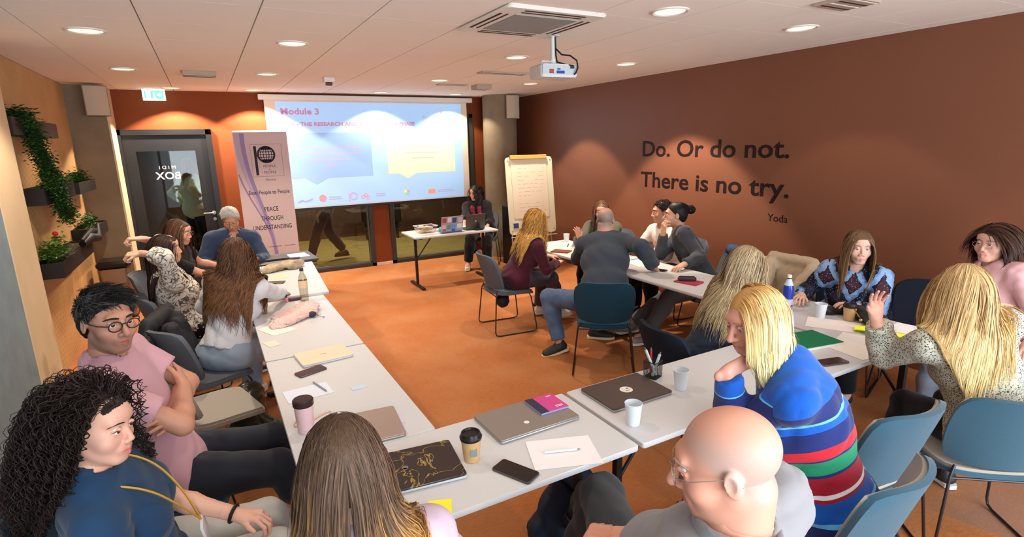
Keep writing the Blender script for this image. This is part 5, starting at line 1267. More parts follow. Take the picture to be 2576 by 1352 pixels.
for k in range(16): bl.append(((0.085+0.004*k, 0.0+0.028*k, 0.06-0.052*k), (0.03,0.06,0.04), 330, 0.034, 2 if k % 3 else 0, 0.9, 0.1))
for k in range(8): bl.append(((0.10, 0.12+0.05*k, -0.35-0.05*k), (0.03,0.05,0.035), 70, 0.030, 1, 0.9, 0.1))
bl.append(((0.04,-0.02,0.10),(0.035,0.10,0.035),300,0.06,2,0.2,0.5))
plant('trailing_plant', (-1.26,5.72,2.10), bl, 'long trailing green plant hanging down from the top planter', stems=[[(0,0,0.02),(0.08,0.05,0.06),(0.12,0.2,-0.3),(0.13,0.36,-0.75)]], seed=3)
plant('leafy_plant', (-1.235,6.55,1.53), [((0,0,0.12),(0.03,0.10,0.03),110,0.07,1,0.1,0.9),((0,0.08,0.10),(0.03,0.10,0.03),60,0.06,0,0.1,0.9)], 'small bright leafy plant in the middle planter beside the trailing one', seed=5)
plant('leafy_plant', (-1.235,7.55,1.52), [((0,0,0.13),(0.022,0.20,0.03),420,0.045,0,0.3,0.6),((0,0.05,0.15),(0.03,0.16,0.03),200,0.045,2,0.3,0.6)], 'low wide green plant in the right middle planter', seed=7)
plant('leafy_plant', (-1.24,7.75,1.01), [((0,0,0.14),(0.022,0.12,0.035),380,0.045,0,0.3,0.7)], 'bushy green plant in the small low planter', seed=9)
plant('herb_plant', (-1.24,6.00,0.92), [((0,0,0.16),(0.04,0.13,0.05),420,0.05,1,0.3,0.7),((0,0,0.20),(0.03,0.10,0.04),160,0.045,3,0.3,0.7)], 'bright green herb with a red flower in the lowest planter', seed=11)
fl = MB(); fl.sphere((-1.22,6.06,1.235),0.022,10); o = fl.build('red_flower', mat('flower_red',(190,40,40),0.6)); o.location=(0,0,0); tag(o,'red round flower head above the bright green herb','flower')
for (x,y,z,l) in ((-1.24,6.75,1.655,'white tag stones in the middle planter left of the leafy plant'),(-1.24,7.90,1.135,'white pebbles beside the bushy plant in the small low planter'),(-1.22,6.12,1.05,'white pebbles below the herb in the lowest planter')):
    b = MB(); rr_ = random.Random(int(y*10))
    for k in range(9): b.sphere((rr_.uniform(-0.03,0.03), rr_.uniform(-0.07,0.07), rr_.uniform(-0.02,0.01)), 0.017, 8, (1,1,0.6))
    o = b.build('white_pebbles', mat('pebble',(226,220,206),0.6)); o.location = (x,y,z); tag(o, l, 'pebbles'); o['kind'] = 'stuff'
# black camera bag hanging over the low planters
b = MB(); b.tube([(-1.13,6.55,1.06),(-1.10,6.75,1.09),(-1.08,7.05,1.05),(-1.10,7.3,1.16)],[0.03,0.05,0.04,0.02],10); b.tube([(-1.12,6.5,1.10),(-1.10,6.9,1.14),(-1.09,7.15,1.12)],[0.015,0.03,0.015],8); b.box(-1.15,-1.07,6.85,7.12,1.035,1.055)
o = b.build('umbrella_cover', mat('crumpled_black',(22,18,18),0.5), smooth=True); tag(o, 'crumpled black thing lying across the two low planters', 'bag'); o.name = 'black_bag'
# ------------------------------------------------------------------ people
def cloth(n, col, rough=0.85, **k): return mat(n, col, rough, spec=0.15, sheen=0.15, **k)
M_pinktee = cloth('pink_cotton', (196,150,158), bump=0.1, bscale=300)
M_navytee = cloth('navy_cotton', (34,62,92), bump=0.1, bscale=300)
M_blacktr = cloth('black_twill', (38,40,48)); M_charc = cloth('charcoal_wool', (54,54,56), bump=0.15, bscale=400); M_blk = cloth('black_cloth', (20,20,24))
M_jean = cloth('blue_denim', (72,92,124), bump=0.2, bscale=300, col2=(96,116,146), nscale=12); M_ljean = cloth('pale_jeans', (196,192,180), bump=0.2, bscale=200, col2=(176,180,180), nscale=7)
M_gtr = cloth('grey_trousers', (98,96,98)); M_maroon = cloth('maroon_knit', (76,28,42), bump=0.2, bscale=350); M_greysw = cloth('dark_grey_fleece', (58,64,74), bump=0.2, bscale=350)
M_darksw = cloth('black_grey_knit', (58,60,64), bump=0.15, bscale=350); M_whitetop = cloth('white_jersey', (206,203,206)); M_suit = cloth('blue_suit', (50,64,90)); M_pinksw = cloth('pink_sweatshirt', (214,168,170), bump=0.15, bscale=300)
M_greyshirt = cloth('grey_shirt', (134,132,134), bump=0.1, bscale=350); M_navycl = cloth('navy_cardigan', (34,42,58)); M_wshirt = cloth('white_shirt', (232,214,204)); M_olive = cloth('grey_olive_knit', (86,84,72), bump=0.3, bscale=160)
M_lgreen = cloth('pale_green_jacket', (196,204,170)); M_blkcard = cloth('black_cardigan', (34,30,36)); M_red = cloth('red_scarf_cloth', (176,44,52), bump=0.2, bscale=100, col2=(90,40,70), nscale=20); M_brntr = cloth('brown_trousers', (70,52,48)); M_bluejean2 = cloth('washed_denim', (150,166,184), bump=0.2, bscale=200)
M_shoe_d = mat('dark_shoe', (44,42,44), 0.5); M_shoe_w = mat('white_shoe', (222,214,202), 0.6); M_shoe_g = mat('grey_shoe', (142,134,128), 0.7); M_shoe_b = mat('brown_shoe', (96,60,38), 0.5); M_solec = mat('cream_sole', (226,208,168), 0.7)
M_goldl = mat('gold_cord', (196,150,60), 0.5); M_frameg = mat('spectacle_dark', (38,30,34), 0.25, spec=0.6); M_framem = mat('spectacle_metal', (190,182,170), 0.25, metal=0.9); M_framet = mat('spectacle_thin', (150,120,110), 0.3)
def ramp_mat(name, attr, stops, scale, rough=0.85):
    """bands across the value of a per-vertex attribute (metres along the garment)"""
    m = mat(name, (200,200,200), rough, spec=0.15, sheen=0.2, bump=0.25, bscale=320); nt = m.node_tree; a = nt.nodes.new('ShaderNodeAttribute'); a.attribute_name = attr
    mr = nt.nodes.new('ShaderNodeMapRange'); mr.inputs[1].default_value = scale[0]; mr.inputs[2].default_value = scale[1]; nt.links.new(a.outputs['Fac'], mr.inputs[0])
    r = nt.nodes.new('ShaderNodeValToRGB'); cr = r.color_ramp; cr.interpolation = 'CONSTANT'
    cr.elements[0].position = 0.0; cr.elements[0].color = lin(stops[0][1]); cr.elements[1].position = stops[1][0]; cr.elements[1].color = lin(stops[1][1])
    for p, c in stops[2:]: e = cr.elements.new(p); e.color = lin(c)
    nt.links.new(mr.outputs[0], r.inputs[0]); nt.links.new(r.outputs[0], bsdf(m).inputs['Base Color']); return m
_R, _N, _B, _LB, _G, _Y, _W, _CR, _PG = (196,30,44),(28,40,96),(20,84,176),(98,176,236),(28,132,92),(232,202,40),(226,226,234),(156,24,44),(206,222,170)
M_stripe = ramp_mat('striped_knit', 'along', [(0,_PG),(0.05,_Y),(0.075,_R),(0.17,_W),(0.185,_N),(0.27,_LB),(0.29,_B),(0.375,_CR),(0.39,_W),(0.41,_CR),(0.50,_N),(0.515,_G),(0.59,_N),(0.605,_R),(0.665,_N),(0.685,_N),(0.76,_B),(0.80,_LB),(0.815,_N),(0.9,_B)], (-0.12, 0.56))
M_stripes = ramp_mat('striped_sleeve', 'along', [(0,_Y),(0.05,_B),(0.09,_N),(0.23,_LB),(0.25,_B),(0.33,_Y),(0.37,_W),(0.40,_LB),(0.43,_N),(0.47,_LB),(0.50,_Y),(0.54,_R),(0.60,_Y),(0.64,_W),(0.66,_N),(0.86,_LB),(0.875,_B)], (0.0, 0.5))
def leopard():
    m = mat('speckled_blouse', (150,150,140), 0.8, spec=0.15); nt = m.node_tree; tc = nt.nodes.new('ShaderNodeTexCoord'); v = nt.nodes.new('ShaderNodeTexVoronoi'); v.inputs['Scale'].default_value = 130
    nt.links.new(tc.outputs['Object'], v.inputs['Vector']); r = nt.nodes.new('ShaderNodeValToRGB'); e = r.color_ramp.elements; e[0].position = 0.30; e[0].color = lin((66,68,62)); e[1].position = 0.46; e[1].color = lin((186,182,164))
    nt.links.new(v.outputs['Distance'], r.inputs[0]); nt.links.new(r.outputs[0], bsdf(m).inputs['Base Color']); return m
M_leo = leopard()
def ornate():
    m = mat('ornate_blouse', (30,32,48), 0.7, spec=0.2); nt = m.node_tree; L = nt.links.new; tc = nt.nodes.new('ShaderNodeTexCoord')
    a = nt.nodes.new('ShaderNodeAttribute'); a.attribute_name = 'along'; b = nt.nodes.new('ShaderNodeAttribute'); b.attribute_name = 'across'
    def M(op, x, y=None):
        n = nt.nodes.new('ShaderNodeMath'); n.operation = op
        for i, q in enumerate((x, y)):
            if q is None: continue
            if isinstance(q, (int, float)): n.inputs[i].default_value = q
            else: L(q, n.inputs[i])
        return n.outputs[0]
    u = M('ABSOLUTE', b.outputs['Fac']); u = M('PINGPONG', u, 0.085); w = M('PINGPONG', M('ADD', a.outputs['Fac'], 0.02), 0.13)
    dist = M('ADD', M('MULTIPLY', u, 1.3), M('MULTIPLY', w, 0.85))
    n1 = nt.nodes.new('ShaderNodeTexNoise'); n1.inputs['Scale'].default_value = 38; n1.inputs['Detail'].default_value = 3; L(tc.outputs['Object'], n1.inputs['Vector'])
    v1 = nt.nodes.new('ShaderNodeTexVoronoi'); v1.inputs['Scale'].default_value = 75; L(tc.outputs['Object'], v1.inputs['Vector'])
    dd = M('ADD', dist, M('MULTIPLY', M('SUBTRACT', n1.outputs['Fac'], 0.5), 0.05))
    r = nt.nodes.new('ShaderNodeValToRGB'); r.color_ramp.interpolation = 'CONSTANT'; e = r.color_ramp.elements
    e[0].position = 0.0; e[0].color = lin((70,38,48)); e[1].position = 0.055; e[1].color = lin((26,26,40))
    for p, c in ((0.068,(128,160,200)),(0.105,(96,124,168)),(0.122,(22,24,38)),(0.165,(34,34,52))): x = e.new(p); x.color = lin(c)
    L(dd, r.inputs[0])
    sp = M('LESS_THAN', v1.outputs['Distance'], 0.2); mx = nt.nodes.new('ShaderNodeMix'); mx.data_type = 'RGBA'; L(M('MULTIPLY', sp, 0.75), mx.inputs[0]); L(r.outputs[0], mx.inputs[6]); mx.inputs[7].default_value = lin((190,190,204))
    L(mx.outputs[2], bsdf(m).inputs['Base Color']); return m
M_orn = ornate()
def branchy():
    m = mat('branch_print_blouse', (222,214,200), 0.75, spec=0.2); nt = m.node_tree; L = nt.links.new; tc = nt.nodes.new('ShaderNodeTexCoord')
    n = nt.nodes.new('ShaderNodeTexNoise'); n.inputs['Scale'].default_value = 14; n.inputs['Detail'].default_value = 3; n.inputs['Distortion'].default_value = 2.0; L(tc.outputs['Object'], n.inputs['Vector'])
    r = nt.nodes.new('ShaderNodeValToRGB'); e = r.color_ramp.elements; e[0].position = 0.46; e[0].color = lin((224,216,202)); e[1].position = 0.50; e[1].color = lin((84,78,70)); x = e.new(0.53); x.color = lin((84,78,70)); x = e.new(0.565); x.color = lin((224,216,202))
    L(n.outputs['Fac'], r.inputs[0]); L(r.outputs[0], bsdf(m).inputs['Base Color']); return m
M_bran = branchy()
def dots():
    m = mat('polka_dot_cloth', (24,22,26), 0.8); nt = m.node_tree; L = nt.links.new; tc = nt.nodes.new('ShaderNodeTexCoord'); v = nt.nodes.new('ShaderNodeTexVoronoi'); v.inputs['Scale'].default_value = 26; v.inputs['Randomness'].default_value = 0.35; L(tc.outputs['Object'], v.inputs['Vector'])
    r = nt.nodes.new('ShaderNodeValToRGB'); r.color_ramp.interpolation = 'CONSTANT'; e = r.color_ramp.elements; e[0].color = lin((226,220,210)); e[1].position = 0.26; e[1].color = lin((24,22,26)); L(v.outputs['Distance'], r.inputs[0]); L(r.outputs[0], bsdf(m).inputs['Base Color']); return m
M_dots = dots()
T_ = lambda m, **k: dict(dict(k='top', m=m), **k)
B_ = lambda m, **k: dict(dict(k='trousers', m=m), **k)
S_ = lambda m, so=None: dict(k='shoes', m=m, sole=so or M_white)
PEOPLE = [
 dict(id='fore', label='person seen from behind in the foreground, long brown hair turning blond at the tips', sex='f', head=(0.180,1.12,1.235), hrot=(8,14,0), pelvis=(0.20,0.80,0.52), yaw=8, wL=(0.02,1.42,0.79), wR=(0.42,1.36,0.80), q=0.9, face=False, seed=3, skin=(213,167,144),
  hair=dict(type='long', col=(88,66,50), tip=(208,150,78), tip0=0.34, tip1=0.80, tipv=0.35, n=7200, m=15, len=0.52, rad=0.0008, lift=0.006, part=0.004, back=0.9, cvar=0.45, wave=0.005, wfreq=1.5, lat=0.105, stiff=0.64, clear=0.018), wear=[T_(cloth('lilac_knit',(186,164,178)), sleeve=1.9), B_(M_blk), S_(M_shoe_d)]),
 dict(id='curly', band=(0,(24,22,24)), label='person with big dark curly hair and navy T-shirt, gold lanyard, jeans, bottom left corner', sex='f', head=(-0.385,1.91,1.115), hrot=(116,6,-4), pelvis=(-0.36,2.02,0.50), yaw=88, cyaw=92, wL=(-0.06,1.98,0.64), wR=(-0.10,1.74,0.60), q=0.85, seed=5, skin=(215,165,142), lash=1, lips=(198,110,108), iris='brown', brow=(40,28,24), gaze=(6,0),
  aL=(0.22,2.28,0.10), aR=(0.24,2.02,0.10), fL=(0.9,-0.5,-0.1), fR=(0.8,0.5,0.15), cL=0.75, cR=0.8, 
  hair=dict(type='curly', col=(38,27,24), n=1350, m=54, len=0.40, lift=0.062, hlc=0.012, turns=8.5, amp=0.0085, rad=0.0016, part=0.01, back=1.6, cfy=0.030, cfx=0.12, cfz=0.036, grav=(-0.35,0.2,-0.95), stiff=0.8, cvar=0.5, hl=-0.018, lat=0.22, guard=(0.095,0.098,0.080,0.13)), wear=[T_(M_navytee, sleeve=0.75, loose=0.012), B_(M_ljean, wide=1.05), S_(M_shoe_w), dict(k='lanyard', m=M_goldl, badge=1, drop=(0.34,0.21), foff=0.172, r=0.0035)]),
 dict(id='pink', label='person with dark hair, stubble and round glasses in pink T-shirt, arms crossed', sex='m', head=(-0.41,2.55,1.275), hrot=(143,3,-3), pelvis=(-0.30,2.64,0.53), yaw=92, cyaw=98, wL=(-0.25,2.46,0.865), wR=(-0.20,2.60,0.925), eL=(1.0,0.4,-0.7), eR=(0.8,-0.8,-0.8), q=0.9, seed=7, skin=(188,135,109), stubble=0.5, stubcol=(92,82,76), iris='brown', brow=(34,28,26), browth=1.3, jaw=1.06, nose=1.15, gaze=(8,6),
  fL=(-0.1,-0.9,0.25), fR=(-0.1,0.9,0.3), dL=(1,0,0.3), dR=(1,0,0.3), aL=(0.30,2.85,0.10), aR=(0.34,2.55,0.10), glasses=(M_frameg,0.0215,0.0024),
  hair=dict(type='short', col=(30,28,28), n=3800, len=0.055, rad=0.0010, stand=0.45, comb=(-0.2,0.5,0.2), mess=0.45, grey=(0.05,(84,82,80)), rough=0.002, hl=-0.002, cvar=0.35), wear=[T_(M_pinktee, sleeve=0.62, loose=0.006, inf=0.018, hem=-0.05), B_(M_blacktr, wide=1.1), S_(M_shoe_d)]),
 dict(id='bald', label='bald person with thin metal glasses and grey shirt in the right foreground, hands clasped', sex='m', head=(0.895,0.70,1.235), hrot=(-42,14,0), pelvis=(1.07,1.04,0.50), yaw=6, cyaw=-8, wL=(0.83,1.07,0.79), wR=(0.99,1.03,0.78), q=0.85, seed=9, skin=(207,148,124), build=1.1, belly=True, hscale=1.03, nose=1.2, jaw=1.1, buzz=(0.6,(166,152,144)), baldz=0.075, brow=(170,150,138), glasses=(M_framem,0.022,0.0011), iris='blue', neckr=1.25,
  kL=(0.1,0.2,1.0), kR=(0.0,0.7,1.0), aL=(1.28,1.72,0.34), aR=(1.12,1.60,0.10), fL=(0.75,0.5,-0.1), fR=(-0.85,0.35,0.1), cL=0.55, cR=0.6, toeL=(0.7,0.6,-0.2), liftL=1, hair=None,
  wear=[T_(M_greyshirt, sleeve=1.5, inf=0.02, loose=0.014, neckw=1.1, neckz=0.0, wr=0.005), dict(k='collar', m=M_greyshirt, w=0.010, z=(-0.035,0.030), top=0.012, split=1), B_(M_charc, wide=1.05), S_(M_shoe_d, M_blk)]),
 dict(id='stripe', label='person with blond bob and bright multicoloured striped sweater, chin resting on hand', sex='f', head=(1.675,1.235,1.268), hrot=(-80,16,4), pelvis=(1.94,1.03,0.53), yaw=-30, cyaw=-38, neck=(1.80,1.17,1.09), wL=(1.585,1.26,1.070), eL=(0.1,0.5,-1.0), wR=(1.88,1.36,0.64), eR=(0.9,-0.7,-0.9), q=0.85, seed=11, skin=(213,152,131), strong=1, jaw=0.98, nose=1.15, lips=(190,122,112), iris='blue', brow=(176,136,100), gaze=(-4,14), build=1.10, scale=1.03, hscale=1.04,
  fL=(0.75,-0.35,0.45), dL=(-0.35,-0.85,-0.2), cL=0.55, tL=0.3, aL=(1.66,1.55,0.10), aR=(1.95,1.60,0.10),
  hair=dict(type='bob', col=(210,158,92), tip=(238,222,166), tip0=0.10, tip1=0.45, tipv=0.3, n=3700, m=14, len=0.27, rad=0.0014, lift=0.013, part=-0.012, back=0.55, cvar=0.22, curlin=0.05, side=2.4, var=0.06, lat=0.14, stiff=0.70, cfx=0.06, cfz=0.005, hl=-0.032, hlc=0.027, cfy=0.05, cutside=1), wear=[T_(M_stripe, ms=M_stripes, sepsleeve=1, sleeve=1.92, inf=0.022, wr=0.005), B_(M_blk), S_(M_shoe_d, M_blk), dict(k='collar', m=cloth('yellow_trim',(226,200,60)), w=0.006, z=(-0.05,0.0), top=0.004)]),
 dict(id='blonde', label='person with long blond hair seen from behind in speckled grey blouse, left hand raised', sex='f', head=(2.93,1.10,1.225), hrot=(40,6,0), pelvis=(3.07,0.93,0.53), yaw=28, cyaw=38, wL=(2.80,1.38,1.03), eL=(0.4,0.6,-1.0), fL=(-0.25,-0.05,1.0), dL=(0.5,0.75,0.2), cL=0.25, wR=(3.30,1.35,0.78), q=1.0, seed=13, face=False, skin=(213,158,135),
  hair=dict(type='long', col=(204,168,116), tip=(244,212,150), tip0=0.35, tip1=0.9, tipv=0.5, n=4300, m=15, len=0.46, rad=0.0013, lift=0.012, back=0.9, cvar=0.25, wave=0.006, wfreq=1.2, lat=0.115), wear=[T_(M_leo, sleeve=1.8, inf=0.020, loose=0.016, wr=0.006, wl=0.13), B_(M_blk), S_(M_shoe_d)]),
 dict(id='pinkw', label='person with short dark hair, thin glasses and pale pink sweatshirt at the right edge', sex='f', head=(4.19,1.46,1.25), hrot=(-82,4,0), pelvis=(4.25,1.30,0.53), yaw=-72, cyaw=-70, wL=(3.85,1.10,0.78), wR=(3.80,1.55,0.78), q=1.2, seed=15, skin=(209,159,138), iris='brown', brow=(50,34,28), lips=(206,120,120), glasses=(M_framet,0.021,0.0010),
  hair=dict(type='bob', col=(72,48,38), side=1.6, n=2000, m=11, len=0.20, rad=0.0018, lift=0.011, part=0.02, back=0.7, cvar=0.35, lat=0.09, stiff=0.86), wear=[T_(M_pinksw, sleeve=1.93, inf=0.022, wr=0.005), B_(M_bluejean2), S_(M_shoe_w)]),
 dict(id='floral', label='person with straight brown hair in ornate navy and blue patterned blouse by the wall', sex='f', head=(3.88,2.08,1.165), hrot=(-134,5,0), pelvis=(4.16,2.28,0.53), yaw=-108, cyaw=-116, wL=(3.70,1.95,0.79), wR=(3.66,2.32,0.79), q=1.2, seed=17, skin=(220,171,149), iris='blue', brow=(110,84,66), lips=(208,132,126),
  hair=dict(type='long', col=(112,84,60), tip=(140,106,74), side=1.8, n=2100, m=13, len=0.34, rad=0.0014, lift=0.008, part=0.0, back=0.35, cvar=0.25, lat=0.085, stiff=0.62), wear=[T_(M_orn, sleeve=1.93, inf=0.018, neckw=1.2, vneck=(0.10,0.035)), B_(M_blk), S_(M_shoe_d), dict(k='lanyard', m=mat('tan_cord',(180,140,110),0.6), badge=1, drop=(0.36,0.14), foff=0.12)]),
 dict(id='navy', label='person with very long pale grey-blond hair and navy cardigan, turned to the wall', sex='f', head=(2.81,2.14,1.165), hrot=(118,4,0), pelvis=(2.56,2.24,0.52), yaw=98, cyaw=96, wL=(3.12,2.42,0.78), wR=(3.12,2.16,0.78), q=1.1, seed=19, skin=(224,176,158), brow=(176,150,124), iris='blue',
  hair=dict(type='long', col=(178,156,122), tip=(196,174,130), n=3300, m=16, len=0.50, rad=0.0014, lift=0.010, back=1.1, cvar=0.22, wave=0.010, wfreq=2.2, lat=0.12, hl=-0.018), wear=[T_(M_navycl, sleeve=1.93, inf=0.02), B_(M_blk), S_(M_shoe_g)]),
 dict(id='bun', label='person with black hair tied in a bun and dark grey top, chin on hand', sex='m', head=(4.02,3.93,1.188), hrot=(-50,2,0), pelvis=(4.16,3.62,0.53), yaw=-62, cyaw=-66, wL=(3.74,3.52,0.79), wR=(3.84,3.90,1.02), eR=(-0.3,0.2,-1.0), fR=(-0.2,-0.2,0.9), dR=(-0.8,0.2,0.1), cR=0.9, q=1.5, seed=21, skin=(197,146,120), iris='brown', brow=(30,24,22), browth=1.2, stubble=0.25, nose=1.15, scale=0.98,
  aL=(3.50,3.72,0.10), aR=(3.55,4.0,0.12), toeL=(-1,0.2,0), toeR=(-1,0.2,0), hair=dict(type='short', col=(30,24,24), n=1700, len=0.04, rad=0.0012, stand=0.1, comb=(0,-1.2,-0.2), mess=0.1, bun=(0,-0.145,0.045,0.042), cap=0.008), wear=[T_(M_darksw, sleeve=1.93, inf=0.015), B_(M_gtr), S_(M_shoe_g)]),
 dict(id='hidden', label='person in white shirt mostly hidden behind the person with the hair bun', sex='m', head=(4.24,4.34,1.16), hrot=(-60,4,0), pelvis=(4.42,4.30,0.53), yaw=-85, wL=(3.88,4.24,0.80), wR=(3.95,4.55,0.80), eL=(0,-0.8,-1.0), q=1.7, seed=23, skin=(197,146,120), hair=dict(type='short', col=(50,36,30), n=1200, len=0.04, rad=0.0018), wear=[T_(M_wshirt, sleeve=1.5, inf=0.02), B_(M_blk), S_(M_shoe_d)]),
 dict(id='grey', label='person with cropped grey hair and dark grey fleece seen from behind on teal chair', sex='m', head=(3.27,4.08,1.18), hrot=(52,14,0), pelvis=(2.90,3.62,0.53), yaw=42, cyaw=48, wL=(3.42,4.36,0.79), wR=(3.46,3.62,0.79), eL=(-0.6,0.7,-0.6), eR=(0.2,-1.0,-0.5), q=1.3, seed=25, face=False, belly=True, skin=(205,148,124), buzz=(0.8,(128,120,114)), baldz=0.088, neckr=1.2, build=1.12, scale=1.04,
  kL=(-0.5,1,0.6), aL=(2.66,3.98,0.10), toeL=(-0.95,0.1,-0.15), aR=(3.18,4.10,0.10), toeR=(0.6,-0.5,0), hair=None, wear=[T_(M_greysw, sleeve=1.93, inf=0.026, loose=0.008, wr=0.0035, wl=0.14), dict(k='collar', m=M_greysw, w=0.010, z=(-0.03,0.05), top=0.008), B_(M_jean), S_(M_shoe_d, M_solec)]),
 dict(id='maroon', label='person with long wavy golden hair in maroon sweater, seated before the flipchart', sex='f', head=(2.89,4.72,1.15), hrot=(108,5,0), pelvis=(2.70,4.86,0.53), yaw=96, cyaw=98, wL=(3.12,4.86,0.72), wR=(3.10,4.66,0.68), q=1.3, seed=27, skin=(215,163,138), brow=(150,110,70), iris='blue',
  aL=(3.12,5.05,0.10), aR=(3.22,4.83,0.12), toeR=(0.9,-0.3,0), hair=dict(type='long', col=(196,142,70), tip=(224,176,98), n=2100, m=18, len=0.44, rad=0.0018, lift=0.012, back=1.0, cvar=0.35, wave=0.016, wfreq=3.2, lat=0.12), wear=[T_(M_maroon, sleeve=1.93, inf=0.018), B_(cloth('mauve_trousers',(78,68,78))), S_(M_shoe_w), dict(k='lanyard', m=mat('tan_cord'), drop=(0.2,0.12), foff=0.12)]),
 dict(id='behind', label='person with brown hair in grey-green knit facing the camera behind the cropped grey head', sex='f', head=(3.95,5.02,1.135), hrot=(-140,10,0), pelvis=(4.22,5.20,0.52), yaw=-115, cyaw=-125, wL=(3.66,4.78,0.80), wR=(3.58,4.93,0.86), fR=(-0.35,-0.1,0.9), dR=(0.6,0.5,0.2), cR=0.3, q=1.5, seed=29, skin=(211,159,136), brow=(80,56,44),
  hair=dict(type='long', col=(100,66,48), n=1100, m=16, len=0.30, rad=0.0022, lift=0.008, back=0.5, lat=0.085), wear=[T_(M_olive, sleeve=1.93, inf=0.02), B_(M_blk), S_(M_shoe_d)]),
 dict(id='pres', label='person with dark wavy hair, glasses and red scarf sitting behind the presenter table', sex='f', head=(3.62,7.72,1.18), hrot=(-112,4,0), pelvis=(3.80,7.90,0.53), yaw=-148, cyaw=-146, wL=(3.62,7.42,0.64), wR=(3.28,7.45,0.72), q=1.9, seed=31, skin=(213,159,135), glasses=(M_framet,0.022,0.0013), brow=(44,32,28), build=1.15, aL=(3.62,7.38,0.10), aR=(3.40,7.62,0.10), toeL=(-0.5,-0.8,0), toeR=(-0.5,-0.8,0),
  hair=dict(type='long', col=(44,32,30), n=900, m=16, len=0.26, rad=0.0026, lift=0.013, back=0.6, wave=0.012, wfreq=2.5, lat=0.10), wear=[T_(M_blkcard, sleeve=1.4, inf=0.024, loose=0.02, open=0.03), T_(M_blk, sleeve=0.0, inf=0.013, vneck=(0.12,0.04)), dict(k='scarf', m=M_red), B_(M_blk, wide=1.1), S_(M_shoe_w)]),
 dict(id='suit', label='person with white-grey hair, glasses and blue suit jacket looking down at the table', sex='m', head=(0.17,6.52,1.195), hrot=(188,28,0), pelvis=(0.10,6.86,0.53), yaw=180, cyaw=178, wL=(0.34,6.25,0.78), wR=(-0.02,6.30,0.74), q=1.5, seed=33, skin=(197,143,117), glasses=(M_framem,0.022,0.0014), brow=(150,140,130), build=1.12, scale=1.04,
  hair=dict(type='short', col=(206,202,194), n=1800, len=0.045, rad=0.0014, stand=0.25, comb=(0.5,0.1,0), mess=0.2, cap=0.009, cvar=0.15), wear=[T_(M_suit, sleeve=1.9, inf=0.026, open=0.045, nobust=1), T_(M_wshirt, sleeve=0.0, inf=0.014), dict(k='collar', m=M_wshirt, w=0.008, z=(-0.03,0.02), split=1), B_(M_suit), S_(M_shoe_d)]),
 dict(id='white', label='person in white top seen from behind with long wavy brown hair at the left tables', sex='f', head=(0.115,4.22,1.205), hrot=(22,12,0), pelvis=(-0.04,4.10,0.53), yaw=40, cyaw=30, wR=(0.42,4.55,0.79), wL=(-0.05,4.62,0.86), eR=(0.6,-0.3,-1.0), eL=(-0.6,0,-1.0), q=1.0, seed=35, face=False, skin=(211,159,135),
  hair=dict(type='long', col=(92,60,40), tip=(142,96,58), tip0=0.4, n=3300, m=19, len=0.52, rad=0.0014, lift=0.012, back=0.8, cvar=0.4, wave=0.014, wfreq=4.0, lat=0.15, front=0.3), wear=[T_(M_whitetop, sleeve=1.95, inf=0.015, loose=0.006, wr=0.005, nohem=1, hem=0.055), B_(M_bluejean2, wide=1.12, wr=0.003, inf=0.020), S_(M_shoe_w)]),
 dict(id='patt', label='person in branch-print blouse and polka dot skirt stretching both arms behind the head', sex='f', head=(-0.35,4.92,1.18), hrot=(84,0,0), pelvis=(-0.30,5.02,0.53), yaw=75, cyaw=78, wR=(-0.50,4.82,1.18), wL=(-0.51,5.10,1.25), eR=(0.4,-0.9,0.5), eL=(0.4,0.9,0.5), fR=(-1,0.0,0.0), fL=(-1,0,0.1), dR=(0,-0.3,1), cR=1.1, cL=1.1, q=1.2, seed=37, skin=(216,167,140), brow=(50,36,30),
  hair=dict(type='long', col=(52,34,28), n=1400, m=16, len=0.45, rad=0.0018, lift=0.008, back=1.4, lat=0.09, cvar=0.35, hl=-0.016), wear=[T_(M_bran, sleeve=1.35, inf=0.022, loose=0.012, wr=0.006), dict(k='skirt', m=M_dots), S_(M_shoe_d)]),
 dict(id='dark', label='person with long brown hair, thin glasses and black T-shirt nearest the glass door', sex='f', head=(-0.28,5.70,1.21), hrot=(112,12,4), pelvis=(-0.42,5.92,0.53), yaw=95, cyaw=100, wR=(0.08,5.72,0.79), wL=(0.05,6.05,0.78), q=1.4, seed=39, skin=(209,154,126), glasses=(M_framet,0.021,0.0010), brow=(60,42,34),
  hair=dict(type='long', col=(84,54,38), n=1000, m=14, len=0.42, rad=0.0021, lift=0.006, back=0.9, lat=0.085, hl=-0.018), wear=[T_(M_blk, sleeve=0.6, inf=0.016), B_(M_blk), S_(M_shoe_d)]),
 dict(id='walk', label='person in grey shirt and brown trousers striding past behind the left corridor window', sex='m', head=(1.75,9.62,1.60), hrot=(-90,0,0), pelvis=(1.68,9.62,0.92), yaw=-90, wL=(1.55,9.38,0.88), wR=(1.80,9.86,0.90), aL=(1.36,9.52,0.10), aR=(1.96,9.70,0.14), kL=(-1,0,0.2), kR=(-1,0,0.2), q=2.0, seed=41, skin=(197,146,120), hair=dict(type='short', col=(60,44,34), n=500, len=0.04, rad=0.003), wear=[T_(M_greyshirt, sleeve=1.9, inf=0.02), B_(M_brntr, wide=1.1), S_(M_shoe_b, M_shoe_b)]),
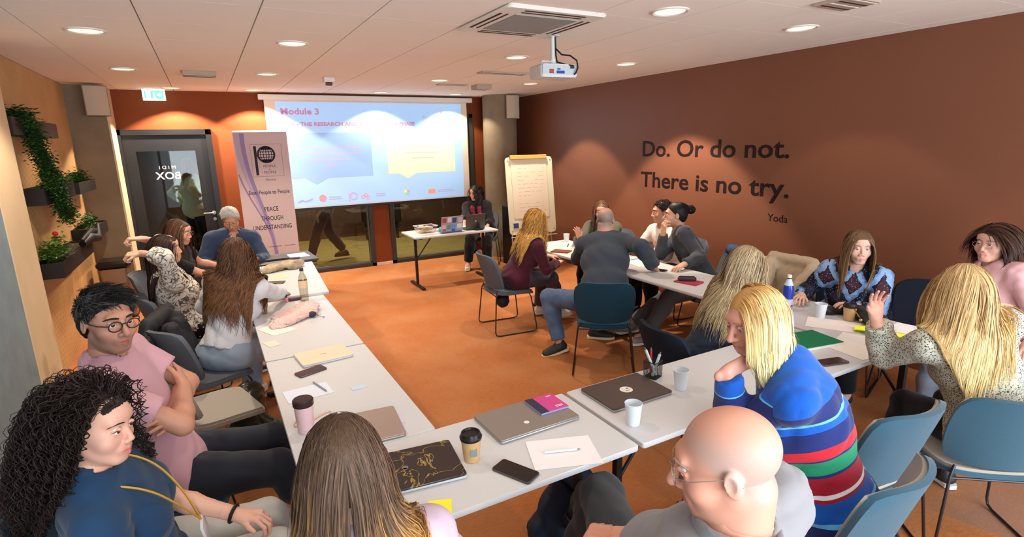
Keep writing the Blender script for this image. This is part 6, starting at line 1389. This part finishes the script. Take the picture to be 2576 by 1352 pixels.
 dict(id='stand', label='person with reddish blond hair and pale green jacket standing behind the door pane', sex='f', head=(-0.22,9.75,1.70), hrot=(20,0,0), pelvis=(-0.20,9.75,1.02), yaw=60, wL=(-0.32,9.98,1.1), wR=(-0.10,9.55,1.25), aL=(-0.28,9.82,0.10), aR=(-0.10,9.68,0.10), kL=(0,1,0.1), kR=(0,1,0.1), q=2.0, seed=43, face=False, scale=1.08, skin=(207,156,131), hair=dict(type='long', col=(176,112,56), n=600, m=14, len=0.26, rad=0.003, lift=0.006, lat=0.07), wear=[T_(M_lgreen, sleeve=1.9, inf=0.025), B_(M_blk), S_(M_shoe_d)]),
]  # END
FIG = {}
for P in PEOPLE:
    o, g = person(P); FIG[P['id']] = (o, g)
# ------------------------------------------------------------------ things on the tables
TZ = 0.741
def laptop(x0, x1, y0, y1, rz, lab, lid, z=TZ, th=0.018, base=None, extra=None, grp=None):
    cx, cy = (x0+x1)/2, (y0+y1)/2; w, d = x1-x0, y1-y0; e = empty('laptop', (cx,cy,z), rz, lab, 'laptop', grp)
    MB().slab(-w/2,w/2,-d/2,d/2,0.001,th*0.55,0.012,bev=0.002).build('base', base or mat('alu_grey',(170,166,162),0.4,metal=0.6), parent=e, smooth=True)
    MB().slab(-w/2,w/2,-d/2,d/2,th*0.6,th,0.012,bev=0.002).build('lid', lid, parent=e, smooth=True)
    return e
M_alu2 = mat('laptop_grey', (148,138,130), 0.4, metal=0.35); M_ldark = mat('laptop_dark', (86,74,70), 0.4, metal=0.3); M_lrose = mat('laptop_rose', (170,148,136), 0.4, metal=0.3); M_lcream = mat('laptop_cream', (232,208,180), 0.45)
def marble():
    m = mat('black_marble', (40,34,32), 0.25, spec=0.5); nt = m.node_tree; L = nt.links.new; tc = nt.nodes.new('ShaderNodeTexCoord'); n = nt.nodes.new('ShaderNodeTexNoise'); n.inputs['Scale'].default_value = 6.0; n.inputs['Detail'].default_value = 5; n.inputs['Distortion'].default_value = 0.8
    L(tc.outputs['Object'], n.inputs['Vector']); r = nt.nodes.new('ShaderNodeValToRGB'); e = r.color_ramp.elements; e[0].position = 0.493; e[0].color = lin((46,38,36)); e[1].position = 0.499; e[1].color = lin((196,164,84)); x = e.new(0.502); x.color = lin((150,116,60)); x = e.new(0.507); x.color = lin((44,37,35))
    L(n.outputs['Fac'], r.inputs[0]); L(r.outputs[0], bsdf(m).inputs['Base Color']); return m
e = laptop(0.40,0.70,1.63,1.885,-0.13,'closed laptop in black and gold marbled cover beside the foreground hair', marble(), base=mat('alu_light',(200,206,210),0.4))
ap = MB(); ap.lathe([(0,0),(0.012,0),(0.012,0.0004),(0,0.0004)], (-0.05,0.0,0.0181), 18).lathe([(0,0),(0.008,0),(0.008,0.0004),(0,0.0004)], (-0.052,-0.009,0.0181), 14); ap.build('lid_logo', mat('logo_grey',(130,116,106),0.5), parent=e)
e = laptop(0.885,1.275,1.745,1.995,0.02,'closed grey laptop under the pink and navy booklet', M_alu2)
MB().lathe([(0,0),(0.012,0),(0.012,0.0005),(0,0.0005)], (-0.03,-0.05,0.0182), 18).build('round_sticker', mat('sticker_white'), parent=e)
e = laptop(1.435,1.79,1.715,1.965,0.0,'closed dark laptop with white round sticker near the pen cup', M_ldark)
MB().lathe([(0,0),(0.031,0),(0.031,0.0005),(0,0.0005)], (0.0,0.0,0.0182), 24).build('round_sticker', mat('sticker_white'), parent=e); MB().box(0.005,0.018,0.004,0.010,0.0188,0.0192).build('sticker_print', M_black, parent=e); MB().box(-0.012,0.012,-0.014,-0.008,0.0188,0.0192).build('sticker_print', mat('print_green',(150,170,110),0.6), parent=e)
laptop(0.30,0.60,2.02,2.29,-0.10,'closed rose grey laptop half hidden behind the foreground hair', M_lrose, th=0.016)
e = laptop(0.315,0.595,3.0,3.215,0.10,'closed cream laptop on the second left table', M_lcream, base=mat('alu_light'))
MB().box(-0.02,0.02,-0.006,0.006,0.0181,0.0185).build('lid_logo', mat('logo_tan',(200,170,140),0.5), parent=e)
laptop(0.36,0.68,6.28,6.50,0.03,'closed black laptop on the dark far table', mat('laptop_black',(44,34,36),0.45), z=0.736, base=M_black)
# open laptops of the presenter
def open_laptop(x, y, rz, lab, lid, w=0.33, back=None):
    e = empty('laptop', (x,y,TZ), rz, lab, 'laptop'); MB().slab(-w/2,w/2,-0.11,0.12,0.001,0.014,0.01,bev=0.002).build('base', back or M_alu2, parent=e, smooth=True)
    R_ = TR(0,-0.11,0.012) @ Matrix.Rotation(math.radians(70+0),4,'X'); M2 = TR(0,-0.11,0.012) @ Matrix.Rotation(math.radians(14),4,'X')
    MB().box(-w/2,w/2,-0.006,0.0,0.0,0.22,M=M2,b=0.002).build('lid', lid, parent=e); return e, M2
e, M2 = open_laptop(2.84,7.0,0.06,'open silver laptop covered with blue and pink stickers on the presenter table', mat('lid_silver',(176,176,186),0.4,metal=0.4))
cols = [(184,70,90),(230,226,226),(60,80,140),(200,200,214),(220,190,190),(90,150,170),(120,160,220),(226,230,236),(60,100,180),(170,90,110)]
for k, (a, b_, w, h) in enumerate([(-0.15,0.14,0.06,0.06),(-0.075,0.14,0.06,0.07),(0.0,0.13,0.06,0.07),(0.09,0.13,0.06,0.07),(-0.15,0.05,0.06,0.06),(-0.08,0.04,0.06,0.06),(-0.01,0.03,0.07,0.07),(0.075,0.05,0.07,0.06),(0.0,0.01,0.05,0.03),(-0.14,0.02,0.05,0.03)]):
    MB().box(a,a+w,-0.0072-0.0002*k,-0.006,b_,b_+h,M=M2).build('sticker', mat('lid_sticker_%d'%k, cols[k], 0.6), parent=e)
MB().box(-0.15,0.19,-0.14,-0.11,0.0,0.003).build('blue_folder', mat('folder_blue',(60,90,180),0.5), parent=e)
e, M2 = open_laptop(3.22,7.02,-0.06,'open dark tablet computer before the presenter', mat('lid_dark',(92,86,80),0.4,metal=0.4), 0.29, M_black)
MB().lathe([(0,0),(0.012,0),(0.012,0.001),(0,0.001)], n=14, M=M2 @ TR(0,-0.006,0.12) @ Matrix.Rotation(PI/2,4,'X')).build('lid_logo', mat('logo_light',(206,200,190),0.4), parent=e)
def simple(name, lab, cat, mb, m, loc=(0,0,0), rz=0, grp=None, smooth=False):
    o = mb.build(name, m, smooth=smooth); o.location = loc; o.rotation_euler = (0,0,rz); tag(o, lab, cat, grp); return o
wc = empty('conference_camera', (3.24,6.84,TZ), 0, 'small black conference camera on the presenter table', 'camera')
MB().slab(-0.06,0.06,-0.03,0.03,0.0,0.025,0.012,bev=0.004).build('base', M_black, parent=wc); MB().tube([(0,0,0.02),(0,0,0.10)],0.014,10).sphere((0,0,0.10),0.018,10).build('camera_head', M_black, parent=wc, smooth=True)
bx = empty('plastic_box', (2.52,7.02,TZ+0.012), 0.1, 'clear plastic box full of paper packets on the presenter table', 'box')
M_clear = glass_mat('clear_plastic', (238,236,232), 0.12)
q = MB(); n_ = 4
for (za, wa, da, zb, wb2, db) in ((0.0,0.11,0.075,0.095,0.135,0.095),):
    A4 = [(-wa,-da,za),(wa,-da,za),(wa,da,za),(-wa,da,za)]; B4 = [(-wb2,-db,zb),(wb2,-db,zb),(wb2,db,zb),(-wb2,db,zb)]; q.add(A4+B4, [(0,3,2,1)]+[(i,(i+1)%4,(i+1)%4+4,i+4) for i in range(4)])
q.build('box_wall', M_clear, parent=bx); q = MB(); q.tube([(-0.137,-0.097,0.095),(0.137,-0.097,0.095),(0.137,0.097,0.095),(-0.137,0.097,0.095)],0.006,6,closed=True); q.build('rim', mat('rim_white',(226,220,212),0.4), parent=bx)
for k,(a,b_,c_,r_,cc) in enumerate([(-0.04,0,0.03,0.3,(214,176,130)),(0.04,0.01,0.035,-0.2,(226,206,176)),(0.0,0.02,0.075,0.15,(232,214,184)),(0.03,-0.03,0.07,-0.5,(196,150,120)),(-0.05,-0.02,0.085,0.6,(236,220,190))]):
    MB().box(-0.06,0.06,-0.035,0.035,-0.012,0.012,M=TR(a,b_,c_) @ RZ(r_) @ Matrix.Rotation(0.2*(k-2),4,'Y'),b=0.006).build('packet', mat('packet_%d'%k, cc, 0.7), parent=bx)
simple('paper_stack','white papers under the plastic box on the presenter table','paper',MB().box(-0.18,0.18,-0.12,0.12,0,0.011),mat('paper_white',(236,230,224),0.8),(2.55,7.0,TZ),0.1)
simple('tape_roll','turquoise roll beside the plastic box on the presenter table','roll',MB().lathe([(0.025,-0.025),(0.04,-0.025),(0.04,0.025),(0.025,0.025),(0.025,-0.025)],n=20,M=Matrix.Rotation(PI/2,4,'X'),cap=False),mat('turquoise',(70,160,164),0.5),(2.72,6.93,TZ+0.04),0.5,smooth=True)
# cups
def cup(x, y, lab, paper=False, h=0.095):
    e = empty('paper_cup' if paper else 'plastic_cup', (x,y,TZ), 0, lab, 'cup', None if paper else None)
    if paper:
        MB().lathe([(0.0,0.0),(0.029,0.0),(0.030,0.004),(0.039,h),(0.0,h)], n=28).build('cup_body', mat('kraft_paper',(206,166,116),0.75), parent=e, smooth=True)
        MB().lathe([(0.041,h-0.006),(0.043,h+0.004),(0.040,h+0.009),(0.036,h+0.020),(0.031,h+0.020),(0.029,h+0.014),(0.0,h+0.014)], n=28).build('lid', mat('lid_black',(32,28,27),0.35), parent=e, smooth=True)
    else:
        MB().lathe([(0.0,0.003),(0.024,0.003),(0.025,0.0),(0.027,0.0),(0.037,h),(0.038,h+0.001),(0.036,h),(0.026,0.006),(0.0,0.006)], n=28, cap=False).build('cup_body', mat('cup_white',(222,228,234),0.45), parent=e, smooth=True)
        MB().lathe([(0.0365,h-0.001),(0.0385,h+0.001),(0.0365,h+0.003)], n=28, cap=False).build('rim', mat('cup_white'), parent=e, smooth=True)
    return e
e = cup(0.745,1.712,'kraft coffee cup with black lid beside the marbled laptop',True)
MB().add([( -0.0375*math.sin(a), -0.0375*math.cos(a)*1.0, z) for z,a in ((0.03,-0.2),(0.03,0.5),(0.062,0.5),(0.062,-0.2))],[(0,1,2,3)]).build('cup_print', mat('print_grey',(130,140,140),0.7), parent=e)
cup(1.445,1.60,'white plastic cup standing before the dark laptop'); cup(1.865,1.74,'white plastic cup right of the pen cup')
cup(3.43,2.03,'white plastic cup near the blue bottle'); cup(3.53,1.90,'kraft coffee cup with black lid beside the black handbag',True)
cup(3.70,5.36,'white plastic cup under the flipchart')
# phones
def phone(x, y, rz, lab, col=(30,24,26), w=0.075, l=0.155, z=TZ):
    e = empty('phone', (x,y,z), rz, lab, 'phone'); MB().slab(-w/2,w/2,-l/2,l/2,0.0,0.0085,0.010,bev=0.0015).build('case', mat('phone_edge',(96,92,90),0.3,metal=0.6), parent=e, smooth=True)
    MB().slab(-w/2+0.003,w/2-0.003,-l/2+0.003,l/2-0.003,0.0085,0.0092,0.008).build('screen_glass', mat('phone_%d'%col[0], col, 0.12, spec=0.6), parent=e); return e
phone(0.847,1.553,0.45,'black phone lying on the near table before the grey laptop',(22,16,18),0.078,0.165)
phone(0.355,2.917,PI/2+0.35,'dark brown phone before the cream laptop',(64,42,42))
phone(2.77,1.55,-0.25+PI/2,'black phone behind the striped sweater near the green folder',(60,44,42),0.075,0.16)
phone(3.53,3.63,0.3,'black phone under the elbow of the person with the bun',(24,22,24))
phone(0.71,6.30,1.3,'dark phone on the dark far table',(40,40,50),z=0.736)
phone(0.41,5.08,1.2,'grey phone on the far left table beside the white sleeve',(90,84,80),z=0.763)
# papers, notes, pens
def sheet(x, y, w, h, rz, lab, col=(236,236,238), z=TZ, t=0.0012, nm='paper_sheet', cat='paper', grp=None): return simple(nm, lab, cat, MB().box(-w/2,w/2,-h/2,h/2,0,t), mat('sheet_%d_%d_%d'%tuple(col), col, 0.8), (x,y,z), rz, grp)
sheet(0.30,2.66,0.21,0.15,0.08,'pale blue paper with a small emblem near the pen on the second left table',(222,228,240)); sheet(0.53,2.59,0.075,0.05,0.1,'small pale blue note at the table edge behind the pen',(196,216,232))
sheet(1.07,1.575,0.26,0.20,-0.35,'white paper sheet under the white pen on the near table',(238,234,234)); sheet(0.535,1.51,0.078,0.078,-0.38,'bright yellow sticky note at the near table edge',(246,238,60),nm='sticky_note',cat='note')
sheet(0.60,2.17,0.06,0.09,-0.2,'small pale violet card beside the rose grey laptop',(206,200,216),nm='card',cat='card')
sheet(0.28,3.78,0.16,0.22,0.4,'white paper sheet left of the scarf on the left table',(236,226,214)); sheet(0.22,3.50,0.07,0.11,0.3,'thin clear sleeve below the scarf on the left table',(222,214,196))
sheet(3.36,1.90,0.22,0.30,0.5,'white paper with red sketch left of the black handbag',(236,226,222)); sheet(3.22,1.62,0.21,0.29,0.3,'white paper under the blue pen near the yellow papers',(232,226,222)); sheet(3.05,1.60,0.20,0.27,-0.15,'white paper beside the green folder',(238,232,222),t=0.002)
sheet(3.60,2.45,0.21,0.29,0.1,'white paper right of the blue bottle',(232,228,228)); sheet(3.50,4.88,0.21,0.29,0.2,'white paper under the flipchart on the right tables',(240,228,206)); sheet(3.60,3.95,0.2,0.28,-0.2,'white paper beside the hidden person in white shirt',(236,226,214))
sheet(0.78,6.46,0.22,0.26,0.1,'white paper on the dark far table',(236,228,222),z=0.736); sheet(0.48,5.30,0.10,0.12,0.1,'pale yellow note on the far left table',(244,232,150),z=0.763,nm='sticky_note',cat='note')
sheet(3.66,1.55,0.21,0.29,0.2,'white paper under the black handbag',(236,232,232))
def yel(x, y, rz, lab):
    b = MB(); n = 8; V = []; F = []
    for i in range(n+1):
        for j in range(5): V.append((-0.07+0.14*i/n, -0.06+0.12*j/4, 0.012+0.010*math.sin(i*1.1+j*0.7)))
    for i in range(n):
        for j in range(4): a = i*5+j; F.append((a,a+5,a+6,a+1))
    b.add(V,F); return simple('yellow_sheet', lab, 'paper', b, mat('neon_yellow',(226,232,50),0.7), (x,y,TZ+0.004), rz)
yel(3.40,1.72,0.3,'crumpled bright yellow sheet beside the black handbag'); yel(3.42,1.57,0.1,'crumpled bright yellow sheet nearest the raised hand')
gf = empty('folder', (2.93,1.80,TZ), -0.18, 'dark green folder on a white pad behind the striped sweater', 'folder'); MB().box(-0.16,0.16,-0.11,0.11,0,0.014).build('white_pad', mat('paper_white'), parent=gf); MB().box(-0.155,0.165,-0.105,0.115,0.015,0.019).build('green_cover', mat('green_cover',(12,122,82),0.5), parent=gf)
bk = empty('booklet', (1.205,1.905,TZ+0.0185), 0.0, 'small pink and navy booklet lying on the grey laptop', 'book'); MB().box(-0.07,0.07,-0.072,0.072,0.0,0.009).build('pages', mat('pages_blue',(150,160,206),0.7), parent=bk); MB().box(-0.03,0.071,-0.073,0.073,0.009,0.0105).build('cover', mat('cover_pink',(206,70,140),0.45), parent=bk); MB().box(-0.071,-0.03,-0.073,0.073,0.009,0.0105).build('spine_band', mat('cover_navy',(52,48,74),0.45), parent=bk)
MB().box(0.03,0.055,0.05,0.056,0.0105,0.0108).box(0.02,0.055,-0.045,-0.04,0.0105,0.0108).box(0.02,0.055,-0.054,-0.050,0.0105,0.0108).build('cover_print', mat('sticker_white'), parent=bk)
def pen(p, q_, lab, col, r=0.0045, name='pen'):
    p = Vector(p); q_ = Vector(q_); e = empty(name, p, 0, lab, 'pen'); d = q_-p
    MB().tube([(0,0,0),d*0.9],r,8).build('barrel', mat('pen_%d_%d_%d'%tuple(col),col,0.4), parent=e, smooth=True); MB().tube([d*0.9,d],[r*0.7,r*0.2],8).build('tip', mat('pen_tip',(120,120,124),0.4), parent=e); return e
pen((1.0,1.60,TZ+0.007),(1.135,1.548,TZ+0.007),'white pen on the paper of the near table',(226,230,234)); pen((0.342,2.76,TZ+0.006),(0.382,2.61,TZ+0.006),'silver pen on the second left table',(150,150,156)); pen((3.13,1.50,TZ+0.008),(3.10,1.41,TZ+0.008),'blue pen at the corner of the right tables',(70,110,180),0.006)
pen((0.33,5.0,0.769),(0.47,5.02,0.769),'thin dark pen on the far left table',(120,90,80),0.003)
# pen cup
pc = empty('pen_holder', (1.85,1.915,TZ), 0.3, 'black wire mesh pen holder with pens at the inner table edge', 'pen holder'); w = MB(); a = 0.034
for z in [0.0+0.007*k for k in range(13)]: w.tube([(-a,-a,z),(a,-a,z),(a,a,z),(-a,a,z)],0.0009,4,closed=True)
for k in range(9):
    t = -a+2*a*k/8
    for s_ in (-a,a): w.tube([(t,s_,0),(t,s_,0.085)],0.0009,4,cap=False); w.tube([(s_,t,0),(s_,t,0.085)],0.0009,4,cap=False)
w.tube([(-a,-a,0.086),(a,-a,0.086),(a,a,0.086),(-a,a,0.086)],0.0025,6,closed=True); w.box(-a,a,-a,a,0,0.002); o = w.build('mesh_basket', M_black, parent=pc)
pen((1.862,1.905,TZ+0.01),(1.80,1.925,TZ+0.165),'white marker leaning left in the pen holder',(216,228,226),0.007,'marker'); pen((1.838,1.905,TZ+0.01),(1.885,1.90,TZ+0.13),'grey marker leaning right in the pen holder',(190,206,206),0.007,'marker'); pen((1.85,1.925,TZ+0.01),(1.862,1.945,TZ+0.145),'red pen standing in the pen holder',(200,50,60),0.005)
# tumbler with charging cable
tb = empty('tumbler', (0.232,2.27,TZ), 0, 'pale pink tumbler with dark brown lid by the foreground hair', 'tumbler'); MB().lathe([(0.0,0),(0.031,0),(0.033,0.006),(0.039,0.12),(0.0,0.12)],n=32).build('body', mat('tumbler_pink',(226,190,192),0.35), parent=tb, smooth=True); MB().lathe([(0.040,0.12),(0.042,0.123),(0.042,0.145),(0.038,0.150),(0.0,0.150)],n=32).build('lid', mat('tumbler_lid',(56,36,34),0.4), parent=tb, smooth=True)
cb_ = MB(); pts_ = [(0.19+0.05*math.cos(t)+0.018*t, 2.36+0.035*math.sin(t*1.3), TZ+0.004) for t in np.linspace(0,9,40)]; cb_.tube(pts_,0.0028,5); simple('cable','pale orange coiled cable behind the pink tumbler','cable',cb_,mat('cable_orange',(226,180,150),0.6),smooth=True)
# bottles
wb3 = empty('water_bottle', (0.552,4.42,TZ), 0, 'clear water bottle with peach label on the left tables', 'bottle'); MB().lathe([(0.0,0.0),(0.030,0.0),(0.033,0.01),(0.032,0.07),(0.034,0.12),(0.034,0.17),(0.026,0.20),(0.014,0.225),(0.013,0.24)],n=28,cap=False).build('bottle_body', glass_mat('bottle_clear',(226,224,210),0.06), parent=wb3, smooth=True); MB().lathe([(0.0345,0.11),(0.0348,0.11),(0.0348,0.165),(0.0345,0.165)],n=28,cap=False).build('label', mat('label_peach',(236,196,160),0.5), parent=wb3, smooth=True); MB().lathe([(0.0,0.24),(0.015,0.24),(0.015,0.262),(0.0,0.262)],n=20).build('cap', mat('cap_dark',(50,60,66),0.4), parent=wb3, smooth=True)
bb = empty('drink_bottle', (3.40,2.25,TZ), 0, 'deep blue bottle with white cap and label on the right tables', 'bottle'); MB().lathe([(0.0,0.0),(0.032,0.0),(0.034,0.01),(0.034,0.05),(0.033,0.10),(0.035,0.15),(0.030,0.18)],n=28,cap=False).build('bottle_body', mat('bottle_blue',(44,66,170),0.2,spec=0.6), parent=bb, smooth=True); MB().lathe([(0.030,0.18),(0.020,0.205),(0.014,0.225)],n=24,cap=False).build('bottle_neck', mat('bottle_pale',(200,214,236),0.3), parent=bb, smooth=True); MB().lathe([(0.0,0.225),(0.015,0.225),(0.015,0.232)],n=20,cap=False).build('neck_ring', M_black, parent=bb); MB().lathe([(0.0,0.232),(0.015,0.232),(0.014,0.252),(0.0,0.252)],n=20).build('cap', mat('cap_white',(232,234,236),0.4), parent=bb, smooth=True); MB().lathe([(0.0346,0.045),(0.0352,0.045),(0.0350,0.085),(0.0344,0.085)],n=28,cap=False).build('label', mat('label_white',(196,206,226),0.5), parent=bb, smooth=True)
nb = empty('nail_bottle', (0.424,4.45,TZ), 0, 'tiny pink bottle with black cap left of the water bottle', 'bottle'); MB().lathe([(0.0,0),(0.012,0),(0.012,0.03),(0.006,0.036),(0,0.036)],n=14).build('glass', mat('nail_pink',(220,140,160),0.3), parent=nb, smooth=True); MB().lathe([(0.0,0.036),(0.006,0.036),(0.005,0.065),(0,0.065)],n=12).build('cap', M_black, parent=nb, smooth=True)
simple('glasses_case','flat dark case between the tiny bottle and the water bottle','case',MB().slab(-0.05,0.05,-0.018,0.018,0.0,0.02,0.01,bev=0.004),mat('case_maroon',(80,44,50),0.5),(0.485,4.47,TZ),0.05,smooth=True)
# soft things made from distance fields
def soft(name, lab, cat, prims, m, h=0.006, wr=(0.006,0.05), seed=1, half=None):
    pts = []; 
    for p in prims: pts += [p[0], p[1]]
    r = max(max(p[2], p[3]) for p in prims); lo, hi = bounds(pts, r+0.05); F = Field(lo, hi, h)
    for p in prims: F.cone(p[0], p[1], p[2], p[3], 0.03, flat=p[4] if len(p) > 4 else None)
    F.wrinkle(wr[0], wr[1], seed, 6)
    if half: F.half(*half)
    V, Fq = F.mesh(); base = A_([np.mean([p[0][0] for p in prims]), np.mean([p[0][1] for p in prims]), V[:,2].min()]); o = np_obj(name, V, Fq, m, None, base); o.location = base; tag(o, lab, cat); return o
UPZ = A_([0,0,1.]); tab = (A_([0,0,TZ+0.002]), A_([0,0,-1.]))
soft('scarf_bag','pale pink crumpled silk scarf bag on the first left table','scarf',[((0.34,3.98,0.76),(0.54,4.12,0.772),0.07,0.07,(UPZ,0.42)),((0.34,3.88,0.758),(0.50,4.0,0.768),0.06,0.07,(UPZ,0.4)),((0.28,3.82,0.75),(0.36,3.90,0.758),0.035,0.05,(UPZ,0.4))], mat('silk_pink',(226,196,190),0.5,col2=(206,160,150),nscale=14,sheen=0.3), 0.0042, (0.0045,0.038), 3, tab)
simple('black_pouch','small black round pouch with cord on the pink scarf bag','pouch',MB().sphere((0,0,0.022),0.026,14,(1.1,0.9,0.8)).tube([(0.02,-0.01,0.02),(0.05,-0.03,0.005),(0.075,-0.05,0.004),(0.06,-0.07,0.004)],0.0016,5),mat('pouch_dark',(54,50,58),0.6),(0.53,3.93,TZ),0,smooth=True)
soft('tote_bag','crumpled beige and grey tote bag at the far end of the left tables','bag',[((0.42,5.62,0.79),(0.62,5.72,0.80),0.05,0.05,(UPZ,0.6)),((0.38,5.55,0.79),(0.50,5.60,0.80),0.04,0.05,(UPZ,0.6)),((0.62,5.60,0.79),(0.70,5.70,0.80),0.045,0.045,(UPZ,0.6))], mat('canvas_beige',(196,180,150),0.85,col2=(120,104,90),nscale=10), 0.007, (0.007,0.06), 5, (A_([0,0,0.764]),A_([0,0,-1.])))
hb = soft('handbag','black leather handbag with gold trim before the ornate blouse','bag',[((3.52,1.72,0.79),(3.62,1.90,0.79),0.05,0.045,(UPZ,0.9)),((3.55,1.70,0.76),(3.68,1.88,0.76),0.05,0.05,(UPZ,0.8))], mat('leather_black',(44,44,42),0.35,bump=0.2,bscale=150), 0.006, (0.003,0.08), 7, tab)
simple('bag_chain','gold clasp and zip of the black handbag','clasp',MB().tube([(3.46,1.80,0.80),(3.50,1.86,0.835),(3.60,1.93,0.845),(3.66,1.95,0.83)],0.004,6).sphere((3.46,1.79,0.785),0.010,8).sphere((3.475,1.74,0.775),0.010,8),mat('gold_metal',(200,170,110),0.25,metal=1.0),smooth=True)
soft('black_purse','black crumpled purse behind the kraft coffee cup','bag',[((3.55,2.06,0.76),(3.66,2.0,0.765),0.04,0.04,(UPZ,0.6))], mat('leather_black'), 0.006, (0.004,0.05), 9, tab)
soft('coat','black coat hanging over the chair beside the white top','coat',[((-0.44,3.99,0.84),(-0.36,4.32,0.84),0.045,0.045),((-0.47,3.96,0.66),(-0.37,4.36,0.66),0.16,0.16,(A_([0.9,0.3,0]),0.28)),((-0.49,3.96,0.42),(-0.40,4.36,0.42),0.14,0.14,(A_([0.9,0.3,0]),0.3)),((-0.33,4.02,0.78),(-0.24,4.05,0.55),0.05,0.035),((-0.31,4.26,0.78),(-0.22,4.22,0.55),0.05,0.035)], mat('coat_black',(40,38,40),0.7,bump=0.15,bscale=200), 0.010, (0.005,0.07), 11)
soft('coat','beige coat draped over the chair by the rust wall','coat',[((4.42,2.72,0.86),(4.42,3.10,0.86),0.04,0.04),((4.42,2.70,0.70),(4.42,3.12,0.70),0.15,0.15,(A_([1.0,0,0]),0.3)),((4.46,2.70,0.42),(4.46,3.12,0.42),0.15,0.15,(A_([1.0,0,0]),0.3)),((4.36,2.70,0.80),(4.18,2.78,0.56),0.05,0.04),((4.36,3.08,0.80),(4.20,3.0,0.56),0.05,0.04)], mat('coat_beige',(196,178,150),0.8,bump=0.15,bscale=200), 0.011, (0.005,0.08), 13)
soft('jacket','blue denim jacket hanging on the chair of the person with the bun','coat',[((4.36,3.32,0.84),(4.46,3.60,0.84),0.05,0.05),((4.36,3.30,0.68),(4.48,3.62,0.68),0.06,0.06)], mat('jacket_blue',(50,70,104),0.8,bump=0.2,bscale=200), 0.009, (0.008,0.08), 15)
soft('backpack','dark navy rucksack on the floor under the near table','bag',[((1.22,1.82,0.16),(1.32,1.86,0.34),0.14,0.10),((1.34,1.86,0.10),(1.52,1.90,0.08),0.08,0.06)], mat('bag_navy',(30,38,56),0.75,bump=0.2,bscale=160), 0.010, (0.008,0.10), 17, (A_([0,0,0.004]),A_([0,0,-1.])))
soft('rubbish_bag','glossy olive black bag on the floor beside the beige chair','bag',[((0.02,3.62,0.14),(0.06,3.82,0.30),0.13,0.09),((0.05,3.70,0.10),(0.14,3.60,0.10),0.12,0.10)], mat('bag_gloss',(46,46,36),0.3,spec=0.5), 0.010, (0.008,0.08), 19, (A_([0,0,0.004]),A_([0,0,-1.])))
soft('bag','black bag on the floor under the slate chair before the flipchart','bag',[((2.50,4.78,0.33),(2.62,5.0,0.33),0.06,0.05)], mat('bag_black',(28,24,26),0.7), 0.012, (0.006,0.08), 21)
simple('notebook','brown notebook at the edge of the right tables','book',MB().box(-0.07,0.07,-0.10,0.10,0,0.012,b=0.002),mat('note_brown',(120,60,40),0.6),(3.30,4.88,TZ),0.6); simple('notebook','dark pink notebook under the spectacle case','book',MB().box(-0.07,0.07,-0.10,0.10,0,0.012,b=0.002),mat('note_pink',(170,60,80),0.6),(3.42,3.16,TZ),0.25); simple('glasses_case','dark case on the dark pink notebook','case',MB().slab(-0.03,0.03,-0.075,0.075,0,0.035,0.02,bev=0.012),mat('case_dark',(60,44,48),0.5),(3.42,3.18,TZ+0.0125),0.9,smooth=True)
pen((3.52,5.08,TZ+0.006),(3.62,5.2,TZ+0.006),'grey marker on the paper under the flipchart',(90,100,110),0.007,'marker')
simple('charger','black power plug on the floor beside the navy rucksack','charger',MB().box(-0.04,0.04,-0.03,0.03,0,0.04,b=0.006).tube([(0.04,0,0.02),(0.12,0.03,0.008),(0.22,-0.03,0.008),(0.30,-0.02,0.008)],0.004,6),M_black,(1.70,1.80,0.001),0.2)
